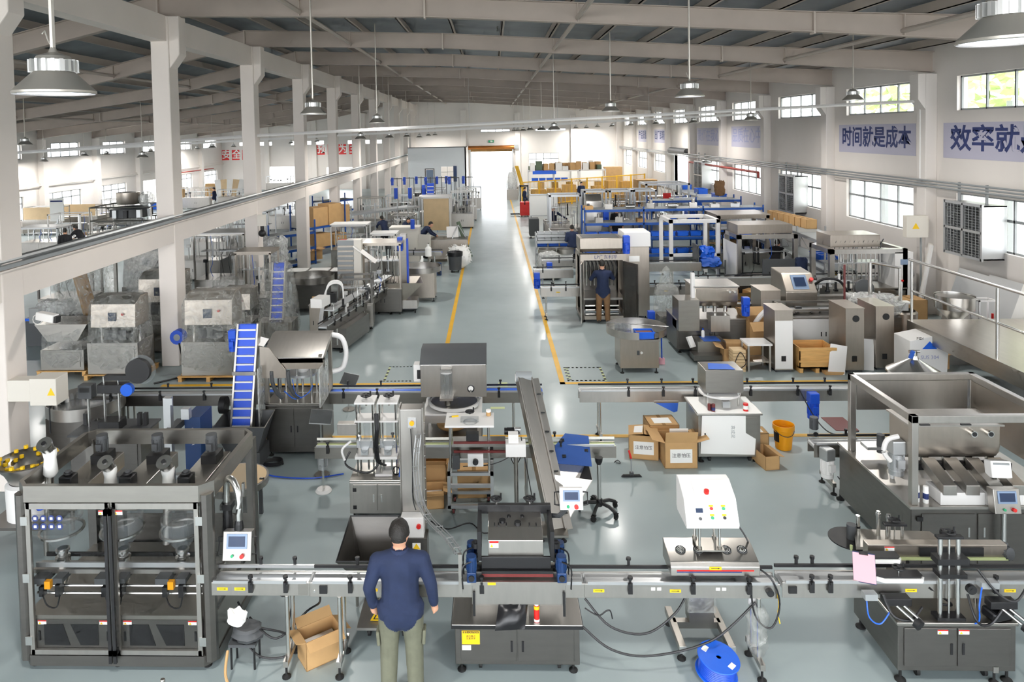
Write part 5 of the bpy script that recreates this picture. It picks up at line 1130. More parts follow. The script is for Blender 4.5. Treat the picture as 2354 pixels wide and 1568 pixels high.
# ---- turntable with bottles by the column
def turntable(label, c, R, zr, h, mt, base, body_mt='steel', bottles=0, gap=None, cat='machine', name='turntable'):
    t = thing(name, label, cat, c)
    g0, g1 = gap if gap else (0, 2 * PI)
    part('turntable_rim', M().lathe([(R - .006, zr - h), (R, zr - h), (R, zr), (R - .006, zr), (R - .006, zr - h)], n=40, a0=g0, a1=g1), mt, t)
    part('turntable_disc', M().lathe([(0, zr - h + .02), (R - .006, zr - h + .02)], n=40), 'mirror_plate', t)
    bx, by = base; part('turntable_body', box(-bx / 2, bx / 2, -by / 2, by / 2, .12, zr - h), body_mt, t, bevel=.01)
    feet(t, [(sx * (bx / 2 - .05), sy * (by / 2 - .05)) for sx in (-1, 1) for sy in (-1, 1)])
    for i in range(bottles):
        a_ = i * .16 - .2; r_ = R - .07; part('bottle', M().lathe([(0, zr - h + .02), (.035, zr - h + .02), (.035, zr - h + .1), (.02, zr - h + .12), (.025, zr - h + .14), (0, zr - h + .14)], (r_ * math.cos(a_), r_ * math.sin(a_), 0), 10), 'acrylic' if i % 3 else 'paper', t)
    return t
turntable('wide steel turntable ringed with small bottles beside the white column', (-7.1, 11.95, 0), .62, 1.02, .2, 'steel_h', (.9, .9), 'steel_dark', 22)
# ---- marking press with tape reel
t = thing('marking_press', 'black-topped marking press with a film reel on an upright arm', 'machine', (-6.8, 10.95, 0))
cabinet(t, 0, 1.15, 0, .62, .1, .78, 'steel_dark', 2, .03, .03, topmat='dark_grey'); feet(t, [(.06, .06), (1.1, .06), (.06, .56), (1.1, .56)])
for x in (.42, .66): part('press_rod', cyl((x, .3, .78), (x, .3, 1.62), .02, 10), 'chrome', t)
part('press_head', M().box(.34, .8, .22, .4, 1.36, 1.5), 'black', t, bevel=.006); part('press_bed', M().box(.38, .72, .15, .4, .78, .92), 'black', t); part('press_arm', M().box(.45, .95, .26, .36, 1.56, 1.64), 'black', t)
part('film_reel', M().cyl((1.02, .22, 1.72), (1.02, .3, 1.72), .2, 28), 'black', t); part('reel_guard', M().cyl((1.04, .32, 1.72), (1.04, .325, 1.72), .24, 28), 'acrylic', t); part('blue_film', M().cyl((.84, .2, 1.42), (.84, .28, 1.42), .1, 20), 'bright_blue', t)
part('control_box', box(.04, .26, .2, .36, 1.28, 1.5), 'dark_grey', t, bevel=.006); part('box_vent', box(.07, .23, .195, .2, 1.39, 1.46), 'black', t); part('box_post', cyl((.15, .3, .78), (.15, .3, 1.28), .022, 10), 'chrome', t); part('yellow_tag', box(.92, .98, .05, .1, .781, .784), 'yellow', t)
for x in (.05, .95, 1.05): part('stop_block', M().box(x - .03, x + .03, .35, .42, .78, .98), 'black', t)
# ---- laser marker on a rolling column
t = thing('laser_marker', 'laser marker on a grey profile column with a dark blue cabinet', 'machine', (-4.98, 10.35, 0))
part('column', box(-.05, .06, .1, .2, .1, 1.55), 'alu', t); part('laser_arm', M().box(.0, .12, -.25, .45, 1.0, 1.1), 'dark_grey', t); part('laser_lens', M().cyl((.06, -.25, 1.05), (.06, -.32, 1.05), .05, 16), 'black', t)
part('laser_cabinet', M().box(.2, .45, .25, .7, .12, 1.2), 'navy_motor', t, bevel=.006); text('lettering', 'CO2 LASER', .055, 'paper', t, (.325, .246, .9), (PI / 2, PI / 2, 0), extr=.0005); part('sensor_box', M().box(.22, .34, .1, .2, 1.22, 1.38), 'alu', t); part('tape_flag', M().box(.0, .1, .08, .1, 1.45, 1.55), 'alu', t)
part('stand_base', M().box(-.3, .5, .0, .1, .05, .12).box(-.3, .5, .6, .7, .05, .12).box(-.05, .05, .0, .7, .05, .12), 'alu', t); feet(t, [(-.25, .05), (.45, .05), (-.25, .65), (.45, .65)], kind=CASTER)
# ---- switch box on the near column
p = GX(52, 895, -7.1)
t = thing('switch_box', 'cream switch box with a yellow shock triangle on the near column', 'box', (-6.9, 10.62, 1.38)); part('box_body', box(-.3, .12, .0, .32, 0, .42), 'cream', t, bevel=.008); part('shock_triangle', M().prism([(-.02, .16), (.1, .16), (.04, .28)], -.004, 0, 'y'), 'yellow', t); part('box_bracket', box(-.75, -.25, .05, .27, .05, .38), 'cream', t); part('conduit', cyl((-.1, .16, -.5), (-.1, .16, 0), .012, 6), 'black', t)
# ---- steel frame mixer/filler at the edge
t = thing('frame_filler', 'large stainless framed filler with a rounded tank and a touch panel on a post', 'machine', (4.98, 8.62, 0))
FW, FD = 1.72, 1.55
for x, y in ((0, 0), (0, FD - .08), (FW - .08, 0), (FW - .08, FD - .08)): part('frame_post', box(x, x + .08, y, y + .08, .87, 1.95), 'steel_h', t, bevel=.006)
for a_ in ((0, FW, 0, .08), (0, FW, FD - .08, FD), (0, .08, 0, FD), (FW - .08, FW, 0, FD)): part('frame_rail', box(*a_, 1.87, 1.96), 'steel_h', t, bevel=.006)
part('panel_back', box(.1, FW - .1, FD - .06, FD - .04, 1.45, 1.86), 'steel_h', t); part('side_panel', box(FW - .06, FW - .04, .1, FD, 1.2, 1.86), 'steel_warm', t)
part('base_cabinet', M().box(-.02, FW + .3, -.02, FD + .2, .1, .84), 'steel_dark', t, bevel=.008); part('base_deck', box(-.04, FW + .3, -.04, FD + .22, .84, .87), 'steel_h', t)
for x in (.06, .72):
    d_ = part('cabinet_door', box(x + .04, x + .66, -.035, -.02, .16, .78), 'steel_dark', t); part('door_handle', box(x + (.58 if x < .5 else .1), x + (.6 if x < .5 else .12), -.042, -.035, .5, .62), 'chrome', d_); 
for x in (.06, 1.5):
    for z in (.24, .72): part('hinge', box(x - .02, x + .05, -.045, -.03, z - .025, z + .025), 'black', t)
feet(t, [(.02, .02), (.02, FD + .25), (FW, .02)], s=1.2)
prof = []
for i in range(9): a_ = PI + PI * i / 8; prof.append((.62 + .24 * math.cos(a_), 1.42 + .22 * math.sin(a_)))
tk = part('tank', M().prism(prof + [(.86, 1.68), (.38, 1.68)], .2, 1.3, 'x'), 'steel_warm', t, bevel=.01, smooth=True); part('tank_lid', M().box(.17, 1.33, .35, .88, 1.68, 1.7), 'steel_h', tk); part('lid_hinge', M().box(.3, .42, .34, .37, 1.7, 1.715).box(.8, .92, .34, .37, 1.7, 1.715), 'black', tk)
for x in (.94, 1.14): part('pipe_stub', M().cyl((x, .42, 1.6), (x, .31, 1.6), .04, 14), 'chrome', tk); part('stub_bore', cyl((x, .315, 1.6), (x, .305, 1.6), .028, 14), 'black', tk)
for i in range(4):
    x = .36 + i * .27; part('pump_block', M().prism([(-.02, 1.0), (-.02, 1.12), (.42, 1.26), (.42, 1.14)], x, x + .16, 'x'), 'steel_h', t, bevel=.004); part('valve', M().lathe([(0, 1.14), (.05, 1.14), (.05, 1.24), (0, 1.24)], (x + .08, .5, 0), 12), 'chrome', t)
part('manifold', M().box(.3, 1.5, .46, .56, 1.08, 1.16), 'black', t); part('pump_cover', box(.34, .87, .0, .3, .87, 1.02), 'white_paint', t, bevel=.006); part('pump_cover', box(.88, 1.44, .0, .3, .87, 1.02), 'white_paint', t, bevel=.006)
mo = motor(t, (.12, .55, 1.35), (PI, 0, 0), 1.5, 'alu', 'alu'); part('motor_hose', M().tube(smoothpath([(.12, .5, 1.5), (-.02, .5, 1.45), (-.06, .5, 1.3), (.02, .5, 1.18)]), .03, 8), 'white_paint', t)
part('panel_post', cyl((.98, -.14, .3), (.98, -.14, .9), .03, 12), 'chrome', t); part('post_bracket', box(.95, 1.01, -.14, 0, .3, .36), 'steel', t); hmi(t, (.98, -.2, 1.02), .3, .28, -.18, 'steel_h', .12, handles=False)
for x in (.3, .55, .8, 1.1):
    part('valve_motor', M().cyl((x, 1.25, .95), (x, 1.25, 1.2), .05, 10), 'dark_grey', t)
part('inner_rack', M().box(.1, FW - .1, 1.2, 1.4, 1.0, 1.04), 'alu', t)
for i in range(2):
    p = G(2107 + i * 21, 1152 + i * 3, .87)
    o = thing('spray_can', ['blue and white spray can next to the frame post', 'second blue and white spray can beside the white pump cover'][i], 'can', p, 0, 'spray cans on the framed filler'); part('can_body', M().lathe([(0, 0), (.032, 0), (.032, .14), (.026, .155)], n=16), 'paper', o); part('can_band', M().lathe([(.0325, .05), (.0325, .12)], n=16), 'sign_blue', o); part('can_cap', M().lathe([(.026, .15), (.03, .155), (.03, .2), (.0, .205)], n=16), 'paper', o)
p = GY(2275, 1085, 8.75); o = thing('plastic_box', 'white plastic switch box tilted on top of the pump blocks', 'box', (6.1, 8.78, 1.16), .1); part('box_shell', M().ob((0, 0, .08), (.26, .12, .2), (-.25, .08, 0)), 'white_paint', o, bevel=.012); part('box_slots', M().ob((.0, -.05, .16), (.2, .01, .02), (-.25, .08, 0)), 'grey_paint', o)
p = Vector((5.12, 9.3, .87)); o = thing('cup', 'small gold-rimmed paper cup on the framed filler deck', 'cup', p); part('cup_wall', M().lathe([(0, 0), (.025, 0), (.033, .06), (.03, .06), (.022, .005)], n=14), 'paper', o); part('cup_rim', M().lathe([(.033, .056), (.036, .06), (.033, .064)], n=14), 'gold', o)
# its infeed conveyor with hanging motors
t = conveyor('short stainless infeed conveyor with a silver gear motor at the framed filler', 4.72, 6.0, 10.75, .72, w=.2, clamps=(.55,), legs=(.25,), ph=.2, side='steel')
motor(t, (.15, -.2, .62), (PI, 0, .3), 1.45, 'white_paint', 'alu'); motor(t, (.1, .12, .8), (0, 0, 0), 1.0, 'dark_grey', 'acrylic')
cable('dark power cable curling from the silver gear motor to the framed filler', [(4.95, 10.4, .35), (5.05, 10.2, .2), (5.15, 10.15, .22), (5.2, 10.2, .4)], .008)
cable('black cable dropping from the rear conveyor into the steel frame', [(5.2, 12.3, .95), (5.3, 11.9, .6), (5.35, 11.4, .55), (5.5, 10.9, .8)], .01)
p = G(1930, 975); o = part('rubber_mat', box(-.2, .2, -.3, .3, .0, .008), 'maroon'); o.location = (p.x, p.y, .001); tag(o, 'dull red rubber mat on the floor behind the steel frame', 'mat')
# ================================================================== generic builders for the middle of the hall
def mech(parent, x0, x1, y0, y1, z0, z1, n=8, seed=0):
    r = random.Random(seed)
    for i in range(n):
        x = lerp(x0, x1, (i + .5) / n) + r.uniform(-.03, .03); y = lerp(y0, y1, r.uniform(.15, .7)); k = r.random(); h = (z1 - z0)
        if k < .34: part('guide_rod', M().cyl((x, y, z0), (x, y, z1), .016, 8), 'chrome', parent)
        elif k < .6:
            zz = lerp(z0, z1, r.uniform(.3, .7)); part('actuator', M().cyl((x, y, zz), (x, y, zz + h * .35), .032, 8).box(x - .045, x + .045, y - .05, y + .05, zz - .05, zz), r.choice(['alu', 'black', 'white_paint']), parent, smooth=False)
        elif k < .8:
            zz = lerp(z0, z1, r.uniform(.1, .6)); part('bracket', M().box(x - .07, x + .07, y - .05, y + .05, zz, zz + .1).box(x - .02, x + .02, y - .02, y + .02, z0, zz), r.choice(['alu', 'dark_grey', 'white_paint', 'black']), parent)
        else:
            zz = lerp(z0, z1, r.uniform(.3, .8)); part('wiring_loop', M().tube(smoothpath([(x, y, z1), (x + .06, y - .05, zz), (x - .02, y - .06, zz - h * .2), (x + .04, y, z0)], 4), .009, 5), r.choice(['black', 'black', 'bright_blue']), parent)
    part('mechanism_plate', box(x0, x1, lerp(y0, y1, .3), lerp(y0, y1, .75), lerp(z0, z1, .62), lerp(z0, z1, .62) + .025), 'alu', parent)
def framed(label, c, w, d, h, base=.8, mt='alu', rz_=0, seed=1, top=None, glass=False, panel=False, n=8, body='steel_h', t=.05, name='framed_machine', doors=2, convey=None):
    o = thing(name, label, 'machine', c, rz_)
    if base > .15:
        cabinet(o, 0, w, 0, d, .08, base, body, doors, .03, .01); feet(o, [(.06, .06), (w - .06, .06), (.06, d - .06), (w - .06, d - .06)])
    frame_posts(o, 0, w, 0, d, base, h, t, mt, ('top',))
    if base <= .15: frame_posts(o, 0, w, 0, d, 0, .3, t, mt, ('bottom',))
    if top: part('roof_plate', box(-.02, w + .02, -.02, d + .02, h, h + .04), top, o)
    if n: mech(o, .1, w - .1, .1, d - .1, base, h - .1, n, seed)
    if glass: part('glass_panel', box(.05, w - .05, .01, .016, base + .03, h - .08), 'glass', o)
    if panel: hmi(o, (w + .12, -.05, min(h * .72, 1.4)), .22, .2, -.2, 'white_paint', .07, handles=False); part('panel_arm', cyl((w - .02, .02, min(h * .72, 1.4)), (w + .1, -.01, min(h * .72, 1.4)), .02, 8), 'chrome', o)
    if convey: part('lane', M().box(-convey, w + convey, d * .35, d * .6, base + .02, base + .12), 'steel_h', o); part('lane_rail', M().box(-convey, w + convey, d * .33, d * .35, base + .14, base + .17), 'black', o)
    return o
def lumpy(x0, x1, y0, y1, z0, z1, amp=.05, seed=0, n=7, taper=0.):
    m = M(); c = Vector(((x0 + x1) / 2, (y0 + y1) / 2, (z0 + z1) / 2)); h = Vector(((x1 - x0) / 2, (y1 - y0) / 2, (z1 - z0) / 2))
    for ax in range(3):
        for s in (-1, 1):
            k = len(m.v)
            for i in range(n + 1):
                for j in range(n + 1):
                    v = [0, 0, 0]; v[ax] = s; v[(ax + 1) % 3] = 2 * i / n - 1; v[(ax + 2) % 3] = 2 * j / n - 1
                    q = Vector(v); l = max(1, (abs(q.x) ** 6 + abs(q.y) ** 6 + abs(q.z) ** 6) ** (1 / 6)); q = q / l
                    p = Vector((q.x * h.x, q.y * h.y, q.z * h.z)); tp = 1 - taper * (q.z + 1) / 2; p.x *= tp; p.y *= tp
                    p += Vector((noise.noise(q * 2.3 + Vector((seed, 0, 0))), noise.noise(q * 2.3 + Vector((0, seed, 5))), noise.noise(q * 2.3 + Vector((9, 0, seed))))) * amp
                    m.v.append(tuple(c + p))
            for i in range(n):
                for j in range(n): m.f.append((k + i * (n + 1) + j, k + (i + 1) * (n + 1) + j, k + (i + 1) * (n + 1) + j + 1, k + i * (n + 1) + j + 1))
    return m
def pallet(parent, w, d, z=0):
    for i in range(5): part('deck_board', box(-.02, w + .02, lerp(0, d - .1, i / 4), lerp(0, d - .1, i / 4) + .1, z + .1, z + .12), 'wood', parent)
    for x in (0, w / 2 - .04, w - .08): part('pallet_block', box(x, x + .08, 0, d, z, z + .1), 'wood', parent)
def wrapped(label, c, w, d, h, seed=1, rz_=0, head=True, pal=True, hw=.8, name='wrapped_machine', film='film'):
    o = thing(name, label, 'machine', c, rz_); zb = .12 if pal else .05
    if pal: pallet(o, w, d)
    part('machine_base', box(.06, w - .06, .06, d - .06, zb, zb + h * .38), 'steel', o, bevel=.008); part('base_door', box(.14, w - .14, .045, .06, zb + .08, zb + h * .34), 'steel', o)
    if head:
        part('machine_head', M().prism([(.12, h * .62), (.16, h * .9), (d * .45, h * .97), (d - .12, h * .97), (d - .12, h * .62)], w * (1 - hw) / 2, w * (1 + hw) / 2, 'x'), 'steel_warm', o, bevel=.008)
        part('head_screen', box(w * .42, w * .56, .11, .14, h * .7, h * .8), 'screen', o); part('head_button', cyl((w * .68, .13, h * .78), (w * .68, .1, h * .78), .03, 10), 'red', o)
        for x in (.2, w - .2): part('head_rod', cyl((x, d * .5, zb + h * .38), (x, d * .5, h * .65), .03, 8), 'chrome', o)
        part('head_gauge', M().box(w * .3, w * .7, .2, .5, h * .46, h * .58), 'dark_grey', o)
    part('wrap_film', lumpy(0, w, 0, d, zb + .02, h, .07, seed, taper=.08), film, o, smooth=True)
    return o
def rack(label, c, w, d, h, levels, mt='rack_blue', bays=1, rz_=0, board='grey_paint', name='storage_rack', t=.05, brace=True):
    o = thing(name, label, 'rack', c, rz_)
    for i in range(bays + 1):
        x = w * i / bays
        for y in (0, d - t): part('upright', box(x - t / 2, x + t / 2, y, y + t, 0, h), mt, o)
        if brace: part('brace', M().cyl((x, t, levels[0]), (x, d - t, levels[-1] if len(levels) > 1 else h * .8), .012, 5), mt, o)
    for z in levels:
        for y in (0, d - .03): part('shelf_beam', box(0, w, y, y + .03, z - .1, z), mt, o)
        for i in range(bays): part('shelf_board', box(w * i / bays + .02, w * (i + 1) / bays - .02, .01, d - .01, z - .02, z), board, o)
    return o
def make_crate(w=.4, d=.3, h=.18, mt='bright_blue'):
    m = M().box(-w / 2, w / 2, -d / 2, -d / 2 + .012, 0, h).box(-w / 2, w / 2, d / 2 - .012, d / 2, 0, h).box(-w / 2, -w / 2 + .012, -d / 2, d / 2, 0, h).box(w / 2 - .012, w / 2, -d / 2, d / 2, 0, h).box(-w / 2, w / 2, -d / 2, d / 2, 0, .012).box(-w / 2 - .012, w / 2 + .012, -d / 2 - .012, -d / 2, h - .03, h).box(-w / 2 - .012, w / 2 + .012, d / 2, d / 2 + .012, h - .03, h)
    return m
CRATE = sm('plastic_crate', make_crate(), 'bright_blue'); CRATE_FILL = sm('contents', box(-.18, .18, -.13, .13, .02, .13), 'dark_grey')
def crate(label, c, rz_=0, group=None, s=(1, 1, 1), fill='dark_grey', name='plastic_crate', cm='bright_blue'):
    t = thing(name, label, 'crate', c, rz_, group); t.scale = s
    if cm == 'bright_blue': sub('crate_shell', CRATE, t, (0, 0, 0))
    else: part('crate_shell', make_crate(), cm, t)
    if fill: part('contents', box(-.18, .18, -.13, .13, .02, .14), fill, t)
    return t
# ================================================================== MIDDLE, BESIDE AND BEHIND THE COLUMNS
wrapped('film-wrapped machine with a broad head on a pallet beside the blue elevator', (-7.12, 15.55, 0), 1.36, .9, 2.02, 3)
wrapped('film-wrapped machine with a control screen on a pallet behind the second column', (-9.36, 15.7, 0), 1.3, .9, 1.9, 8)
t = wrapped('film-wrapped hopper machine with sloping chute on a pallet nearest the near column', (-10.65, 16.0, 0), 1.15, .9, 1.25, 5, head=False)
part('hopper_top', M().prism([(-.05, 1.2), (1.2, 1.2), (.95, .8), (.25, .8)], .05, .85, 'y'), 'steel', t)
t = thing('wrapped_elevator', 'brown-wrapped inclined elevator leaning beside the hopper machine', 'elevator', (-10.7, 17.2, 0)); slant('elevator_trough', (.0, .6, 2.35), (.75, 0, .9), .3, .14, 'card_dark', t); part('support_leg', box(.68, .76, -.04, .04, 0, .9), 'steel', t); part('wrap_film', lumpy(-.2, .95, -.2, .8, .9, 2.4, .06, 2), 'film', t, smooth=True)
t = thing('wrapped_elevator', 'dark film-wrapped inclined elevator leaning the other way', 'elevator', (-10.0, 18.6, 0)); slant('elevator_trough', (1.1, .5, 2.6), (.35, 0, .8), .34, .16, 'steel_dark', t); part('support_leg', box(.3, .4, -.05, .05, 0, .8), 'steel', t); part('wrap_film', lumpy(.1, 1.3, -.15, .7, .7, 2.65, .06, 4), 'film', t, smooth=True)
wrapped('tall film-wrapped machine standing half behind the second column', (-9.2, 17.6, 0), 1.3, 1.0, 2.1, 12, pal=False)
wrapped('pale film-wrapped cabinet beneath the ledge beam', (-11.6, 21.5, 0), 1.7, 1.1, 2.2, 14, pal=False, film='film_thick')
framed('stainless framed machine with a slanted white roof beneath the ledge beam', (-9.85, 22.95, 0), 1.7, 1.1, 2.3, .8, 'steel', 0, 21, 'white_paint', True)
framed('steel framed cabinet with open bays behind the wrapped machines', (-13.2, 20.0, 0), 1.4, 1.0, 1.9, .9, 'steel_dark', 0, 22, None, False)
t = thing('wrapped_drum', 'white-film bundle lying on a dark bench behind the hopper machine', 'bundle', (-11.9, 18.4, 0)); part('bench', box(-.6, .7, 0, .6, .0, .75), 'dark_grey', t); part('blue_strip', box(-.6, .7, -.02, 0, .68, .75), 'bright_blue', t); part('wrap_film', lumpy(-.4, .5, .05, .55, .75, 1.15, .1, 9), 'film_thick', t, smooth=True)
t = wrapped('steel cabinet wrapped in film beside the third column', (-8.0, 19.6, 0), .7, .7, 1.5, 31, pal=False, head=False)
t = thing('wrapped_sorter', 'wrapped machine under a billowing white film hood near the third column', 'machine', (-9.0, 24.2, 0)); cabinet(t, 0, 1.6, 0, .9, .0, .9, 'steel', 2); part('head_block', box(.1, .9, .1, .8, .9, 1.5), 'steel_warm', t); part('wrap_film', lumpy(.7, 1.7, .0, .9, .9, 1.9, .18, 17), 'film_thick', t, smooth=True)
framed('framed filler with white posts behind the third column', (-12.4, 26.6, 0), 2.0, 1.2, 2.2, .8, 'white_paint', 0, 33, None, False, n=9); framed('second framed filler with white posts deeper behind the third column', (-11.4, 30.0, 0), 1.8, 1.2, 2.25, .8, 'alu', 0, 34)
t = thing('hose_reel_box', 'blue wall hose reel fixed to the second column', 'reel', (-7.55, 16.6, .62)); part('reel_case', M().cyl((0, -.1, .12), (0, .1, .12), .17, 18), 'blue', t); part('reel_face', cyl((.0, -.105, .12), (.0, -.1, .12), .08, 14), 'grey_paint', t); part('wall_bracket', box(-.1, .02, -.06, .06, .0, .24), 'dark_grey', t)
cable('black air hose hanging from the blue wall reel to the floor', [(-7.5, 16.5, .6), (-7.3, 16.3, .2), (-7.0, 16.1, .03), (-7.6, 15.4, .03)], .02)
t = thing('wall_camera', 'white bullet camera bracketed to the near column under the ledge beam', 'camera', (-7.5, 11.25, 2.62)); part('camera_mount', box(-.08, .08, .0, .1, -.12, .12), 'grey_paint', t); part('camera_body', M().ob((.26, -.06, .0), (.34, .13, .13), (0, .12, -.2)), 'white_paint', t, bevel=.015); part('camera_lens', M().ob((.45, -.1, -.03), (.05, .1, .1), (0, .12, -.2)), 'black', t); part('camera_cable', M().tube([(.1 + .08 * math.cos(a), -.06, -.04 + .08 * math.sin(a)) for a in [2 * PI * i / 12 for i in range(13)]], .008, 5), 'white_paint', t)
t = thing('dome_camera', 'black dome camera hanging from a white box on the third column', 'camera', (-7.56, 22.9, 2.35)); part('dome', M().sph((.12, -.25, 0), .12, 12), 'black', t); part('dome_neck', M().cyl((.12, -.25, .1), (.12, -.25, .24), .06, 10), 'black', t); part('mount_box', box(-.02, .24, -.3, -.2, .24, .6), 'cream', t)
# wrapped blue elevator
t = thing('wrapped_belt_elevator', 'film-wrapped elevator showing a blue cleated belt', 'elevator', (-6.15, 18.5, 0)); m = M(); 
for i in range(8): part('cleat', box(.22, .52, .0 + i * .05, .04 + i * .05, .62 + i * .17, .645 + i * .17), 'white_belt', t)
part('belt', M().prism([(.03, .5), (.1, .5), (.52, 2.05), (.45, 2.05)], .22, .52, 'x'), 'blue_belt', t); part('elevator_side', M().prism([(-.02, .45), (.14, .45), (.56, 2.08), (.4, 2.08)], .18, .22, 'x'), 'steel', t); part('elevator_side', M().prism([(-.02, .45), (.14, .45), (.56, 2.08), (.4, 2.08)], .52, .56, 'x'), 'steel', t); part('hopper_box', box(-.1, .85, -.2, .4, .06, .6), 'steel', t); part('wrap_film', lumpy(-.15, .92, -.25, .65, .05, 2.12, .07, 41, taper=.3), 'film', t, smooth=True)
wrapped('low film-wrapped machine between the wrapped elevator and the dark turntable', (-7.3, 18.2, 0), 1.0, .9, 1.5, 44, pal=False)
# small post with carton and hoses
p = G(730, 785); t = thing('steel_cabinet', 'narrow steel pedestal carrying a small carton', 'cabinet', (p.x - .2, p.y, 0)); cabinet(t, 0, .38, 0, .5, .05, .98, 'steel_warm', 1)
carton('small closed carton on top of the narrow steel pedestal', (p.x - .02, p.y + .22, .98), .3, .22, .16, .2, False)
t = thing('hose_filler', 'black labelling head with white looping hoses on a chrome column', 'machine', (-4.35, 18.3, 0)); part('column', M().cyl((.1, .1, .1), (.1, .1, 1.35), .05, 12), 'chrome', t); part('column_base', box(-.2, .5, -.1, .4, .05, .5), 'steel', t); part('head_block', M().box(0, .22, .0, .2, 1.1, 1.35), 'black', t)
for k in range(3): part('white_hose', M().tube(smoothpath([(-.25 + k * .04, -.1, .2), (-.15 + k * .03, -.05, 1.0), (.05, .0, 1.55 + k * .03), (.35, .1, 1.55 + k * .03), (.4, .1, 1.2)], 5), .022, 8), 'white_paint', t)
# dark cable-laden conveyor towards the aisle
a_ = math.atan2(22.2 - 17.2, -3.3 + 4.3)
t = conveyor('dark slanting conveyor crowded with black clamps and cables', 0, 5.4, 0, .82, w=.22, loc=(-4.2, 17.1, 0), rz_=a_, clamps=(.4, .8, 1.3, 1.8, 2.3, 2.9, 3.4, 4.0), legs=(.6, 2.4, 4.4), side='steel_dark', ph=.22)
mech(t, .4, 4.8, -.3, .3, .82, 1.25, 12, 51); part('support_cabinet', box(.6, 2.2, -.35, .35, .1, .6), 'steel_dark', t)
framed('dark capping unit standing over the slanting conveyor', (-4.35, 19.6, 0), .95, .8, 1.45, .75, 'steel_dark', .1, 52, None, False, n=9, body='steel')
part('white_box', box(.2, .7, .1, .4, 1.2, 1.42), 'white_paint', bpy.data.objects['framed_machine.005'] if 'framed_machine.005' in bpy.data.objects else t)
# brown cleated elevator
t = thing('cleated_elevator', 'tall brown cleated elevator with a steel chute beside the slanting conveyor', 'elevator', (-4.6, 20.6, 0)); part('belt_trough', M().prism([(0, .1), (.16, .1), (.34, 2.35), (.18, 2.35)], 0, .5, 'x'), 'grey_paint', t)
for i in range(15): z = .2 + i * .14; part('cleat', box(.02, .48, -.03 + (z - .1) * .08, .02 + (z - .1) * .08, z, z + .05), 'steel_warm', t)
part('steel_side', M().prism([(-.05, .1), (.18, .1), (.36, 2.38), (.13, 2.38)], .5, .72, 'x'), 'cream', t); part('chute', M().add([(.5, -.05, 2.2), (.5, .3, 2.25), (1.15, .3, 1.75), (1.15, -.05, 1.7)], [(0, 1, 2, 3)]), 'white_paint', t, smooth=False); feet(t, [(.05, .08), (.6, .08)])
framed('steel framed sorter with a flat lid behind the brown elevator', (-3.95, 21.3, 0), 1.15, .9, 2.15, .8, 'steel_warm', 0, 55, 'steel_warm', False, n=10, body='steel_dark')
t = thing('belt_elevator', 'slim steel elevator with a blue gear motor at its head', 'elevator', (-2.9, 21.9, 0)); part('mast', M().box(0, .2, 0, .3, .1, 2.35), 'steel', t); part('blue_belt', box(.2, .24, .03, .27, .3, 2.2), 'blue_belt', t); motor(t, (.02, -.1, 2.2), (PI, 0, 0), 1.4, 'blue', 'blue'); part('mast_base', box(-.1, .5, -.2, .4, .05, .2), 'dark_grey', t)
# hopper bin and steel turntable by the aisle
t = thing('steel_hopper', 'low stainless hopper bin on black casters by the yellow line', 'hopper', (-3.3, 21.4, 0)); m = M(); A_ = [(-.1, -.05, .95), (1.15, -.05, .95), (1.0, .75, 1.0), (-.1, .75, 1.0)]; B_ = [(0, .1, .35), (.55, .1, .35), (.55, .55, .35), (0, .55, .35)]
for i in range(4): j = (i + 1) % 4; m.quad(A_[i], A_[j], B_[j], B_[i])
m.quad(*B_); part('hopper_pan', m, 'steel_warm', t, smooth=False).modifiers.new('thick', 'SOLIDIFY').thickness = .01; part('hopper_base', box(0, .95, .05, .6, .14, .4), 'steel_h', t); feet(t, [(.08, .1), (.88, .1), (.08, .52), (.88, .52)], kind=CASTER)
turntable('bright steel turntable on a polished cabinet beside the yellow line', (-2.35, 23.3, 0), .62, 1.12, .17, 'steel_h', (.85, .75), 'steel_warm', 0, (.35 + PI, .35 + 3 * PI - .5))
turntable('dark steel turntable half hidden behind the wrapped elevator', (-5.7, 22.1, 0), .68, 1.1, .2, 'steel', (.95, .9), 'steel_dark', 0)
# long white-topped bench
t = thing('work_bench', 'long dark bench with white boards along its top', 'bench', (-7.1, 23.8, 0)); part('bench_frame', M().box(0, 2.2, 0, .7, .55, .85), 'steel_dark', t)
for i in range(3): part('white_board', box(.05 + i * .75, .7 + i * .75, .03, .62, .85, .875), 'paper', t)
for x in (.1, 2.1):
    for y in (.05, .65): part('leg', box(x - .03, x + .03, y - .03, y + .03, 0, .55), 'dark_grey', t)
framed('steel framed sorter with a flat beige lid beside the fourth column', (-7.5, 20.3, 0), 1.05, .85, 2.1, .8, 'steel_warm', 0, 57, 'steel_warm', False, n=9, body='steel_dark')
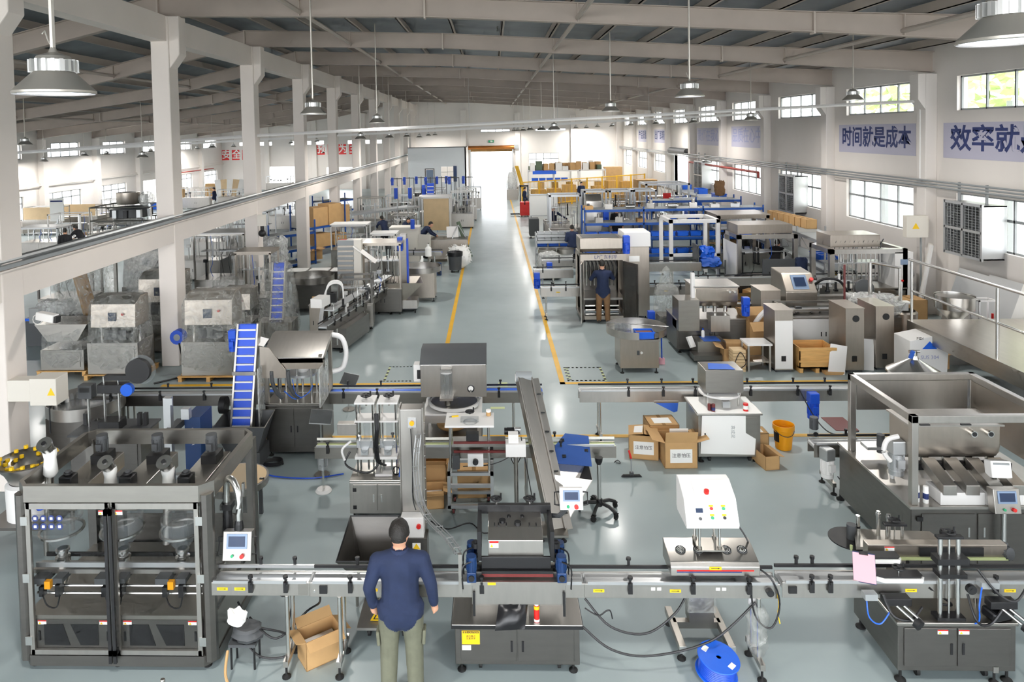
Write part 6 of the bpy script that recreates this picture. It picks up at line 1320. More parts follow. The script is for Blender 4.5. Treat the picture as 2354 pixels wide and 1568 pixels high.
# big white bag bin
p = G(1046, 628); t = thing('trash_bin', 'black wheeled trash bin beside the yellow line', 'bin', (p.x, p.y + .25, 0)); part('bin_wall', M().lathe([(0, .1), (.24, .1), (.28, .75), (.3, .78)], n=22), 'dark_grey', t); part('bin_liner', M().lathe([(.3, .64), (.31, .8), (.27, .8), (.2, .6)], n=22), 'trash_black', t)
for a_ in (.7, 2.3, 3.9, 5.5): sub('caster', CASTER, t, (.18 * math.cos(a_), .18 * math.sin(a_), 0))
m = M().sph((0, 0, .62), .5, 16, (1, .8, .9)); r_ = random.Random(4)
for i, v in enumerate(m.v): k = 1 + .12 * noise.noise(Vector(v) * 7); m.v[i] = (v[0] * k, v[1] * k, max(0, .62 + (v[2] - .62) * k - .16))
for i in range(90):
    d_ = Vector((r_.uniform(-1, 1), r_.uniform(-1, 1), r_.uniform(-.4, 1))).normalized(); c_ = Vector((0, 0, .5)) + Vector((d_.x * .46, d_.y * .36, d_.z * .42)); m.add([c_, c_ + d_ * .14 + Vector((r_.uniform(-.05, .05), 0, r_.uniform(-.05, .05))), c_ + Vector((r_.uniform(-.07, .07), r_.uniform(-.05, .05), .05))], [(0, 1, 2)])
o = part('plastic_bag', m, 'paper', smooth=True); o.location = (p.x + .12, p.y + .95, 0); tag(o, 'huge white bag of shredded film behind the black trash bin', 'bag')
# steel counter with parts
t = thing('steel_counter', 'polished steel counter with an open lid by the aisle where a man works', 'counter', (-2.75, 30.0, 0)); cabinet(t, 0, 1.65, 0, .95, .12, .95, 'steel_warm', 0); part('open_lid', M().ob((1.0, .5, 1.2), (.5, .04, .5), (-.5, 0, .1)), 'white_paint', t); part('a_frame', M().tube([(1.0, .3, .95), (1.25, .5, 1.5), (1.55, .6, .95)], .03, 6), 'alu', t); feet(t, [(.1, .1), (1.55, .1)])
o = part('rolled_tube', M().cyl((0, 0, .1), (-.55, .5, 1.55), .09, 12), 'green_cloth'); o.location = (-.98, 30.6, 0); tag(o, 'grey-green roll leaning against the steel counter by the aisle', 'roll')
for (x, y, w, d, h, lab, sd) in ((-4.55, 26.2, .95, .8, 1.75, 'framed filling station with a thin roof left of the beige cabinet', 61), (-6.6, 28.6, 1.5, .9, 1.8, 'framed filling station under a white lid behind the black clamps', 62)):
    framed(lab, (x, y, 0), w, d, h, .8, 'white_paint', 0, sd, 'white_paint', n=8)
t = thing('beige_cabinet', 'beige sheet-metal cabinet with its door swung open', 'cabinet', (-4.3, 29.6, 0)); part('cabinet_body', box(0, 1.2, 0, .7, .1, 1.5), 'cream', t, bevel=.01); part('cabinet_lid', M().prism([(-.03, 1.5), (1.23, 1.5), (1.23, 1.56), (-.03, 1.56)], -.1, .72, 'y'), 'cream', t); part('open_door', M().ob((1.45, -.25, .9), (.6, .03, .75), (0, 0, -.5)), 'cream', t); part('door_lock', M().ob((1.62, -.36, .9), (.03, .04, .08), (0, 0, -.5)), 'black', t); part('blue_motor', M().cyl((.95, -.1, 1.5), (.95, -.1, 1.9), .09, 12), 'blue', t)
framed('white slotted dispensing machine behind the brown elevator', (-5.2, 24.6, 0), 1.2, .8, 1.7, 1.0, 'white_paint', 0, 64, 'white_paint', n=4)
t = thing('capper', 'small red-topped capping head on twin posts behind the white-topped bench', 'machine', (-5.9, 26.5, 0)); part('stand', box(0, .5, 0, .5, .05, .8), 'dark_grey', t); part('red_block', M().box(.1, .4, .05, .35, 1.25, 1.5), 'red', t); part('black_block', box(.05, .45, .0, .4, .95, 1.25), 'black', t)
for x in (.05, .45): part('post', cyl((x, .2, .8), (x, .2, 1.6), .03, 8), 'chrome', t)
conveyor('conveyor carrying a slanted blue belt towards the steel counter', -3.9, -2.0, 27.6, .85, w=.25, clamps=(.3, .8, 1.3), legs=(.3, 1.6), belt='blue_belt'); 
for i, (px, py) in enumerate(((996, 610), (1010, 575))): pass
p = G(1005, 585); t = thing('glue_bottle', 'white plastic bottle on a small stand before the steel counter', 'bottle', (-2.45, 26.6, 0)); part('stand_post', cyl((0, 0, 0), (0, 0, .85), .03, 8), 'steel', t); part('bottle_body', M().lathe([(0, .85), (.12, .85), (.12, 1.15), (.05, 1.22), (.05, 1.3), (0, 1.3)], n=14), 'paper', t)
motor(thing('gear_motor', 'dark blue gear motor on the end of the slanted blue belt', 'motor', (-2.1, 27.2, .45)), (0, 0, 0), (0, 0, 0), 1.6, 'navy_motor')
bpy.data.objects['gear_motor'].location.z = .1
framed('ply-backed machine cabinet with a white frame behind the steel counter', (-3.75, 37.6, 0), 1.5, .9, 2.05, .15, 'white_paint', 0, 66, 'white_paint', n=3); t = part('ply_back', box(.08, 1.42, .1, .14, .3, 2.0), 'ply', [o for o in bpy.data.objects if o.name.startswith('framed_machine')][-1])
# blue racks beside the columns
rk = rack('empty blue rack between the third and fourth columns', (-9.0, 28.2, 0), 2.3, .9, 1.9, (.15, .75, 1.4), 'rack_blue', 1, .9); rk2 = rack('blue rack loaded with large cartons beside the fourth column', (-8.3, 31.2, 0), 2.5, 1.0, 2.35, (.4, 1.35), 'rack_blue', 1, 1.0)
for i, (x, y, z, w, h) in enumerate(((-8.1, 32.2, 1.35, .9, .85), (-7.6, 32.9, 1.35, .8, .95), (-7.3, 33.6, 1.35, .7, .8), (-8.0, 32.2, .4, .9, .6), (-7.4, 33.0, .4, .8, .5))):
    carton(['tall shrink-wrapped carton at the near end of the loaded blue rack', 'big brown carton in the middle of the top shelf of the blue rack', 'far brown carton on the top shelf of the blue rack', 'brown carton low in the loaded blue rack', 'second brown carton low in the loaded blue rack'][i], (x, y, z), w, .7, h, 1.0, False, 'card', group='cartons on the blue rack')
carton('open carton on the lowest shelf of the empty blue rack', (-7.75, 30.25, .15), .6, .5, .4, .9, True); carton('brown carton with open flaps beside the loaded blue rack', (-6.0, 30.5, .6), .5, .4, .3, .4, True)
t = thing('small_table', 'grey side table holding the open carton', 'table', (-6.3, 30.2, 0)); part('table_top', box(0, .7, 0, .6, .55, .6), 'grey_paint', t)
for x in (.05, .65):
    for y in (.05, .55): part('leg', box(x - .025, x + .025, y - .025, y + .025, 0, .55), 'grey_paint', t)
rack('grey steel shelving with slanting shelves beyond the loaded blue rack', (-6.9, 34.5, 0), 4.5, .9, 2.0, (.3, .95, 1.6), 'alu', 3, .85)
crate('blue crate at the foot of the loaded blue rack', (-8.3, 30.2, 0), .4)
# ================================================================== MIDDLE, WINDOW SIDE OF THE AISLE
t = turntable('steel turntable on a bevelled cabinet holding clear cups and a blue crate', (3.22, 16.25, 0), .67, 1.0, .16, 'steel_h', (.86, .72), 'steel_warm', 0, (-PI / 2 + .55, 1.5 * PI + .05)) if False else turntable('steel turntable with clear cups and a blue crate beside the hazard square', (3.22, 16.25, 0), .67, 1.0, .16, 'steel_h', (.86, .72), 'steel_warm', 0, (-PI / 2 + .62, 1.5 * PI - .1))
part('front_tray', box(-.08, .4, -.62, -.3, .8, .84), 'steel_h', t); part('cross_rod', M().cyl((-.67, .05, 1.06), (.66, -.3, 1.04), .01, 6), 'chrome', t)
for i in range(7): part('cup', M().lathe([(0, .86), (.05, .86), (.055, 1.0)], (-.42 + .09 * (i % 4), .05 + .12 * (i // 4), 0), 12), 'acrylic', t)
o = part('qr_plate', box(-.06, .0, -.364, -.36, .42, .52), 'dark_grey', t); part('diamond_sticker', M().prism([(.01, .47), (.045, .435), (.08, .47), (.045, .505)], -.364, -.36, 'y'), 'paper', t)
crate('blue crate of copper fittings on the turntable tray', (3.3, 15.8, .84), 0, None, (1, 1, .9), 'copper', 'parts_crate')
p = G(1524, 840); t = thing('blue_mop', 'blue-handled scoop standing beside the turntable', 'broom', (p.x, p.y + .1, 0)); part('handle', cyl((0, 0, .1), (0, .05, .95), .016, 8), 'blue', t); part('scoop', box(-.06, .06, -.04, .04, 0, .14), 'pink', t)
# ---- multi-nozzle filler with open door
t = thing('nozzle_filler', 'stainless multi-nozzle filler with its glass door swung open before a kneeling tank', 'machine', (2.45, 20.2, 0))
t['label'] = 'stainless multi-nozzle filler with a steel trough above and its front door open'
frame_posts(t, 0, 1.3, 0, 1.2, .08, 1.95, .1, 'steel_warm'); part('header', box(.0, 1.3, -.03, .02, 1.78, 1.95), 'steel_warm', t); text('lettering', 'LP广东利平', .13, 'sign_blue', t, (.72, -.035, 1.865), (PI / 2, 0, 0), extr=.001)
part('rear_panel', box(.05, 1.25, 1.1, 1.14, .1, 1.8), 'steel_dark', t); part('deck', box(.05, 1.25, .1, 1.1, .62, .68), 'steel', t)
m = M().prism([(.1, 2.0), (.0, 2.1), (.0, 2.4), (.9, 2.4), (.9, 2.1), (.75, 2.0)], .0, 1.2, 'x'); part('trough', m, 'steel_warm', t, bevel=.01); part('trough_mouth', M().box(.08, 1.12, .12, .8, 2.4, 2.405), 'dark_grey', t); motor(t, (1.32, .1, 2.35), (PI, 0, 0), 1.7, 'blue', 'blue')
part('electrics_cabinet', box(1.3, 2.0, .25, 1.2, .1, 2.1), 'steel_warm', t, bevel=.012); part('cabinet_crown', M().prism([(1.25, 2.1), (2.05, 2.1), (2.05, 2.5), (1.3, 2.5)], .3, 1.25, 'y'), 'white_paint', t); part('screen_face', box(1.42, 1.72, .235, .25, 1.68, 1.84), 'paper', t)
for z, mt in ((1.45, 'red'), (1.38, 'red'), (1.3, 'dark_grey'), (1.22, 'red')): part('push_button', cyl((1.62, .25, z), (1.62, .225, z), .03, 10), mt, t)
d_ = part('open_door', M().box(0, .03, -.62, 0, .1, 1.75), 'steel_dark', t, loc=(1.2, 0, 0)); d_.rotation_euler = (0, 0, .5); part('door_glass', box(-.004, .034, -.55, -.07, .2, 1.65), 'glass_dim', d_)
d2 = part('open_door', M().box(0, .03, -.5, 0, .1, 1.75), 'steel_h', t, loc=(.06, 0, 0)); d2.rotation_euler = (0, 0, -.25)
for i in range(8): x = .25 + i * .11; part('filling_nozzle', M().cyl((x, .5, .95), (x, .5, 1.65), .022, 8), 'chrome', t); part('nozzle_hose', M().tube(smoothpath([(x, .5, 1.65), (x - .02, .3, 1.75), (x + .05, .2, 1.5), (x + .02, .3, 1.2)], 4), .014, 5), 'black', t)
for z in (.2, .32, .44): part('valve_bar', cyl((.15, .15, z), (1.1, .15, z), .03, 8), 'chrome', t)
feet(t, [(.08, .08), (1.2, .08), (1.9, .35)], s=1.3)
conveyor('stainless infeed conveyor carrying small jars into the multi-nozzle filler', 1.35, 2.5, 20.7, .92, w=.22, clamps=(.3, .72), legs=(.15,), arrows=(.5,), ph=.26, side='steel_h')
conveyor('stainless outfeed conveyor leaving the multi-nozzle filler', 4.45, 6.0, 20.7, .92, w=.22, clamps=(.2, .9), legs=(1.2,), arrows=(.5,), ph=.26)
t = conveyor('upper stainless conveyor with a blue hanging motor behind the multi-nozzle filler', 1.3, 2.6, 23.4, .92, w=.24, clamps=(.3,), legs=(.3,), ph=.28, side='steel_h'); motor(t, (.1, -.22, .75), (PI, 0, 0), 1.7, 'blue', 'blue')
conveyor('stainless conveyor running on behind the multi-nozzle filler to the white frame', 4.4, 7.0, 24.3, .92, w=.24, clamps=(.3, .8), legs=(1.6,), ph=.28, side='steel_h')
conveyor('stainless conveyor with bright rails leading to the far framed filler', 6.0, 9.0, 21.6, .95, w=.24, clamps=(.4, 2.3), legs=(.4, 2.2), ph=.24, side='steel_h'); conveyor('stainless conveyor at the outlet of the large framed filler', 9.6, 12.0, 21.6, .95, w=.24, clamps=(.7, 1.3), legs=(.5, 1.8), ph=.24, side='white_paint')
t = wrapped('slim machine bagged in clear film before the outfeed conveyor', (4.25, 18.6, 0), .62, .6, 1.35, 71, pal=False, head=False); part('film_peak', M().lathe([(.3, 1.1), (.18, 1.45), (.1, 1.75), (.0, 1.85)], (.3, .3, 0), 10), 'film', t); motor(t, (-.15, .1, .6), (PI, 0, 0), 1.6, 'blue', 'blue')
# ---- tank filler
t = thing('tank_filler', 'squat stainless filler with a rounded tank and dark base cabinet', 'machine', (4.4, 17.0, 0)); cabinet(t, .0, 1.7, .3, 1.3, .1, .85, 'steel_dark', 2, .03, .02); feet(t, [(.1, .4), (1.6, .4)])
part('tank', M().prism([(.35, 1.25), (.45, 1.12), (1.1, 1.12), (1.2, 1.25), (1.2, 1.6), (.35, 1.6)], .45, 1.5, 'x'), 'steel_warm', t, bevel=.03); part('tank_lid', box(.43, 1.52, .33, 1.22, 1.6, 1.63), 'steel_h', t); part('lid_handle', cyl((1.4, .34, 1.5), (1.4, .28, 1.5), .03, 10), 'chrome', t); part('lid_handle', cyl((1.28, .34, 1.5), (1.28, .28, 1.5), .03, 10), 'chrome', t)
part('side_box', box(.0, .5, .1, .7, .6, 1.35), 'steel', t, bevel=.008); part('front_box', box(.75, 1.2, .05, .4, .6, .98), 'steel_h', t); part('low_box', box(.35, 1.0, -.25, .25, .12, .45), 'steel', t); part('drive_plinth', M().box(.2, .9, -.5, -.1, .08, .2), 'steel_dark', t); motor(t, (1.62, .2, 1.3), (PI, 0, 0), 1.5, 'blue', 'blue'); part('sensor_post', M().box(.38, .46, .35, .45, 1.35, 1.95), 'white_paint', t)
for x in (.7, .95, 1.2): part('valve', M().cyl((x, .4, 1.0), (x, .4, 1.14), .05, 10), 'chrome', t)
part('touch_panel', M().ob((.22, -.15, .42), (.16, .05, .26), (-.5, 0, .6)), 'white_paint', t); part('blue_film', box(.5, .9, -.22, .2, .451, .456), 'blue_tarp', t)
conveyor('short grey conveyor behind the tank filler', 5.9, 7.0, 19.0, .8, w=.24, clamps=(.3, .7), legs=(.5,), side='steel', ph=.24)
p = G(1610, 755); o = thing('spray_bottle', 'small white bottle on the base of the tank filler', 'bottle', (4.98, 17.12, .45)); part('bottle_body', M().lathe([(0, 0), (.04, 0), (.04, .14), (.015, .18), (0, .18)], n=12), 'paper', o); part('bottle_cap', M().lathe([(.017, .17), (.017, .22), (0, .22)], n=10), 'blue', o)
# ---- empty white frame, dark trolley, crates
t = thing('open_frame', 'empty white machine frame standing before the long blue rack', 'frame', (6.2, 25.2, 0)); frame_posts(t, 0, 1.75, 0, 1.6, .08, 2.25, .12, 'white_paint', ('top',)); part('rail', box(0, 1.75, 0, .1, .5, .6), 'white_paint', t); part('rail', box(0, 1.75, 0, .1, .95, 1.05), 'white_paint', t); feet(t, [(.1, .1), (1.6, .1), (.1, 1.5), (1.6, 1.5)], s=1.2)
t = thing('tool_trolley', 'dark grey trolley heaped with blue bags and tubing', 'trolley', (6.9, 24.2, 0))
for x in (0, .9):
    for y in (0, .6): part('trolley_post', box(x - .02, x + .02, y - .02, y + .02, .08, 1.5 if x == 0 else 1.0), 'dark_grey', t)
part('side_board', box(-.02, .02, 0, .6, .75, 1.5), 'dark_grey', t)
for z in (.2, .7): part('trolley_shelf', box(0, .9, 0, .6, z, z + .04), 'dark_grey', t)
part('blue_bag', lumpy(.1, .8, .05, .5, .74, 1.05, .08, 3), 'blue_tarp', t, smooth=True); part('blue_bag', lumpy(.15, .6, .1, .5, 1.05, 1.4, .1, 7), 'bright_blue', t, smooth=True)
for x in (.05, .85): sub('caster', CASTER, t, (x, .05, 0)); sub('caster', CASTER, t, (x, .55, 0))
t = thing('cable_drum', 'black cable drum standing beyond the dark trolley', 'drum', (8.0, 23.0, 0)); part('drum_flange', cyl((0, -.16, .38), (0, -.12, .38), .38, 26), 'black', t); part('drum_flange', cyl((0, .12, .38), (0, .16, .38), .38, 26), 'black', t); part('drum_core', cyl((0, -.12, .38), (0, .12, .38), .26, 20), 'blue', t)
for i, (px, py, rr) in enumerate(((1690, 668, .1), (1712, 682, -.2), (1675, 655, .3))): q = G(px, py); crate(['big blue crate on the floor by the open carton', 'second blue crate next to the open carton', 'blue crate farther from the open carton'][i], (q.x, q.y, 0), rr, 'blue crates on the floor', (1.6, 1.5, 1.3))
q = G(1700, 690); carton('open empty carton on the floor before the blue crates', (q.x - .1, q.y - .1, 0), .65, .5, .3, .25, True)
# ---- long blue rack with bins
t = rack('long blue rack crowded with machine parts across the middle of the hall', (3.75, 29.2, 0), 7.2, 1.0, 2.3, (.35, 1.05, 1.65, 2.2), 'rack_blue', 3, 0)
r_ = random.Random(11); nb = 0
for lev, z in enumerate((.35, 1.05)):
    for i in range(13):
        x = 4.05 + i * .53; nb += 1
        crate('%s blue parts bin from the aisle on the %s shelf of the long blue rack' % (ORD[i], ('lowest', 'second')[lev]), (x, 29.5, z), 0, 'blue parts bins on the long blue rack', (1.15, 1, 1.1), r_.choice(['dark_grey', 'alu', 'steel']))
for i in range(16):
    x = 3.95 + i * .43; z = 1.65 if i % 2 else 2.2; k = r_.random()
    o = thing('machine_part', '%s loose machine part from the aisle along the upper shelves of the long blue rack' % ORD[i], 'part', (x, 29.6, z), r_.uniform(-.4, .4), 'machine parts on the long blue rack')
    if k < .4: part('part_block', M().box(-.15, .15, -.15, .15, 0, .2).cyl((0, 0, .2), (0, 0, .34), .07, 10), 'steel_h', o)
    elif k < .7: part('part_roller', M().cyl((-.18, 0, .09), (.18, 0, .09), .09, 14), 'chrome', o); part('part_axle', cyl((-.26, 0, .09), (.26, 0, .09), .025, 8), 'steel', o)
    else: part('part_box', M().box(-.17, .17, -.18, .18, 0, .14), r_.choice(['alu', 'white_paint', 'card']), o); part('part_lug', M().box(-.05, .05, -.05, .05, .14, .22), 'dark_grey', o)
t = rack('second long blue rack standing behind the first', (7.2, 32.5, 0), 4.0, 1.0, 2.35, (.5, 1.2, 2.2), 'rack_blue', 2, 0)
for i in range(7): crate('%s blue parts bin from the aisle in the rear blue rack' % ORD[i], (7.6 + i * .52, 32.8, 1.2 if i % 2 else .5), 0, 'blue parts bins in the rear blue rack', (1.1, 1, 1))
t = thing('steel_sheet_stack', 'light steel tray lying on top of the rear blue rack', 'tray', (8.2, 32.6, 2.2)); part('tray_plate', box(0, 2.4, 0, .8, .0, .05), 'alu', t); part('tray_lip', box(0, 2.4, -.02, 0, 0, .12), 'alu', t)
for i, (px, py) in enumerate(((1672, 592), (1640, 582), (1690, 568))): q = G(px, py); carton(['white carton marked with a red cross near the rear blue rack', 'brown carton on the floor by the rear blue rack', 'second brown carton stacked near the rear blue rack'][i], (q.x, q.y, .0), .55, .45, .45, .1, False, 'paper' if i == 0 else 'card')
t = thing('green_bundle', 'bundle of grey-green hose behind the white frame', 'hose', (8.4, 28.6, 0)); part('hose_coils', M().tube([(.5 * math.cos(i * .45), .35 * math.sin(i * .45), .05 + i * .012) for i in range(60)], .045, 6), 'green_cloth', t)
# ---- aluminium door-frame machines in a row
for i, (px, wd) in enumerate(((1262, 1.5), (1342, 1.1), (1400, 1.1), (1456, 1.1))):
    q = GY(px, 440, 35.5 - (i == 0) * 2); framed(['aluminium framed assembly cell closest to the aisle', 'second aluminium framed assembly cell from the aisle', 'third aluminium framed assembly cell from the aisle', 'fourth aluminium framed assembly cell from the aisle'][i], (q.x, q.y, 0), 1.15 if i else 1.5, 1.3, 2.45, .9, 'alu', 0, 80 + i, None, False, n=12, t=.09)
t = thing('steel_duct', 'tall curved stainless duct beside the assembly cells', 'duct', (4.15, 31.8, 0)); part('duct_body', M().prism([(0, .3), (.55, .3), (.55, 2.3), (.42, 2.6), (.2, 2.6), (0, 2.3)], 0, .7, 'x'), 'steel_h', t, bevel=.02); motor(t, (.85, -.1, 1.7), (PI, 0, 0), 2.2, 'blue', 'blue'); part('duct_base', box(-.05, .75, 0, .55, 0, .3), 'dark_grey', t)
t = framed('pair of large aluminium cells by the window wall', (8.0, 37.5, 0), 2.3, 1.8, 2.6, .8, 'alu', 0, 90, None, False, n=14, t=.1, doors=3); t['label'] = 'wide aluminium double cell with a red panel near the grey wall shelving'; part('red_panel', box(.9, 1.3, -.02, .02, 1.6, 2.1), 'red', t)
framed('cluttered aluminium test bench between assembly cells and wide double cell', (6.0, 40.2, 0), 1.7, 1.2, 1.5, .9, 'steel', 0, 91, None, False, n=14)
# ---- workstation close to the aisle
t = thing('whiteboard', 'white magnetic board on a dark frame beside the aisle', 'board', (2.0, 38.2, 0)); part('board_face', box(0, 1.45, 0, .03, .95, 2.05), 'paper', t); part('board_frame', M().box(-.03, 1.48, -.01, .04, .9, .95).box(-.03, 1.48, -.01, .04, 2.05, 2.1).box(-.03, 0, -.01, .04, .9, 2.1).box(1.45, 1.48, -.01, .04, .9, 2.1), 'alu', t, smooth=False)
for x in (.05, 1.4): part('board_leg', box(x - .03, x + .03, -.25, .3, 0, .06), 'dark_grey', t); part('board_post', box(x - .02, x + .02, 0, .04, .06, .95), 'dark_grey', t)
t = thing('cleaning_cart', 'dark grey cart with a bin below the whiteboard', 'cart', (1.85, 36.3, 0)); part('cart_body', box(0, .5, 0, .7, .12, 1.0), 'dark_grey', t, bevel=.03); feet(t, [(.08, .1), (.42, .1)], kind=CASTER)
framed('grey machine cabinet with open top before the whiteboard', (2.5, 34.5, 0), 1.2, 1.0, 1.1, .95, 'steel', 0, 93, None, False, n=5); t = framed('long steel workbench where the seated man reaches across', (2.5, 31.4, 0), 1.25, 1.0, 1.05, .95, 'steel_h', 0, 94, None, False, n=4, panel=True)
rack('grey tiered shelf with rows of steel trays by the aisle', (1.75, 28.9, 0), 1.5, .6, 1.3, (.5, .75, 1.0, 1.25), 'alu', 1, 0)
for i in range(10): o = thing('steel_tray', '%s small steel tray from the aisle on the %s board of the tiered shelf' % (ORD[i % 5], ('middle', 'top')[i // 5]), 'tray', (1.95 + (i % 5) * .28, 29.15, 1.0 + .25 * (i // 5)), 0, 'steel trays on the tiered shelf'); part('tray_shell', make_crate(.28, .3, .1), 'alu', o)
for i in range(3): crate('%s blue crate from the aisle on the grey tiered shelf' % ORD[i], (2.0 + i * .46, 29.2, .75), 0, 'blue crates on the tiered shelf')
for i in range(2): turntable(['small steel turntable under the tiered shelf', 'second small steel turntable under the tiered shelf'][i], (2.05 + i * .72, 27.3, 0), .34, .95, .18, 'steel_h', (.5, .5), 'white_paint', 0)
t = conveyor('stainless conveyor with a blue motor near the standing man', 1.7, 3.4, 25.2, .9, w=.24, clamps=(.6, 1.1), legs=(.4, 1.4), ph=.26, side='steel_h'); motor(t, (.25, -.25, .75), (PI, 0, 0), 1.8, 'blue', 'blue')
t = wrapped('pale film-wrapped bench at the aisle edge', (1.6, 26.0, 0), .9, .8, .95, 97, pal=False, head=False, film='film_thick')
# ---- big framed fillers by the wall
t = framed('large stainless framed filler with a shallow tank on top where a man bends inside', (8.05, 23.7, 0), 1.95, 1.4, 1.9, .35, 'steel_h', 0, 101, None, False, n=9, t=.13); part('roof_tank', box(.1, 1.9, .3, 1.4, 1.9, 2.2), 'steel_warm', t); part('white_side', box(-.03, 0, .1, 1.4, .4, 1.6), 'white_paint', t)
t = framed('large stainless framed filler with a row of upright nozzles', (9.5, 20.4, 0), 2.15, 1.3, 1.95, .85, 'steel_h', 0, 102, None, False, n=6, t=.13, body='steel'); part('top_tank', M().box(.2, 1.6, .4, 1.3, 1.95, 2.3), 'steel_warm', t, bevel=.01)
for i in range(11):
    x = .35 + i * .13; part('filling_nozzle', M().cyl((x, .5, 1.0), (x, .5, 1.8), .02, 8), 'chrome', t); part('nozzle_hose', M().tube(smoothpath([(x, .5, 1.8), (x, .4, 2.1), (x + .1, .5, 2.15), (x + .1, .7, 1.95)], 4), .012, 5), 'acrylic' if i % 2 else 'dark_grey', t)
part('side_cabinet', box(1.8, 2.3, .0, .9, .3, 1.85), 'white_paint', t); part('side_screen', box(1.95, 2.15, -.01, 0, 1.5, 1.65), 'screen_grey', t); part('side_button', cyl((2.0, 0, 1.05), (2.0, -.03, 1.05), .03, 10), 'red', t)
t = framed('third stainless framed filler with an open trough roof behind the others', (8.3, 26.6, 0), 1.9, 1.5, 2.2, .8, 'steel_warm', 0, 103, 'steel_warm', False, n=7, t=.12)
t = thing('dark_screen', 'dark grey partition board with a jacket hung on it', 'board', (8.45, 22.6, 0)); part('board_panel', box(0, 1.25, 0, .04, .2, 1.3), 'dark_grey', t); part('hung_jacket', lumpy(1.0, 1.35, -.12, .05, .55, 1.35, .05, 3), 'navy', t, smooth=True)
for x in (.05, 1.2): part('board_foot', box(x - .03, x + .03, -.2, .2, 0, .2), 'dark_grey', t)
# ---- wall shelving
t = rack('grey steel shelving along the window wall loaded with cartons and bins', (11.0, 21.9, 0), 6.9, .95, 2.1, (.45, 1.05, 1.9), 'alu', 3, PI / 2 - .06); 
for i in range(7): carton('%s small brown carton from the camera end of the top wall shelf' % ORD[i], (11.0 - .03 * i, 25.2 + i * .42, 1.9), .36, .5, .32, 0, False, group='cartons on the wall shelving')
for i in range(3): crate('%s blue open bin from the camera end of the middle wall shelf' % ORD[i], (10.9, 23.4 + i * .42, 1.05 + .0), 0, 'blue bins on the wall shelving', (1.1, 1.1, 1))
for i, y in enumerate((22.3, 22.6, 22.9)): o = thing('brass_rod', '%s upright brass fitting in the end bay of the wall shelving' % ORD[i], 'fitting', (10.7, y, .45), 0, 'brass fittings on the wall shelving'); part('rod', cyl((0, 0, 0), (.02, 0, .42), .03, 8), 'gold', o); part('rod_tip', cyl((.02, 0, .42), (.02, 0, .5), .045, 8), 'dark_grey', o)
rack('far grey shelving loaded with blue bags beneath the red pipe', (11.4, 34.0, 0), 10.5, 1.0, 2.2, (.6, 1.3, 2.0), 'alu', 4, PI / 2 + .02)
for i in range(9): crate('%s blue bin from the camera end of the far grey shelving beneath the red pipe' % ORD[i], (11.0, 35.0 + i * 1.0, (2.0, 1.3, .6)[i % 3]), PI / 2, 'blue bins on the far grey shelving', (2.0, 1.6, 1.5))
t = thing('brown_coat', 'brown jacket hanging on the upright of the far grey shelving', 'jacket', (10.75, 34.1, 2.2)); part('coat_body', lumpy(-.22, .22, -.15, .15, .05, .75, .08, 5), 'brown', t, smooth=True); part('coat_hook', cyl((0, 0, 0), (0, 0, .1), .02, 6), 'alu', t)
t = thing('trash_sack', 'black rubbish sack by the wall beneath the brown jacket', 'sack', (11.6, 32.2, 0)); part('sack_body', lumpy(-.4, .4, -.35, .35, 0, .95, .12, 8), 'trash_black', t, smooth=True); part('sack_knot', M().lathe([(.1, .9), (.05, 1.0), (.12, 1.1)], n=8), 'trash_black', t)
# ---- capper with touch panel, pedestals, crates
t = thing('cap_tightener', 'grey box capping machine with a touch panel and hoses behind the white pedestal', 'machine', (7.3, 18.6, 0)); cabinet(t, .3, 2.0, .1, 1.1, .1, .8, 'white_paint', 2); part('control_cabinet', M().prism([(-.1, .82), (-.1, 1.2), (.25, 1.62), (.9, 1.66), (.9, .82)], .2, 1.0, 'x'), 'steel_warm', t, bevel=.02)
o = part('panel_face', M().add([(.42, -.06, 1.26), (.82, -.06, 1.26), (.82, .2, 1.58), (.42, .2, 1.58)], [(0, 1, 2, 3)]), 'screen_grey', t); part('panel_screen', M().add([(.48, -.025, 1.33), (.76, -.025, 1.33), (.76, .14, 1.53), (.48, .14, 1.53)], [(0, 1, 2, 3)]), 'screen', o); part('stop_button', cyl((.92, .1, 1.46), (.92, .06, 1.5), .05, 12), 'red', t); part('lane', M().box(-.3, 2.6, .45, .7, .82, .95), 'steel_h', t); mech(t, 1.1, 2.2, .2, .9, .95, 1.5, 8, 110)
part('hose_bundle', M().tube(smoothpath([(1.0, .3, 1.2), (1.2, .0, 1.5), (1.6, .0, 1.45), (1.9, .2, 1.1)], 5), .035, 6), 'black', t); part('round_fan', M().cyl((2.3, .2, 1.2), (2.3, .1, 1.22), .24, 20), 'dark_grey', t)
t = framed('white-film cabinet machine right behind the wooden crate', (7.05, 17.3, 0), 1.7, .9, 1.05, .85, 'steel', 0, 111, None, False, n=6, body='white_paint'); t['label'] = 'machine cabinet covered in white film just behind the wooden crate'
def pedestal(label, c, w, d, h, face='white_paint', hole=True, rz_=0):
    t = thing('steel_pedestal', label, 'pedestal', c, rz_); part('pedestal_body', box(0, w, 0, d, .05, h), 'steel_warm', t, bevel=.008); part('pedestal_cap', box(-.01, w + .01, -.01, d + .01, h, h + .015), 'steel_warm', t)
    if face: part('film_face', box(.01, w - .01, -.005, 0, .08, h - .22), face, t)
    if hole: part('cable_port', box(w * .35, w * .6, -.012, -.005, .25, .37), 'black', t)
    part('plinth', box(.03, w - .03, .02, d - .02, 0, .05), 'dark_grey', t); return t
pedestal('white-filmed steel pedestal beside the wooden crate', (6.2, 15.9, 0), .4, .65, 1.38); pedestal('taller white-filmed pedestal behind the first one', (6.75, 18.2, 0), .5, .7, 1.3, 'steel_h', False)
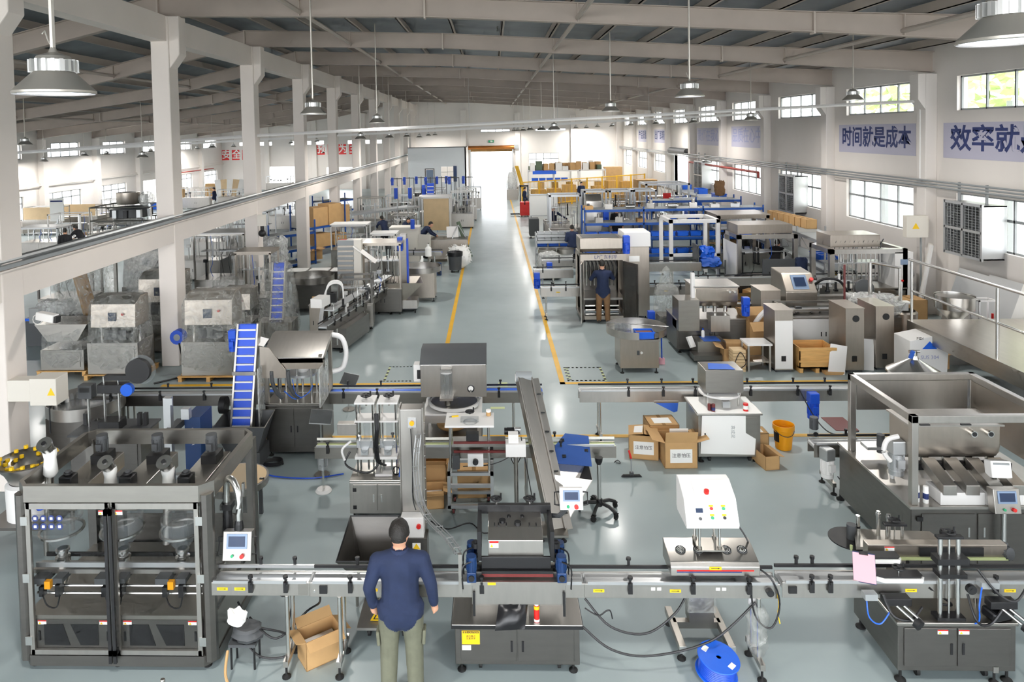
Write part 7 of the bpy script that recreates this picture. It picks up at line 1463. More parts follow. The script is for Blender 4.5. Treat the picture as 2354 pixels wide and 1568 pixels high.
t = pedestal('bare steel pedestal with a round hole beyond the wooden crate', (7.72, 15.85, 0), .4, .8, 1.42, None); part('round_port', cyl((.22, 0, 1.2), (.22, -.008, 1.2), .075, 16), 'black', t)
t = pedestal('second bare steel pedestal with a round hole next to the platform', (8.45, 16.0, 0), .4, .8, 1.42, None); part('round_port', cyl((.22, 0, 1.2), (.22, -.008, 1.2), .075, 16), 'black', t)
t = thing('wooden_crate', 'open pale wooden crate on pallet feet beside the white pedestal', 'crate', (6.72, 15.85, 0)); W_, D_ = .78, .62
part('crate_wall', box(0, W_, 0, .02, .1, .56), 'wood', t); part('crate_wall', box(0, W_, D_ - .02, D_, .1, .56), 'wood', t); part('crate_wall', box(0, .02, 0, D_, .1, .56), 'wood', t); part('crate_wall', box(W_ - .02, W_, 0, D_, .1, .56), 'wood', t); part('crate_floor', box(0, W_, 0, D_, .1, .13), 'wood', t); part('crate_band', box(-.015, W_ + .015, -.015, 0, .24, .28), 'wood', t); part('crate_band', box(-.02, W_ + .02, -.02, 0, .5, .56), 'wood', t)
for x in (0, W_ / 2 - .04, W_ - .08): part('crate_foot', box(x, x + .08, 0, D_, 0, .1), 'wood', t)
t = thing('steel_table', 'small white-topped steel table left of the white pedestal', 'table', (5.62, 15.95, 0)); t['label'] = 'small white-topped steel table with a lower shelf'; part('table_top', box(0, .55, 0, .5, .58, .62), 'white_paint', t); part('table_shelf', box(.03, .52, .03, .47, .2, .22), 'steel_h', t)
for x in (.03, .5):
    for y in (.03, .45): part('leg', box(x - .02, x + .02, y - .02, y + .02, 0, .58), 'steel_h', t)
q = G(1715, 800); carton('tall torn carton with a white hose inside behind the small steel table', (6.4, 17.45, 0), .7, .6, .8, .1, True, 'card', (), (.9, .3, .6, .1)); o = part('white_hose', M().tube(smoothpath([(-.2, 0, .3), (.0, .0, .75), (.3, .1, 1.0), (.45, .1, .95)], 5), .06, 8), 'white_paint'); o.location = (6.35, 17.4, 0); tag(o, 'thick white hose curving out of the torn carton', 'hose')
carton('low open carton before the tall torn carton', (5.5, 16.55, 0), .5, .45, .4, -.1, True, 'card')
t = thing('timber_stack', 'short stack of pale boards tied with black cord beside the small table', 'timber', (5.3, 15.95, 0)); 
for i in range(7): part('board', box(0, .28, 0, .3, .0 + i * .07, .06 + i * .07), 'ply', t)
part('cord', M().tube(smoothpath([(.0, -.01, .1), (.15, -.02, .45), (.28, -.01, .2), (.1, -.02, .05)]), .009, 5), 'black', t)
t = thing('steel_plate', 'white-filmed steel plate leaning on the bare pedestal', 'plate', (7.42, 15.8, 0)); part('plate_sheet', M().ob((.1, .0, .32), (.34, .02, .62), (-.25, .15, -.2)), 'white_paint', t); part('plate_block', box(-.2, .2, -.1, .1, 0, .06), 'card', t)
q = G(2000, 790); t = thing('steel_plate', 'second filmed plate between the two bare pedestals', 'plate', (8.12, 15.95, 0)); part('plate_sheet', M().ob((.16, .1, .34), (.3, .02, .68), (-.2, .1, 0)), 'white_paint', t); part('plate_block', box(0, .3, .1, .2, 0, .05), 'steel', t)
for i, (px, py, Yd) in enumerate(((1922, 705, 17.4), (2002, 690, 17.6))):
    q = GY(px, py, Yd); t = thing('clipboard_stand', ['pink clipboard on a dark pole before the capping machine', 'pink clipboard on a pole beside the wrapped fan'][i], 'clipboard', (q.x, Yd, 0)); part('pole', cyl((.2, 0, 0), (.2, 0, 2.1 if i == 0 else 1.4), .025, 8), 'maroon' if i == 0 else 'chrome', t); part('pole_foot', cyl((.2, 0, 0), (.2, 0, .02), .18, 16), 'steel', t); part('board', M().ob((0, -.05, q.z), (.28, .02, .34), (-.5, .1, .2)), 'navy_motor', t); part('paper_sheet', M().ob((0, -.066, q.z + .005), (.26, .01, .32), (-.5, .1, .2)), 'pink', t)
t = thing('pipe_gantry', 'tall steel pipe gantry wrapped in film at its foot', 'gantry', (9.05, 17.4, 0)); part('gantry_leg', cyl((0, 0, 0), (0, 0, 2.15), .045, 10), 'chrome', t); part('gantry_leg', cyl((.7, 0, 0), (.7, 0, 2.0), .03, 10), 'chrome', t); part('gantry_bar', cyl((0, 0, 2.15), (.72, 0, 2.0), .03, 8), 'chrome', t); part('film_heap', lumpy(-.5, .6, -.4, .4, .9, 1.35, .15, 6), 'film_thick', t, smooth=True); part('gantry_table', box(-.45, .55, -.35, .35, 0, .9), 'steel_dark', t)
# ---- platform with railing
t = thing('steel_platform', 'raised steel platform with a tubular handrail beside the pedestals', 'platform', (9.1, 11.6, 0)); PW, PD, PH = 3.0, 4.3, 1.15
part('deck', box(0, PW, 0, PD, PH - .05, PH), 'steel_warm', t); part('deck_edge', box(-.03, 0, 0, PD, PH - .3, PH), 'steel', t); part('deck_edge', box(0, PW, -.03, 0, PH - .3, PH), 'steel', t); part('deck_edge', box(0, PW, PD, PD + .03, PH - .3, PH), 'steel', t)
for y in (.1, PD - .1):
    for x in (.1, 1.8, PW - .1): part('platform_leg', box(x - .05, x + .05, y - .05, y + .05, 0, PH - .05), 'steel', t)
for y in (0.05, 1.6, PD - .05): part('rail_post', cyl((.04, y, PH - .2), (.04, y, PH + 1.3), .03, 10), 'chrome', t)
part('hand_rail', M().tube(smoothpath([(.04, PD - .05, PH + 1.0), (.04, PD - .06, PH + 1.3), (.04, PD - .3, PH + 1.33), (.04, .4, PH + 1.33), (.04, .08, PH + 1.26), (.04, .05, PH + .6)], 5), .03, 10), 'chrome', t); part('mid_rail', cyl((.04, PD - .05, PH + .66), (.04, .05, PH + .66), .025, 10), 'chrome', t)
part('hatch', box(.9, 2.2, .8, 1.8, PH, PH + .01), 'white_paint', t); part('rail_post', cyl((.45, -.02, PH - .2), (.45, -.02, PH + 1.0), .035, 10), 'chrome', t); part('hand_rail', M().tube(smoothpath([(.45, -.02, PH + .9), (.5, -.02, PH + 1.33), (.8, -.02, PH + 1.1), (2.5, -.02, PH + 1.1)], 4), .03, 10), 'chrome', t)
part('control_desk', M().prism([(.0, .0), (1.1, .0), (1.1, .95), (.0, 1.15)], -1.1, -.4, 'y'), 'steel_warm', t) if False else None
t = thing('filmed_hopper', 'white-filmed steel box with blue mountain print and the marking SUS 304 under the platform', 'box', (8.62, 15.0, 0)); part('box_shell', M().prism([(0, .1), (.75, .1), (.8, .95), (.5, 1.05), (0, .95)], 0, .6, 'y'), 'white_paint', t, bevel=.01)
for z in (.28, .78): part('print_mark', M().prism([(.25, z), (.55, z), (.4, z + .16)], -.006, 0, 'y'), 'bright_blue', t)
text('lettering', 'SUS 304', .11, 'sign_faded', t, (.4, -.004, .6), (PI / 2, 0, 0), extr=.001); text('lettering', 'MDI', .08, 'ink', t, (.2, -.004, 1.0), (PI / 2, 0, 0), extr=.001); part('box_feet', M().box(.1, .2, .1, .5, 0, .1).box(.55, .65, .1, .5, 0, .1), 'dark_grey', t)
t = thing('lidded_tank', 'polished conical tank lid with a valve on top before the platform', 'tank', (7.95, 13.7, 0)); part('tank_wall', M().lathe([(.44, .2), (.46, .72), (.47, .74)], n=28), 'steel', t); part('cone_lid', M().lathe([(.48, .74), (.47, .77), (.08, 1.0), (.06, 1.06), (0, 1.06)], n=28), 'chrome', t); part('lid_valve', M().cyl((0, 0, 1.04), (0, 0, 1.16), .05, 12).cyl((-.1, 0, 1.14), (.1, 0, 1.14), .03, 8), 'chrome', t); part('lid_film', M().ob((-.08, -.06, 1.1), (.06, .04, .16), (.3, .2, 0)), 'blue_tarp', t)
for a_ in (.5, 2.6, 4.7): part('tank_leg', cyl((.38 * math.cos(a_), .38 * math.sin(a_), 0), (.38 * math.cos(a_), .38 * math.sin(a_), .3), .03, 8), 'steel', t)
# on the platform side: drum, funnel
t = thing('plastic_drum', 'white-grey drum machine with a small press on the floor by the wall', 'drum', (9.9, 17.6, 0)); part('drum_wall', M().lathe([(0, 0), (.33, 0), (.35, .9), (.3, .94)], n=24), 'steel_warm', t); part('drum_press', M().box(-.12, .12, -.1, .1, .94, 1.1).cyl((-.02, 0, 1.1), (-.02, 0, 1.6), .04, 10).box(-.2, .2, -.12, .12, 1.1, 1.14), 'white_paint', t)
t = thing('steel_funnel', 'round polished funnel hopper with a small stand on the bench by the wall', 'hopper', (10.6, 16.7, 0)); part('bench', box(-.5, 1.0, -.4, .4, 0, .82), 'steel', t); part('funnel', M().lathe([(.4, 1.5), (.41, 1.5), (.4, 1.2), (.12, .92), (.1, .82)], n=28), 'chrome', t); part('funnel_lid', M().lathe([(0, 1.47), (.39, 1.47)], n=28), 'steel_h', t); frame_posts(t, .45, .85, -.15, .15, .82, 1.4, .03, 'white_paint', ('top',))
part('red_valve', cyl((.75, -.15, .85), (.75, -.15, 1.1), .025, 8), 'red', t)
carton('flattened brown carton on the floor behind the platform', (9.6, 16.2, 0), .8, .6, .35, .3, True, 'card'); carton('brown carton standing by the wall near the broom poles', (11.2, 19.6, 0), .7, .6, .75, 0, False, 'card')
for i in range(4): o = thing('wall_sheet', ['grey plastic sheet leaning on the wall nearest the cartons', 'second grey plastic sheet leaning on the wall', 'tall white panel leaning on the wall sheets', 'last grey sheet leaning on the wall by the window'][i], 'sheet', (11.75, 18.6 - i * 1.15, 0)); part('sheet_board', M().ob((.3, 0, .8 + .05 * i), (.03, 1.25, 1.65 + (.1 if i != 2 else 0)), (0, .33, 0)), 'paper' if i == 2 else 'sign_pale' if False else ('white_paint' if i == 2 else 'alu'), o); part('sheet_edge', M().ob((.02, 0, .02), (.06, 1.25, .04), (0, 0, 0)), 'grey_paint', o)
t = thing('board_bundle', 'bundle of long white boards leaning against the wall pilaster', 'boards', (11.9, 20.2, 0)); 
for i in range(4): part('long_board', M().ob((.1 + i * .05, .1 * i, 1.05), (.05, .12, 2.1), (.06, .14, 0)), 'cream' if i % 2 else 'white_paint', t)
t = thing('blue_bucket', 'blue plastic tub by the wall behind the leaning boards', 'tub', (11.7, 21.1, 0)); part('tub_wall', M().lathe([(0, 0), (.25, 0), (.32, .5), (.34, .5)], n=20), 'bright_blue', t); part('tub_contents', M().lathe([(0, .42), (.3, .42)], n=20), 'dark_grey', t)
t = thing('black_sack', 'black sack and jackets heaped at the end of the wall shelving', 'sack', (11.95, 21.45, 0)); part('sack_body', lumpy(-.3, .35, -.3, .3, 0, 1.3, .1, 13), 'trash_black', t, smooth=True); part('sack_strap', M().tube(smoothpath([(-.2, -.3, .9), (0, -.38, 1.1), (.2, -.3, .9)]), .02, 5), 'black', t)
t = thing('switch_box', 'cream electrical box with a yellow triangle on the wall pilaster', 'box', (12.0, 20.55, 2.25)); part('box_body', box(-.35, .25, -.1, .1, 0, .62), 'cream', t, bevel=.008); part('shock_triangle', M().prism([(-.2, .25), (0, .25), (-.1, .42)], -.106, -.1, 'y'), 'yellow', t); part('box_bracket', box(.2, .3, -.05, .15, .1, .5), 'cream', t); part('conduit', cyl((.1, 0, -1.6), (.1, 0, 0), .03, 6), 'grey_paint', t)
# evaporative fan boxes in the windows
def fan_box(label, y0, w, z0, h, dx):
    t = thing('fan_box', label, 'fan', (XR - dx, y0, z0)); part('fan_shell', M().box(0, dx + .05, 0, w, 0, .03).box(0, dx + .05, 0, w, h - .03, h).box(0, dx + .05, 0, .03, 0, h).box(0, dx + .05, w - .03, w, 0, h), 'alu', t, smooth=False); part('fan_back', box(dx * .5, dx * .55, .03, w - .03, .03, h - .03), 'dark_grey', t)
    for (a, b) in ((.04, w / 2 - .02), (w / 2 + .02, w - .04)):
        for (c, d) in ((.04, h / 2 - .02), (h / 2 + .02, h - .04)):
            for i in range(9): zz = lerp(c, d, (i + .5) / 9); part('louvre', M().ob((.03, (a + b) / 2, zz), (.05, b - a, .006), (0, .5, 0)), 'grey_paint', t)
            for i in range(5): yy = lerp(a, b, (i + .5) / 5); part('grille_bar', box(.0, .008, yy - .008, yy + .008, c, d), 'alu', t)
    part('fan_frame', M().box(-.02, .02, -.03, .04, -.03, h + .03).box(-.02, .02, w - .04, w + .03, -.03, h + .03).box(-.02, .02, 0, w, -.03, .04).box(-.02, .02, 0, w, h - .04, h + .03).box(-.02, .02, w / 2 - .03, w / 2 + .03, 0, h).box(-.02, .02, 0, w, h / 2 - .03, h / 2 + .03), 'alu', t, smooth=False)
    for yy in (.2, w - .2): part('hanger', box(dx * .4, dx * .5, yy - .02, yy + .02, h, h + .5), 'grey_paint', t)
    return t
fan_box('large louvred cooling fan box in the nearest wall window', 17.95, 1.45, 2.05, 1.35, .55); fan_box('louvred cooling fan box in the wall window beyond the wall shelving', 29.0, 1.5, 1.95, 1.5, .5); fan_box('small louvred fan box in the window under the red pipe', 41.5, 1.6, 1.9, 1.6, .5)
# ================================================================== FAR END AND FAR WING
t = rack('white storage rack piled with cartons before the end wall', (3.0, 58.2, 0), 6.2, 1.3, 2.3, (.7, 1.4, 2.25), 'white_paint', 3, 0, 'white_paint', t=.09)
r_ = random.Random(21)
for i in range(22): carton('%s carton from the roller door in the %s row on top of the white rack' % (ORD[i % 11], ('front', 'back')[i // 11]), (3.3 + (i % 11) * .54, 58.5 + .6 * (i // 11), 2.25), r_.uniform(.35, .55), .5, r_.uniform(.3, .75), r_.uniform(-.3, .3), False, r_.choice(['card', 'card', 'card_dark', 'paper', 'green_cloth']), group='cartons on the white storage rack')
for i in range(10): carton('%s carton from the roller door on the lower shelves of the white rack' % ORD[i], (3.4 + i * .58, 58.5, .7 if i % 2 else 0), .5, .6, .55, 0, False, r_.choice(['card', 'card_dark']), group='cartons inside the white storage rack')
for i in range(5): crate('%s blue crate from the roller door on the white rack' % ORD[i], (3.5 + i * .6, 58.5, 1.4), 0, 'blue crates on the white storage rack', (1.3, 1, 1.2))
o = thing('blue_sign_board', 'long blue plastic tray on the front of the white storage rack', 'tray', (3.3, 58.05, 1.95)); part('tray_shell', box(0, 1.9, 0, .12, 0, .25), 'bright_blue', o); part('tray_hook', box(.2, 1.7, .1, .15, .2, .3), 'blue', o)
t = thing('safety_fence', 'yellow steel safety fence with mesh panels across the far stores', 'fence', (0, 0, 0)); P0, P1 = Vector((2.1, 50.5, 0)), Vector((12.2, 57.5, 0))
n = 8
for i in range(n + 1): p = P0.lerp(P1, i / n); part('fence_post', box(p.x - .05, p.x + .05, p.y - .05, p.y + .05, 0, 1.9), 'fence_yellow', t)
for i in range(n):
    a, b = P0.lerp(P1, i / n), P0.lerp(P1, (i + 1) / n); m = M().cyl(a + Vector((0, 0, 1.85)), b + Vector((0, 0, 1.85)), .04, 6).cyl(a + Vector((0, 0, .2)), b + Vector((0, 0, .2)), .04, 6)
    for j in range(1, 12): q = a.lerp(b, j / 12); m.cyl(q + Vector((0, 0, .2)), q + Vector((0, 0, 1.85)), .012, 4)
    part('mesh_panel', m, 'fence_yellow', t)
for i in range(7): q = P0.lerp(P1, .1 + i * .12) + Vector((.3, 1.6, 0)); carton('%s large carton from the aisle stored behind the yellow fence' % ORD[i], tuple(q), .9, .7, r_.uniform(.9, 1.5), .3, False, group='cartons behind the yellow fence')
carton('tall brown carton with red arrow marks before the yellow fence', (9.9, 46.5, 0), 1.3, .9, 2.2, .1, False); carton('brown carton beside the tall marked carton', (8.4, 46.0, 0), 1.1, .8, 1.3, 0, False)
carton('stack carton at the corner of the far stores', (10.6, 63.0, 0), 1.5, 1.0, 2.2, 0, False)
t = thing('pallet_stacker', 'red and black electric pallet stacker parked at the aisle edge', 'stacker', (1.75, 46.0, 0)); part('mast', M().box(0, .08, 0, .1, .1, 2.0).box(.5, .58, 0, .1, .1, 2.0).box(0, .58, 0, .1, 1.9, 2.0), 'black', t); part('power_unit', box(.0, .6, -.6, 0, .1, .95), 'red', t, bevel=.03); part('forks', M().box(-.6, 0, .1, .2, .08, .14).box(-.6, 0, .45, .55, .08, .14), 'black', t); part('tiller', M().tube([(.3, -.6, .8), (.3, -.9, 1.2)], .03, 6), 'black', t); feet(t, [(.1, -.4), (.5, -.4)], s=1.5, kind=CASTER)
for i, (x, y, h) in enumerate(((1.55, 57.5, 2.2), (1.75, 61.0, 2.4))): t = thing('wrapped_drum', ['grey film-wrapped drum on a table beside the roller door', 'second wrapped drum farther towards the roller door'][i], 'drum', (x, y, 0)); part('table', box(-.4, .5, -.4, .5, 0, .8), 'steel', t); part('wrap_film', M().lathe([(.42, .8), (.45, 1.2), (.38, 1.8), (.2, h), (0, h + .05)], n=14), 'film_thick', t)
p = GY(1190, 400, 60); o = part('yellow_slide', M().prism([(0, 2.6), (.3, 2.6), (1.0, .0), (.7, .0)], 0, .4, 'y'), 'fence_yellow'); o.location = (1.9, 59.5, 0); tag(o, 'sloping yellow steel chute beside the roller door', 'chute')
# agitator stands
for i, x in enumerate((-6.5, -5.75, -5.0, -4.3, -3.6, -3.0, -2.75, -1.85)):
    t = thing('agitator_stand', '%s blue agitator motor on a tall post counted from the columns' % ORD[i], 'machine', (x, 46.5 + .4 * (i % 3), 0), 0, 'agitator stands'); part('post', M().box(.25, .29, 0, .04, 0, 2.6), 'dark_grey', t); part('arm', M().box(-.05, .6, 0, .04, 2.5, 2.55), 'dark_grey', t); part('drive_motor', M().cyl((-.05, 0, 2.1), (-.05, 0, 2.6), .09, 10).box(-.15, .05, -.1, .1, 2.35, 2.5), 'blue', t); part('second_post', box(.56, .6, 0, .04, .1, 2.5), 'dark_grey', t); part('vessel', M().lathe([(0, .3), (.3, .3), (.34, .9), (.34, 1.0)], (.2, -.1, 0), 14), 'steel_h', t)
FM = [(-6.2, 41.0, 1.6, 1.0, 1.9, 'alu', None, 'cluttered bench machine with white lid at the foot of the agitator stands'), (-4.3, 41.5, 1.8, 1.1, 1.75, 'alu', 'white_paint', 'white-roofed bench machine before the agitator stands'), (-2.4, 40.5, 1.3, 1.0, 2.1, 'white_paint', None, 'tall white framed machine with black shelves by the aisle'), (-2.2, 44.0, 1.2, 1.0, 2.0, 'white_paint', None, 'second tall white framed machine by the aisle'), (-7.4, 38.7, 1.4, .9, 2.0, 'steel', None, 'dark framed station with a blue gear motor near the slanted grey shelving'), (-5.0, 34.6, 1.2, .9, 1.5, 'steel', None, 'grey cabinet station between two working men'), (-2.1, 50.0, 1.3, 1.2, 1.6, 'alu', None, 'low aluminium cell close to the roller door'), (-5.8, 50.5, 2.4, 1.4, 1.5, 'steel_h', None, 'long steel bench under the partition window')]
for i, (x, y, w, d, h, mt, tp, lab) in enumerate(FM): framed(lab, (x, y, 0), w, d, h, .85, mt, 0, 200 + i, tp, False, n=12, name='bench_machine')
t = thing('cleated_elevator', 'slim blue cleated elevator rising beyond the ply-backed cabinet', 'elevator', (-4.0, 43.2, 0)); part('belt', M().prism([(0, .6), (.1, .6), (.5, 2.4), (.4, 2.4)], 0, .42, 'x'), 'blue_belt', t); motor(t, (-.2, .3, 2.2), (PI, 0, 0), 2, 'blue', 'blue'); part('elevator_base', box(-.2, .7, -.3, .5, 0, .6), 'steel', t)
for i in range(8): part('cleat', box(.02, .4, -.03 + i * .05, .0 + i * .05, .7 + i * .21, .74 + i * .21), 'white_belt', t)
for i, x in enumerate((-7.0, -6.2)): t = thing('gear_post', ['tall steel post with a dark blue gear motor near the fifth column', 'second tall post with a blue gear motor near the fifth column'][i], 'machine', (x + 1.6, 40.1, 0)); part('post', box(0, .1, 0, .1, 0, 2.5), 'steel', t); part('drive_motor', M().cyl((-.06, 0, 1.8), (-.06, 0, 2.4), .11, 10), 'blue', t)
t = rack('blue rack full of parts beyond the fifth column', (-9.6, 40.0, 0), 2.4, 1.0, 2.0, (.5, 1.1, 1.7), 'rack_blue', 1, .9)
t = thing('black_chest', 'black plastic chest on the floor before the partition', 'chest', (-6.0, 53.5, 0)); part('chest_body', box(0, 1.5, 0, .8, 0, .9), 'black', t, bevel=.03); part('chest_lid', box(-.03, 1.53, -.03, .83, .9, .98), 'dark_grey', t)
# clutter on the racked shelves near the columns
FL = [((90, 600), 1.8, 1.1, 1.5, 'alu', 'white-topped bench line nearest the near column in the far wing'), ((150, 590), 1.6, 1.0, 2.0, 'white_paint', 'white framed machine beside the two far-wing workers'), ((235, 575), 1.5, 1.0, 1.3, 'steel', 'grey cabinet bench before the multihead weigher'), ((95, 540), 2.2, 1.1, 1.6, 'alu', 'long bench with brown boards by the far-wing windows'), ((180, 530), 2.4, 1.1, 1.5, 'steel_h', 'steel bench line under the far-wing windows'), ((270, 520), 2.0, 1.1, 1.7, 'alu', 'aluminium bench machine below the second far-wing window'), ((330, 560), 1.4, 1.0, 1.5, 'steel', 'steel bench machine hidden behind the weigher'), ((450, 480), 2.2, 1.2, 1.6, 'steel_h', 'pale bench line between the second and third columns in the far wing'), ((530, 478), 2.0, 1.2, 1.4, 'alu', 'pale machine under the leaning boards in the far wing'), ((640, 440), 2.5, 1.2, 1.5, 'alu', 'bright bench line beyond the third column in the far wing'), ((720, 430), 2.2, 1.2, 1.8, 'steel', 'machine with a dark motor beyond the fourth column in the far wing'), ((480, 600), 1.6, 1.0, 1.8, 'white_paint', 'white framed station under the ledge beam past the second column'), ((540, 570), 1.5, 1.0, 2.0, 'white_paint', 'second white framed station under the ledge beam past the second column'), ((650, 530), 1.6, 1.0, 1.7, 'steel', 'row of steel machine heads behind the empty blue rack')]
for i, ((px, py), w, d, h, mt, lab) in enumerate(FL):
    q = G(px, py); q.x = max(q.x, -26.8)
    framed(lab, (q.x - w / 2, q.y, 0), w, d, h, .85, mt, 0, 300 + i, 'white_paint' if i in (0, 12) else None, False, n=11, name='wing_machine')
    if i in (3, 4): part('brown_board', box(.1, w - .1, -.03, 0, .9, 1.6), 'ply', [o for o in bpy.data.objects if o.name.startswith('wing_machine') and o.type == 'EMPTY'][-1])
for i, (px, py) in enumerate(((130, 505), (170, 495), (330, 480), (445, 450), (470, 448), (560, 436), (620, 425), (215, 505), (255, 500))): q = G(px, py); crate('%s blue bin among the far-wing benches counted from the near column' % ORD[i], (max(q.x, -26), min(q.y - .5, 66), .0), .2 * i, 'blue bins in the far wing', (2.2, 1.6, 3))
for i, (px, py) in enumerate(((190, 470), (485, 455), (210, 560), (75, 490))): q = G(px, py); carton(['brown carton on the window bench of the far wing', 'brown carton near the leaning boards of the far wing', 'brown carton on the floor below the far-wing worker', 'white carton with an orange mark beside the near column'][i], (max(q.x, -26.5), q.y, 0), .8, .6, 1.3 if i != 2 else .6, .1, False, 'card' if i < 3 else 'paper')
for i in range(5): q = G(505 + i * 12, 468); o = part('leaning_board', M().ob((0, 0, 1.0), (.5, .06, 2.0), (-.15, .1 * (i - 2), 0)), ('paper', 'ply')[i % 2]); o.location = (q.x, q.y, 0); tag(o, '%s tall pale board leaning in the far wing between the second and third columns' % ORD[i], 'board', 'leaning boards in the far wing')
q = G(133, 545); t = thing('notice_stand', 'pale notice board on a stand before the far-wing window', 'sign', (max(q.x, -26), q.y, 0)); part('notice_face', box(-.4, .4, 0, .05, .9, 2.2), 'paper', t); part('notice_band', box(-.35, .35, -.01, 0, 2.0, 2.08), 'sign_blue', t); part('notice_post', box(-.05, .05, 0, .05, 0, .9), 'alu', t)
# multihead weigher on its platform
t = thing('multihead_weigher', 'multihead weigher with a round steel feeder on a railed platform behind the second column', 'machine', (-12.6, 24.0, 0)); part('deck', box(-.9, 1.3, -.8, .8, 2.2, 2.3), 'steel', t)
for x in (-.85, 1.25):
    for y in (-.75, .75): part('deck_leg', box(x - .05, x + .05, y - .05, y + .05, 0, 2.2), 'steel', t); part('rail_post', cyl((x, y, 2.3), (x, y, 3.2), .025, 6), 'steel', t)
for z in (2.75, 3.2): part('hand_rail', M().tube([(-.85, -.75, z), (1.25, -.75, z), (1.25, .75, z), (-.85, .75, z)], .025, 6, True), 'steel', t, smooth=False)
part('weigher_body', M().lathe([(.2, 2.3), (.35, 2.4), (.6, 2.75), (.6, 2.8)], (.2, 0, 0), 18), 'acrylic', t); part('hopper_ring', M().lathe([(.55, 2.8), (.6, 2.82), (.58, 3.1), (.5, 3.15)], (.2, 0, 0), 18), 'dark_grey', t); part('round_feeder', M().lathe([(.35, 3.25), (.38, 3.3), (.38, 3.65), (0, 3.66)], (.1, 0, 0), 18), 'steel_warm', t); part('drive_head', M().sph((.75, 0, 3.4), .28, 10), 'film_thick', t)
for i in range(9): a_ = 2 * PI * i / 9; part('bucket_unit', box(.2 + .6 * math.cos(a_) - .07, .2 + .6 * math.cos(a_) + .07, .6 * math.sin(a_) - .07, .6 * math.sin(a_) + .07, 2.82, 3.08), 'black' if i % 2 else 'alu', t)
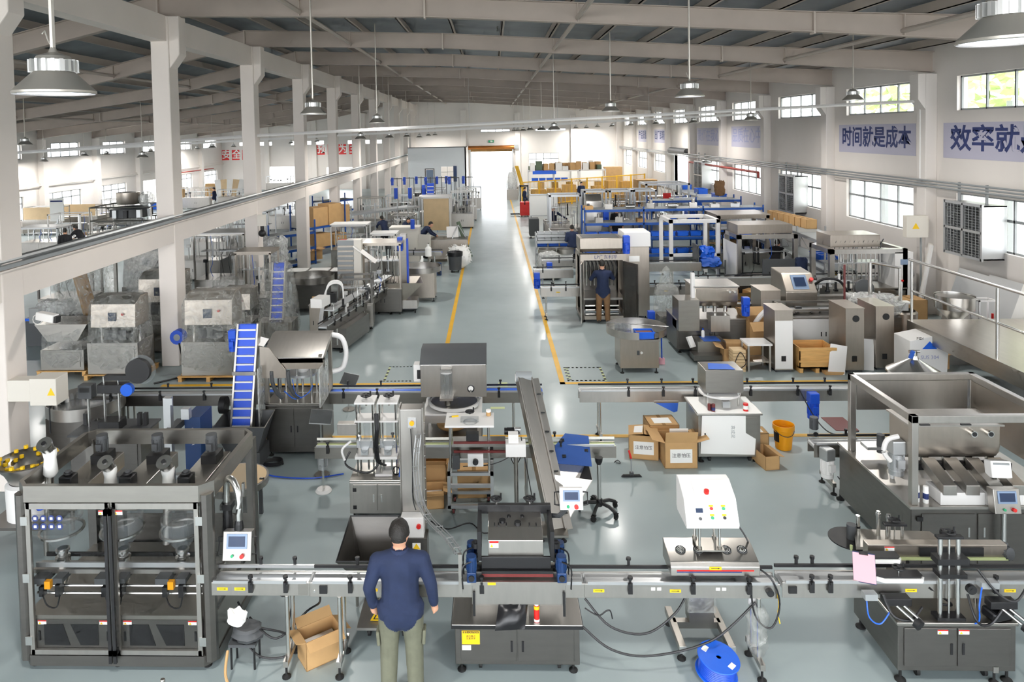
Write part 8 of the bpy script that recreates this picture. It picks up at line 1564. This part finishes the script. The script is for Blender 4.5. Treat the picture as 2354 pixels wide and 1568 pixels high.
# ================================================================== PEOPLE
BASE = dict(pel=(0, 0, .93), spi=(0, 0, 1.12), che=(0, .0, 1.32), nek=(0, .0, 1.45), hed=(0, .025, 1.6), lsh=(-.185, 0, 1.39), rsh=(.185, 0, 1.39), lel=(-.25, -.03, 1.13), rel=(.25, -.03, 1.13), lwr=(-.265, .05, .9), rwr=(.265, .05, .9), lhi=(-.095, 0, .9), rhi=(.095, 0, .9), lkn=(-.11, .02, .5), rkn=(.11, .02, .5), lan=(-.12, -.02, .09), ran=(.12, -.02, .09))
def person(label, loc, rz_=0, top='navy', legs='khaki', pose=None, vox=.028, s=1., hair_long=False, hands=False, cat='person'):
    J = {k: Vector(v) for k, v in BASE.items()}
    for k, v in (pose or {}).items(): J[k] = Vector(v)
    caps = []
    def c(a, b, r1, r2, tg, flat=1.): caps.append((Vector(a), Vector(b), r1, r2, tg, flat))
    up = (J['che'] - J['pel']).normalized()
    c(J['pel'] - up * .07, J['spi'], .175, .165, 'top', .74); c(J['spi'], J['che'], .165, .17, 'top', .72); c(J['che'], J['nek'] - up * .04, .16, .075, 'top', .7)
    c(J['nek'] - up * .03, J['hed'] - up * .02, .055, .055, 'skin'); 
    for sd in 'lr':
        c(J['che'] + up * .06, J[sd + 'sh'], .1, .066, 'top'); c(J[sd + 'sh'], J[sd + 'el'], .072, .056, 'top'); c(J[sd + 'el'], J[sd + 'wr'], .056, .044, 'top')
        hd = (J[sd + 'wr'] - J[sd + 'el']).normalized(); w = J[sd + 'wr']; c(w, w + hd * .09, .03, .034, 'skin', 1)
        if hands:
            sg = 1 if sd == 'r' else -1
            for f in range(4):
                o_ = Vector((0, .034 - f * .021, 0)); b = w + hd * .085 + o_; L = (.06, .072, .068, .054)[f]; k1 = b + hd * L * .55 + Vector((-sg * .006, 0, 0)); c(b, k1, .0105, .0095, 'skin'); c(k1, k1 + hd * L * .5 + Vector((-sg * .02, 0, 0)), .0095, .008, 'skin')
            tb = w + hd * .03 + Vector((-sg * .01, .03, 0)); c(tb, tb + hd * .05 + Vector((-sg * .015, .02, 0)), .012, .011, 'skin'); c(tb + hd * .05 + Vector((-sg * .015, .02, 0)), tb + hd * .085 + Vector((-sg * .022, .018, 0)), .011, .009, 'skin')
        else: c(w + hd * .09, w + hd * .16, .03, .02, 'skin')
        c(J['pel'], J[sd + 'hi'], .13, .115, 'legs'); c(J[sd + 'hi'], J[sd + 'kn'], .11, .082, 'legs'); c(J[sd + 'kn'], J[sd + 'an'], .084, .07, 'legs'); c(J[sd + 'an'] - Vector((0, .03, .035)), J[sd + 'an'] + Vector((0, .15, -.05)), .048, .038, 'shoe')
    m = M()
    for a, b, r1, r2, tg, fl in caps:
        k = len(m.v); d = b - a; q = d.normalized().to_track_quat('Z', 'Y') if d.length > 1e-5 else Vector((0, 0, 1)).to_track_quat('Z', 'Y'); L = d.length
        prof = [(r1 * math.sin(t_), -r1 * math.cos(t_)) for t_ in (0.01, .5, 1.05, 1.57)] + [(r2 * math.sin(t_), L - r2 * math.cos(t_)) for t_ in (1.57, 2.1, 2.65, 3.13)]
        m.lathe(prof, (0, 0, 0), 12)
        for i in range(k, len(m.v)):
            v = q @ Vector(m.v[i]); v.y *= fl; m.v[i] = tuple(a + v)
    H = J['hed']; k = len(m.v); m.sph(H, .106, 12, (.78, .95, 1.2)); m.sph(H + Vector((0, .09, -.02)), .018, 6, (.8, 1, 1.3))
    for sx in (-1, 1): m.sph(H + Vector((sx * .078, -.005, -.005)), .024, 6, (.45, .8, 1.3))
    caps.append((H - Vector((0, 0, .05)), H + Vector((0, 0, .05)), .09, .09, 'skin', 1))
    me = bpy.data.meshes.new('body'); me.from_pydata(m.v, [], m.f); ob = bpy.data.objects.new('body_c', me); COL.objects.link(ob)
    md = ob.modifiers.new('r', 'REMESH'); md.mode = 'VOXEL'; md.voxel_size = vox; md.use_smooth_shade = True
    sm_ = ob.modifiers.new('s', 'SMOOTH'); sm_.iterations = 2 if hands else 3; sm_.factor = .4
    dg = bpy.context.evaluated_depsgraph_get(); dg.update(); me2 = bpy.data.meshes.new_from_object(ob.evaluated_get(dg)); bpy.data.objects.remove(ob)
    me2.materials.clear()
    for q in ('skin', top, legs, 'shoe'): me2.materials.append(MATS[q])
    ix = {'skin': 0, 'top': 1, 'legs': 2, 'shoe': 3}
    mi = []
    for p in me2.polygons:
        best, bt = 9, 0
        for a, b, r1, r2, tg, fl in caps:
            ab = b - a; t_ = 0 if ab.length_squared < 1e-9 else max(0, min(1, (p.center - a).dot(ab) / ab.length_squared))
            dd = (p.center - a - ab * t_).length - lerp(r1, r2, t_)
            if tg == 'legs' and (p.center - J['pel']).dot(up) > -.1: dd += .06
            if dd < best: best, bt = dd, ix[tg]
        mi.append(bt)
    me2.polygons.foreach_set('material_index', mi); me2.polygons.foreach_set('use_smooth', [True] * len(mi))
    t = thing('person', label, cat, loc, rz_); t.scale = (s, s, s)
    o = bpy.data.objects.new('body', me2); COL.objects.link(o); o.parent = t
    hm = M().sph((0, 0, 0), .115, 12, (.82, .98, 1.2)); fc = []
    for f in hm.f:
        ctr = sum((Vector(hm.v[i]) for i in f), Vector()) / len(f)
        if ctr.z > (.05 if ctr.y > -.01 else .03 - .75 * abs(ctr.y)) - (.12 if hair_long and ctr.y < .03 else 0): fc.append(f)
    hm.f = fc
    for i, v in enumerate(hm.v): k_ = 1 + .05 * noise.noise(Vector(v) * 28); hm.v[i] = (H.x + v[0] * k_, H.y + v[1] * k_ - .008, H.z + v[2] * k_ + .008)
    part('hair', hm, 'hair', t, smooth=True)
    nk = J['nek']; cl = part('collar', M().lathe([(.072, -.02), (.084, .0), (.074, .035), (.062, .03)], (0, 0, 0), 14), top, t, loc=nk); cl.scale = (1, .85, 1)
    return t
fg = dict(lsh=(-.195, 0, 1.37), rsh=(.195, 0, 1.37), lel=(-.27, -.03, 1.12), rel=(.27, -.02, 1.13), lwr=(-.25, .05, .9), rwr=(.29, .04, .91), hed=(-.0, .03, 1.605))
t = person('man in a navy jacket and khaki trousers standing at the front conveyor, seen from behind', (-.96, 6.70, 0), .06, 'navy', 'khaki', fg, .013, 1.0, False, True); t.scale = (1.1, 1.12, 1.0)
for sx in (-1, 1): part('side_pocket', M().ob((sx * .2, -.0, .62), (.03, .1, .14), (0, sx * .06, 0)), 'khaki', t, bevel=.01)
q = G(1387, 742); person('man in a navy jacket and brown trousers reaching into the multi-nozzle filler', (q.x, q.y, 0), -.1, 'navy', 'brown', dict(lel=(-.32, .12, 1.18), lwr=(-.16, .3, 1.26), rel=(.3, .15, 1.2), rwr=(.18, .34, 1.2), hed=(-.02, .03, 1.61)), .026, 1.03)
q = G(1316, 617); person('man in dark clothes standing before the tiered shelf, seen from behind', (q.x, q.y, 0), .0, 'navy', 'trouser_black', dict(lwr=(-.2, .2, 1.05), rwr=(.2, .2, 1.05)), .03)
bend = dict(pel=(0, -.15, .92), spi=(0, -.06, 1.1), che=(0, .1, 1.26), nek=(0, .2, 1.36), hed=(0, .28, 1.47), lsh=(-.18, .14, 1.3), rsh=(.18, .14, 1.3), lel=(-.24, .3, 1.1), rel=(.24, .3, 1.1), lwr=(-.15, .48, 1.0), rwr=(.15, .48, 1.0), lhi=(-.09, -.15, .9), rhi=(.09, -.15, .9))
reach = dict(rel=(.42, .05, 1.25), rwr=(.66, .12, 1.12), lel=(-.24, .18, 1.12), lwr=(-.1, .36, 1.05))
def headed(label, px, py, zt, rz_, **k):
    q = G(px, py, zt); person(label, (q.x, q.y, 0), rz_, **k)
headed('man leaning across the long steel workbench with one arm stretched out', 1272, 476, 1.68, PI - .2, pose=dict(lel=(-.42, .05, 1.25), lwr=(-.66, .12, 1.12), rel=(.24, .18, 1.12), rwr=(.1, .36, 1.05)), vox=.034, legs='trouser_black')
headed('man in a dark jacket working at the steel counter by the aisle', 976, 512, 1.56, -PI / 2, pose=bend, vox=.034, legs='trouser_black')
headed('man bending over a bench beside the loaded blue rack', 882, 502, 1.5, .5, pose=bend, vox=.034, legs='trouser_black')
headed('man looking down behind the beige cabinet', 931, 504, 1.5, -2.4, pose=bend, vox=.036, legs='trouser_black')
headed('man behind the aluminium cells with his head above the frames', 1336, 419, 1.7, PI, vox=.036, legs='trouser_black')
q = GY(1417, 462, 33.6); person('long-haired woman in black behind the long blue rack', (q.x, q.y, 0), PI, s=1.06, vox=.036, legs='trouser_black', hair_long=True, top='trouser_black')
headed('man crouching inside the large framed filler', 1783, 560, 1.5, -.6, pose=bend, vox=.034, legs='trouser_black', top='trouser_black')
headed('man beside the red pallet stacker at the yellow fence', 1206, 431, 1.7, -1.2, vox=.038, legs='trouser_black')
headed('far-wing worker in dark clothes nearer the near column', 149, 528, 1.68, .4, vox=.036, legs='trouser_black', top='trouser_black')
headed('far-wing worker in a black jacket leaning on the bench', 182, 514, 1.68, 1.2, pose=bend, vox=.036, legs='trouser_black', top='trouser_black')
headed('far-wing worker in a dark top standing by the leaning boards', 492, 432, 1.7, 1.5, vox=.04, legs='paper')
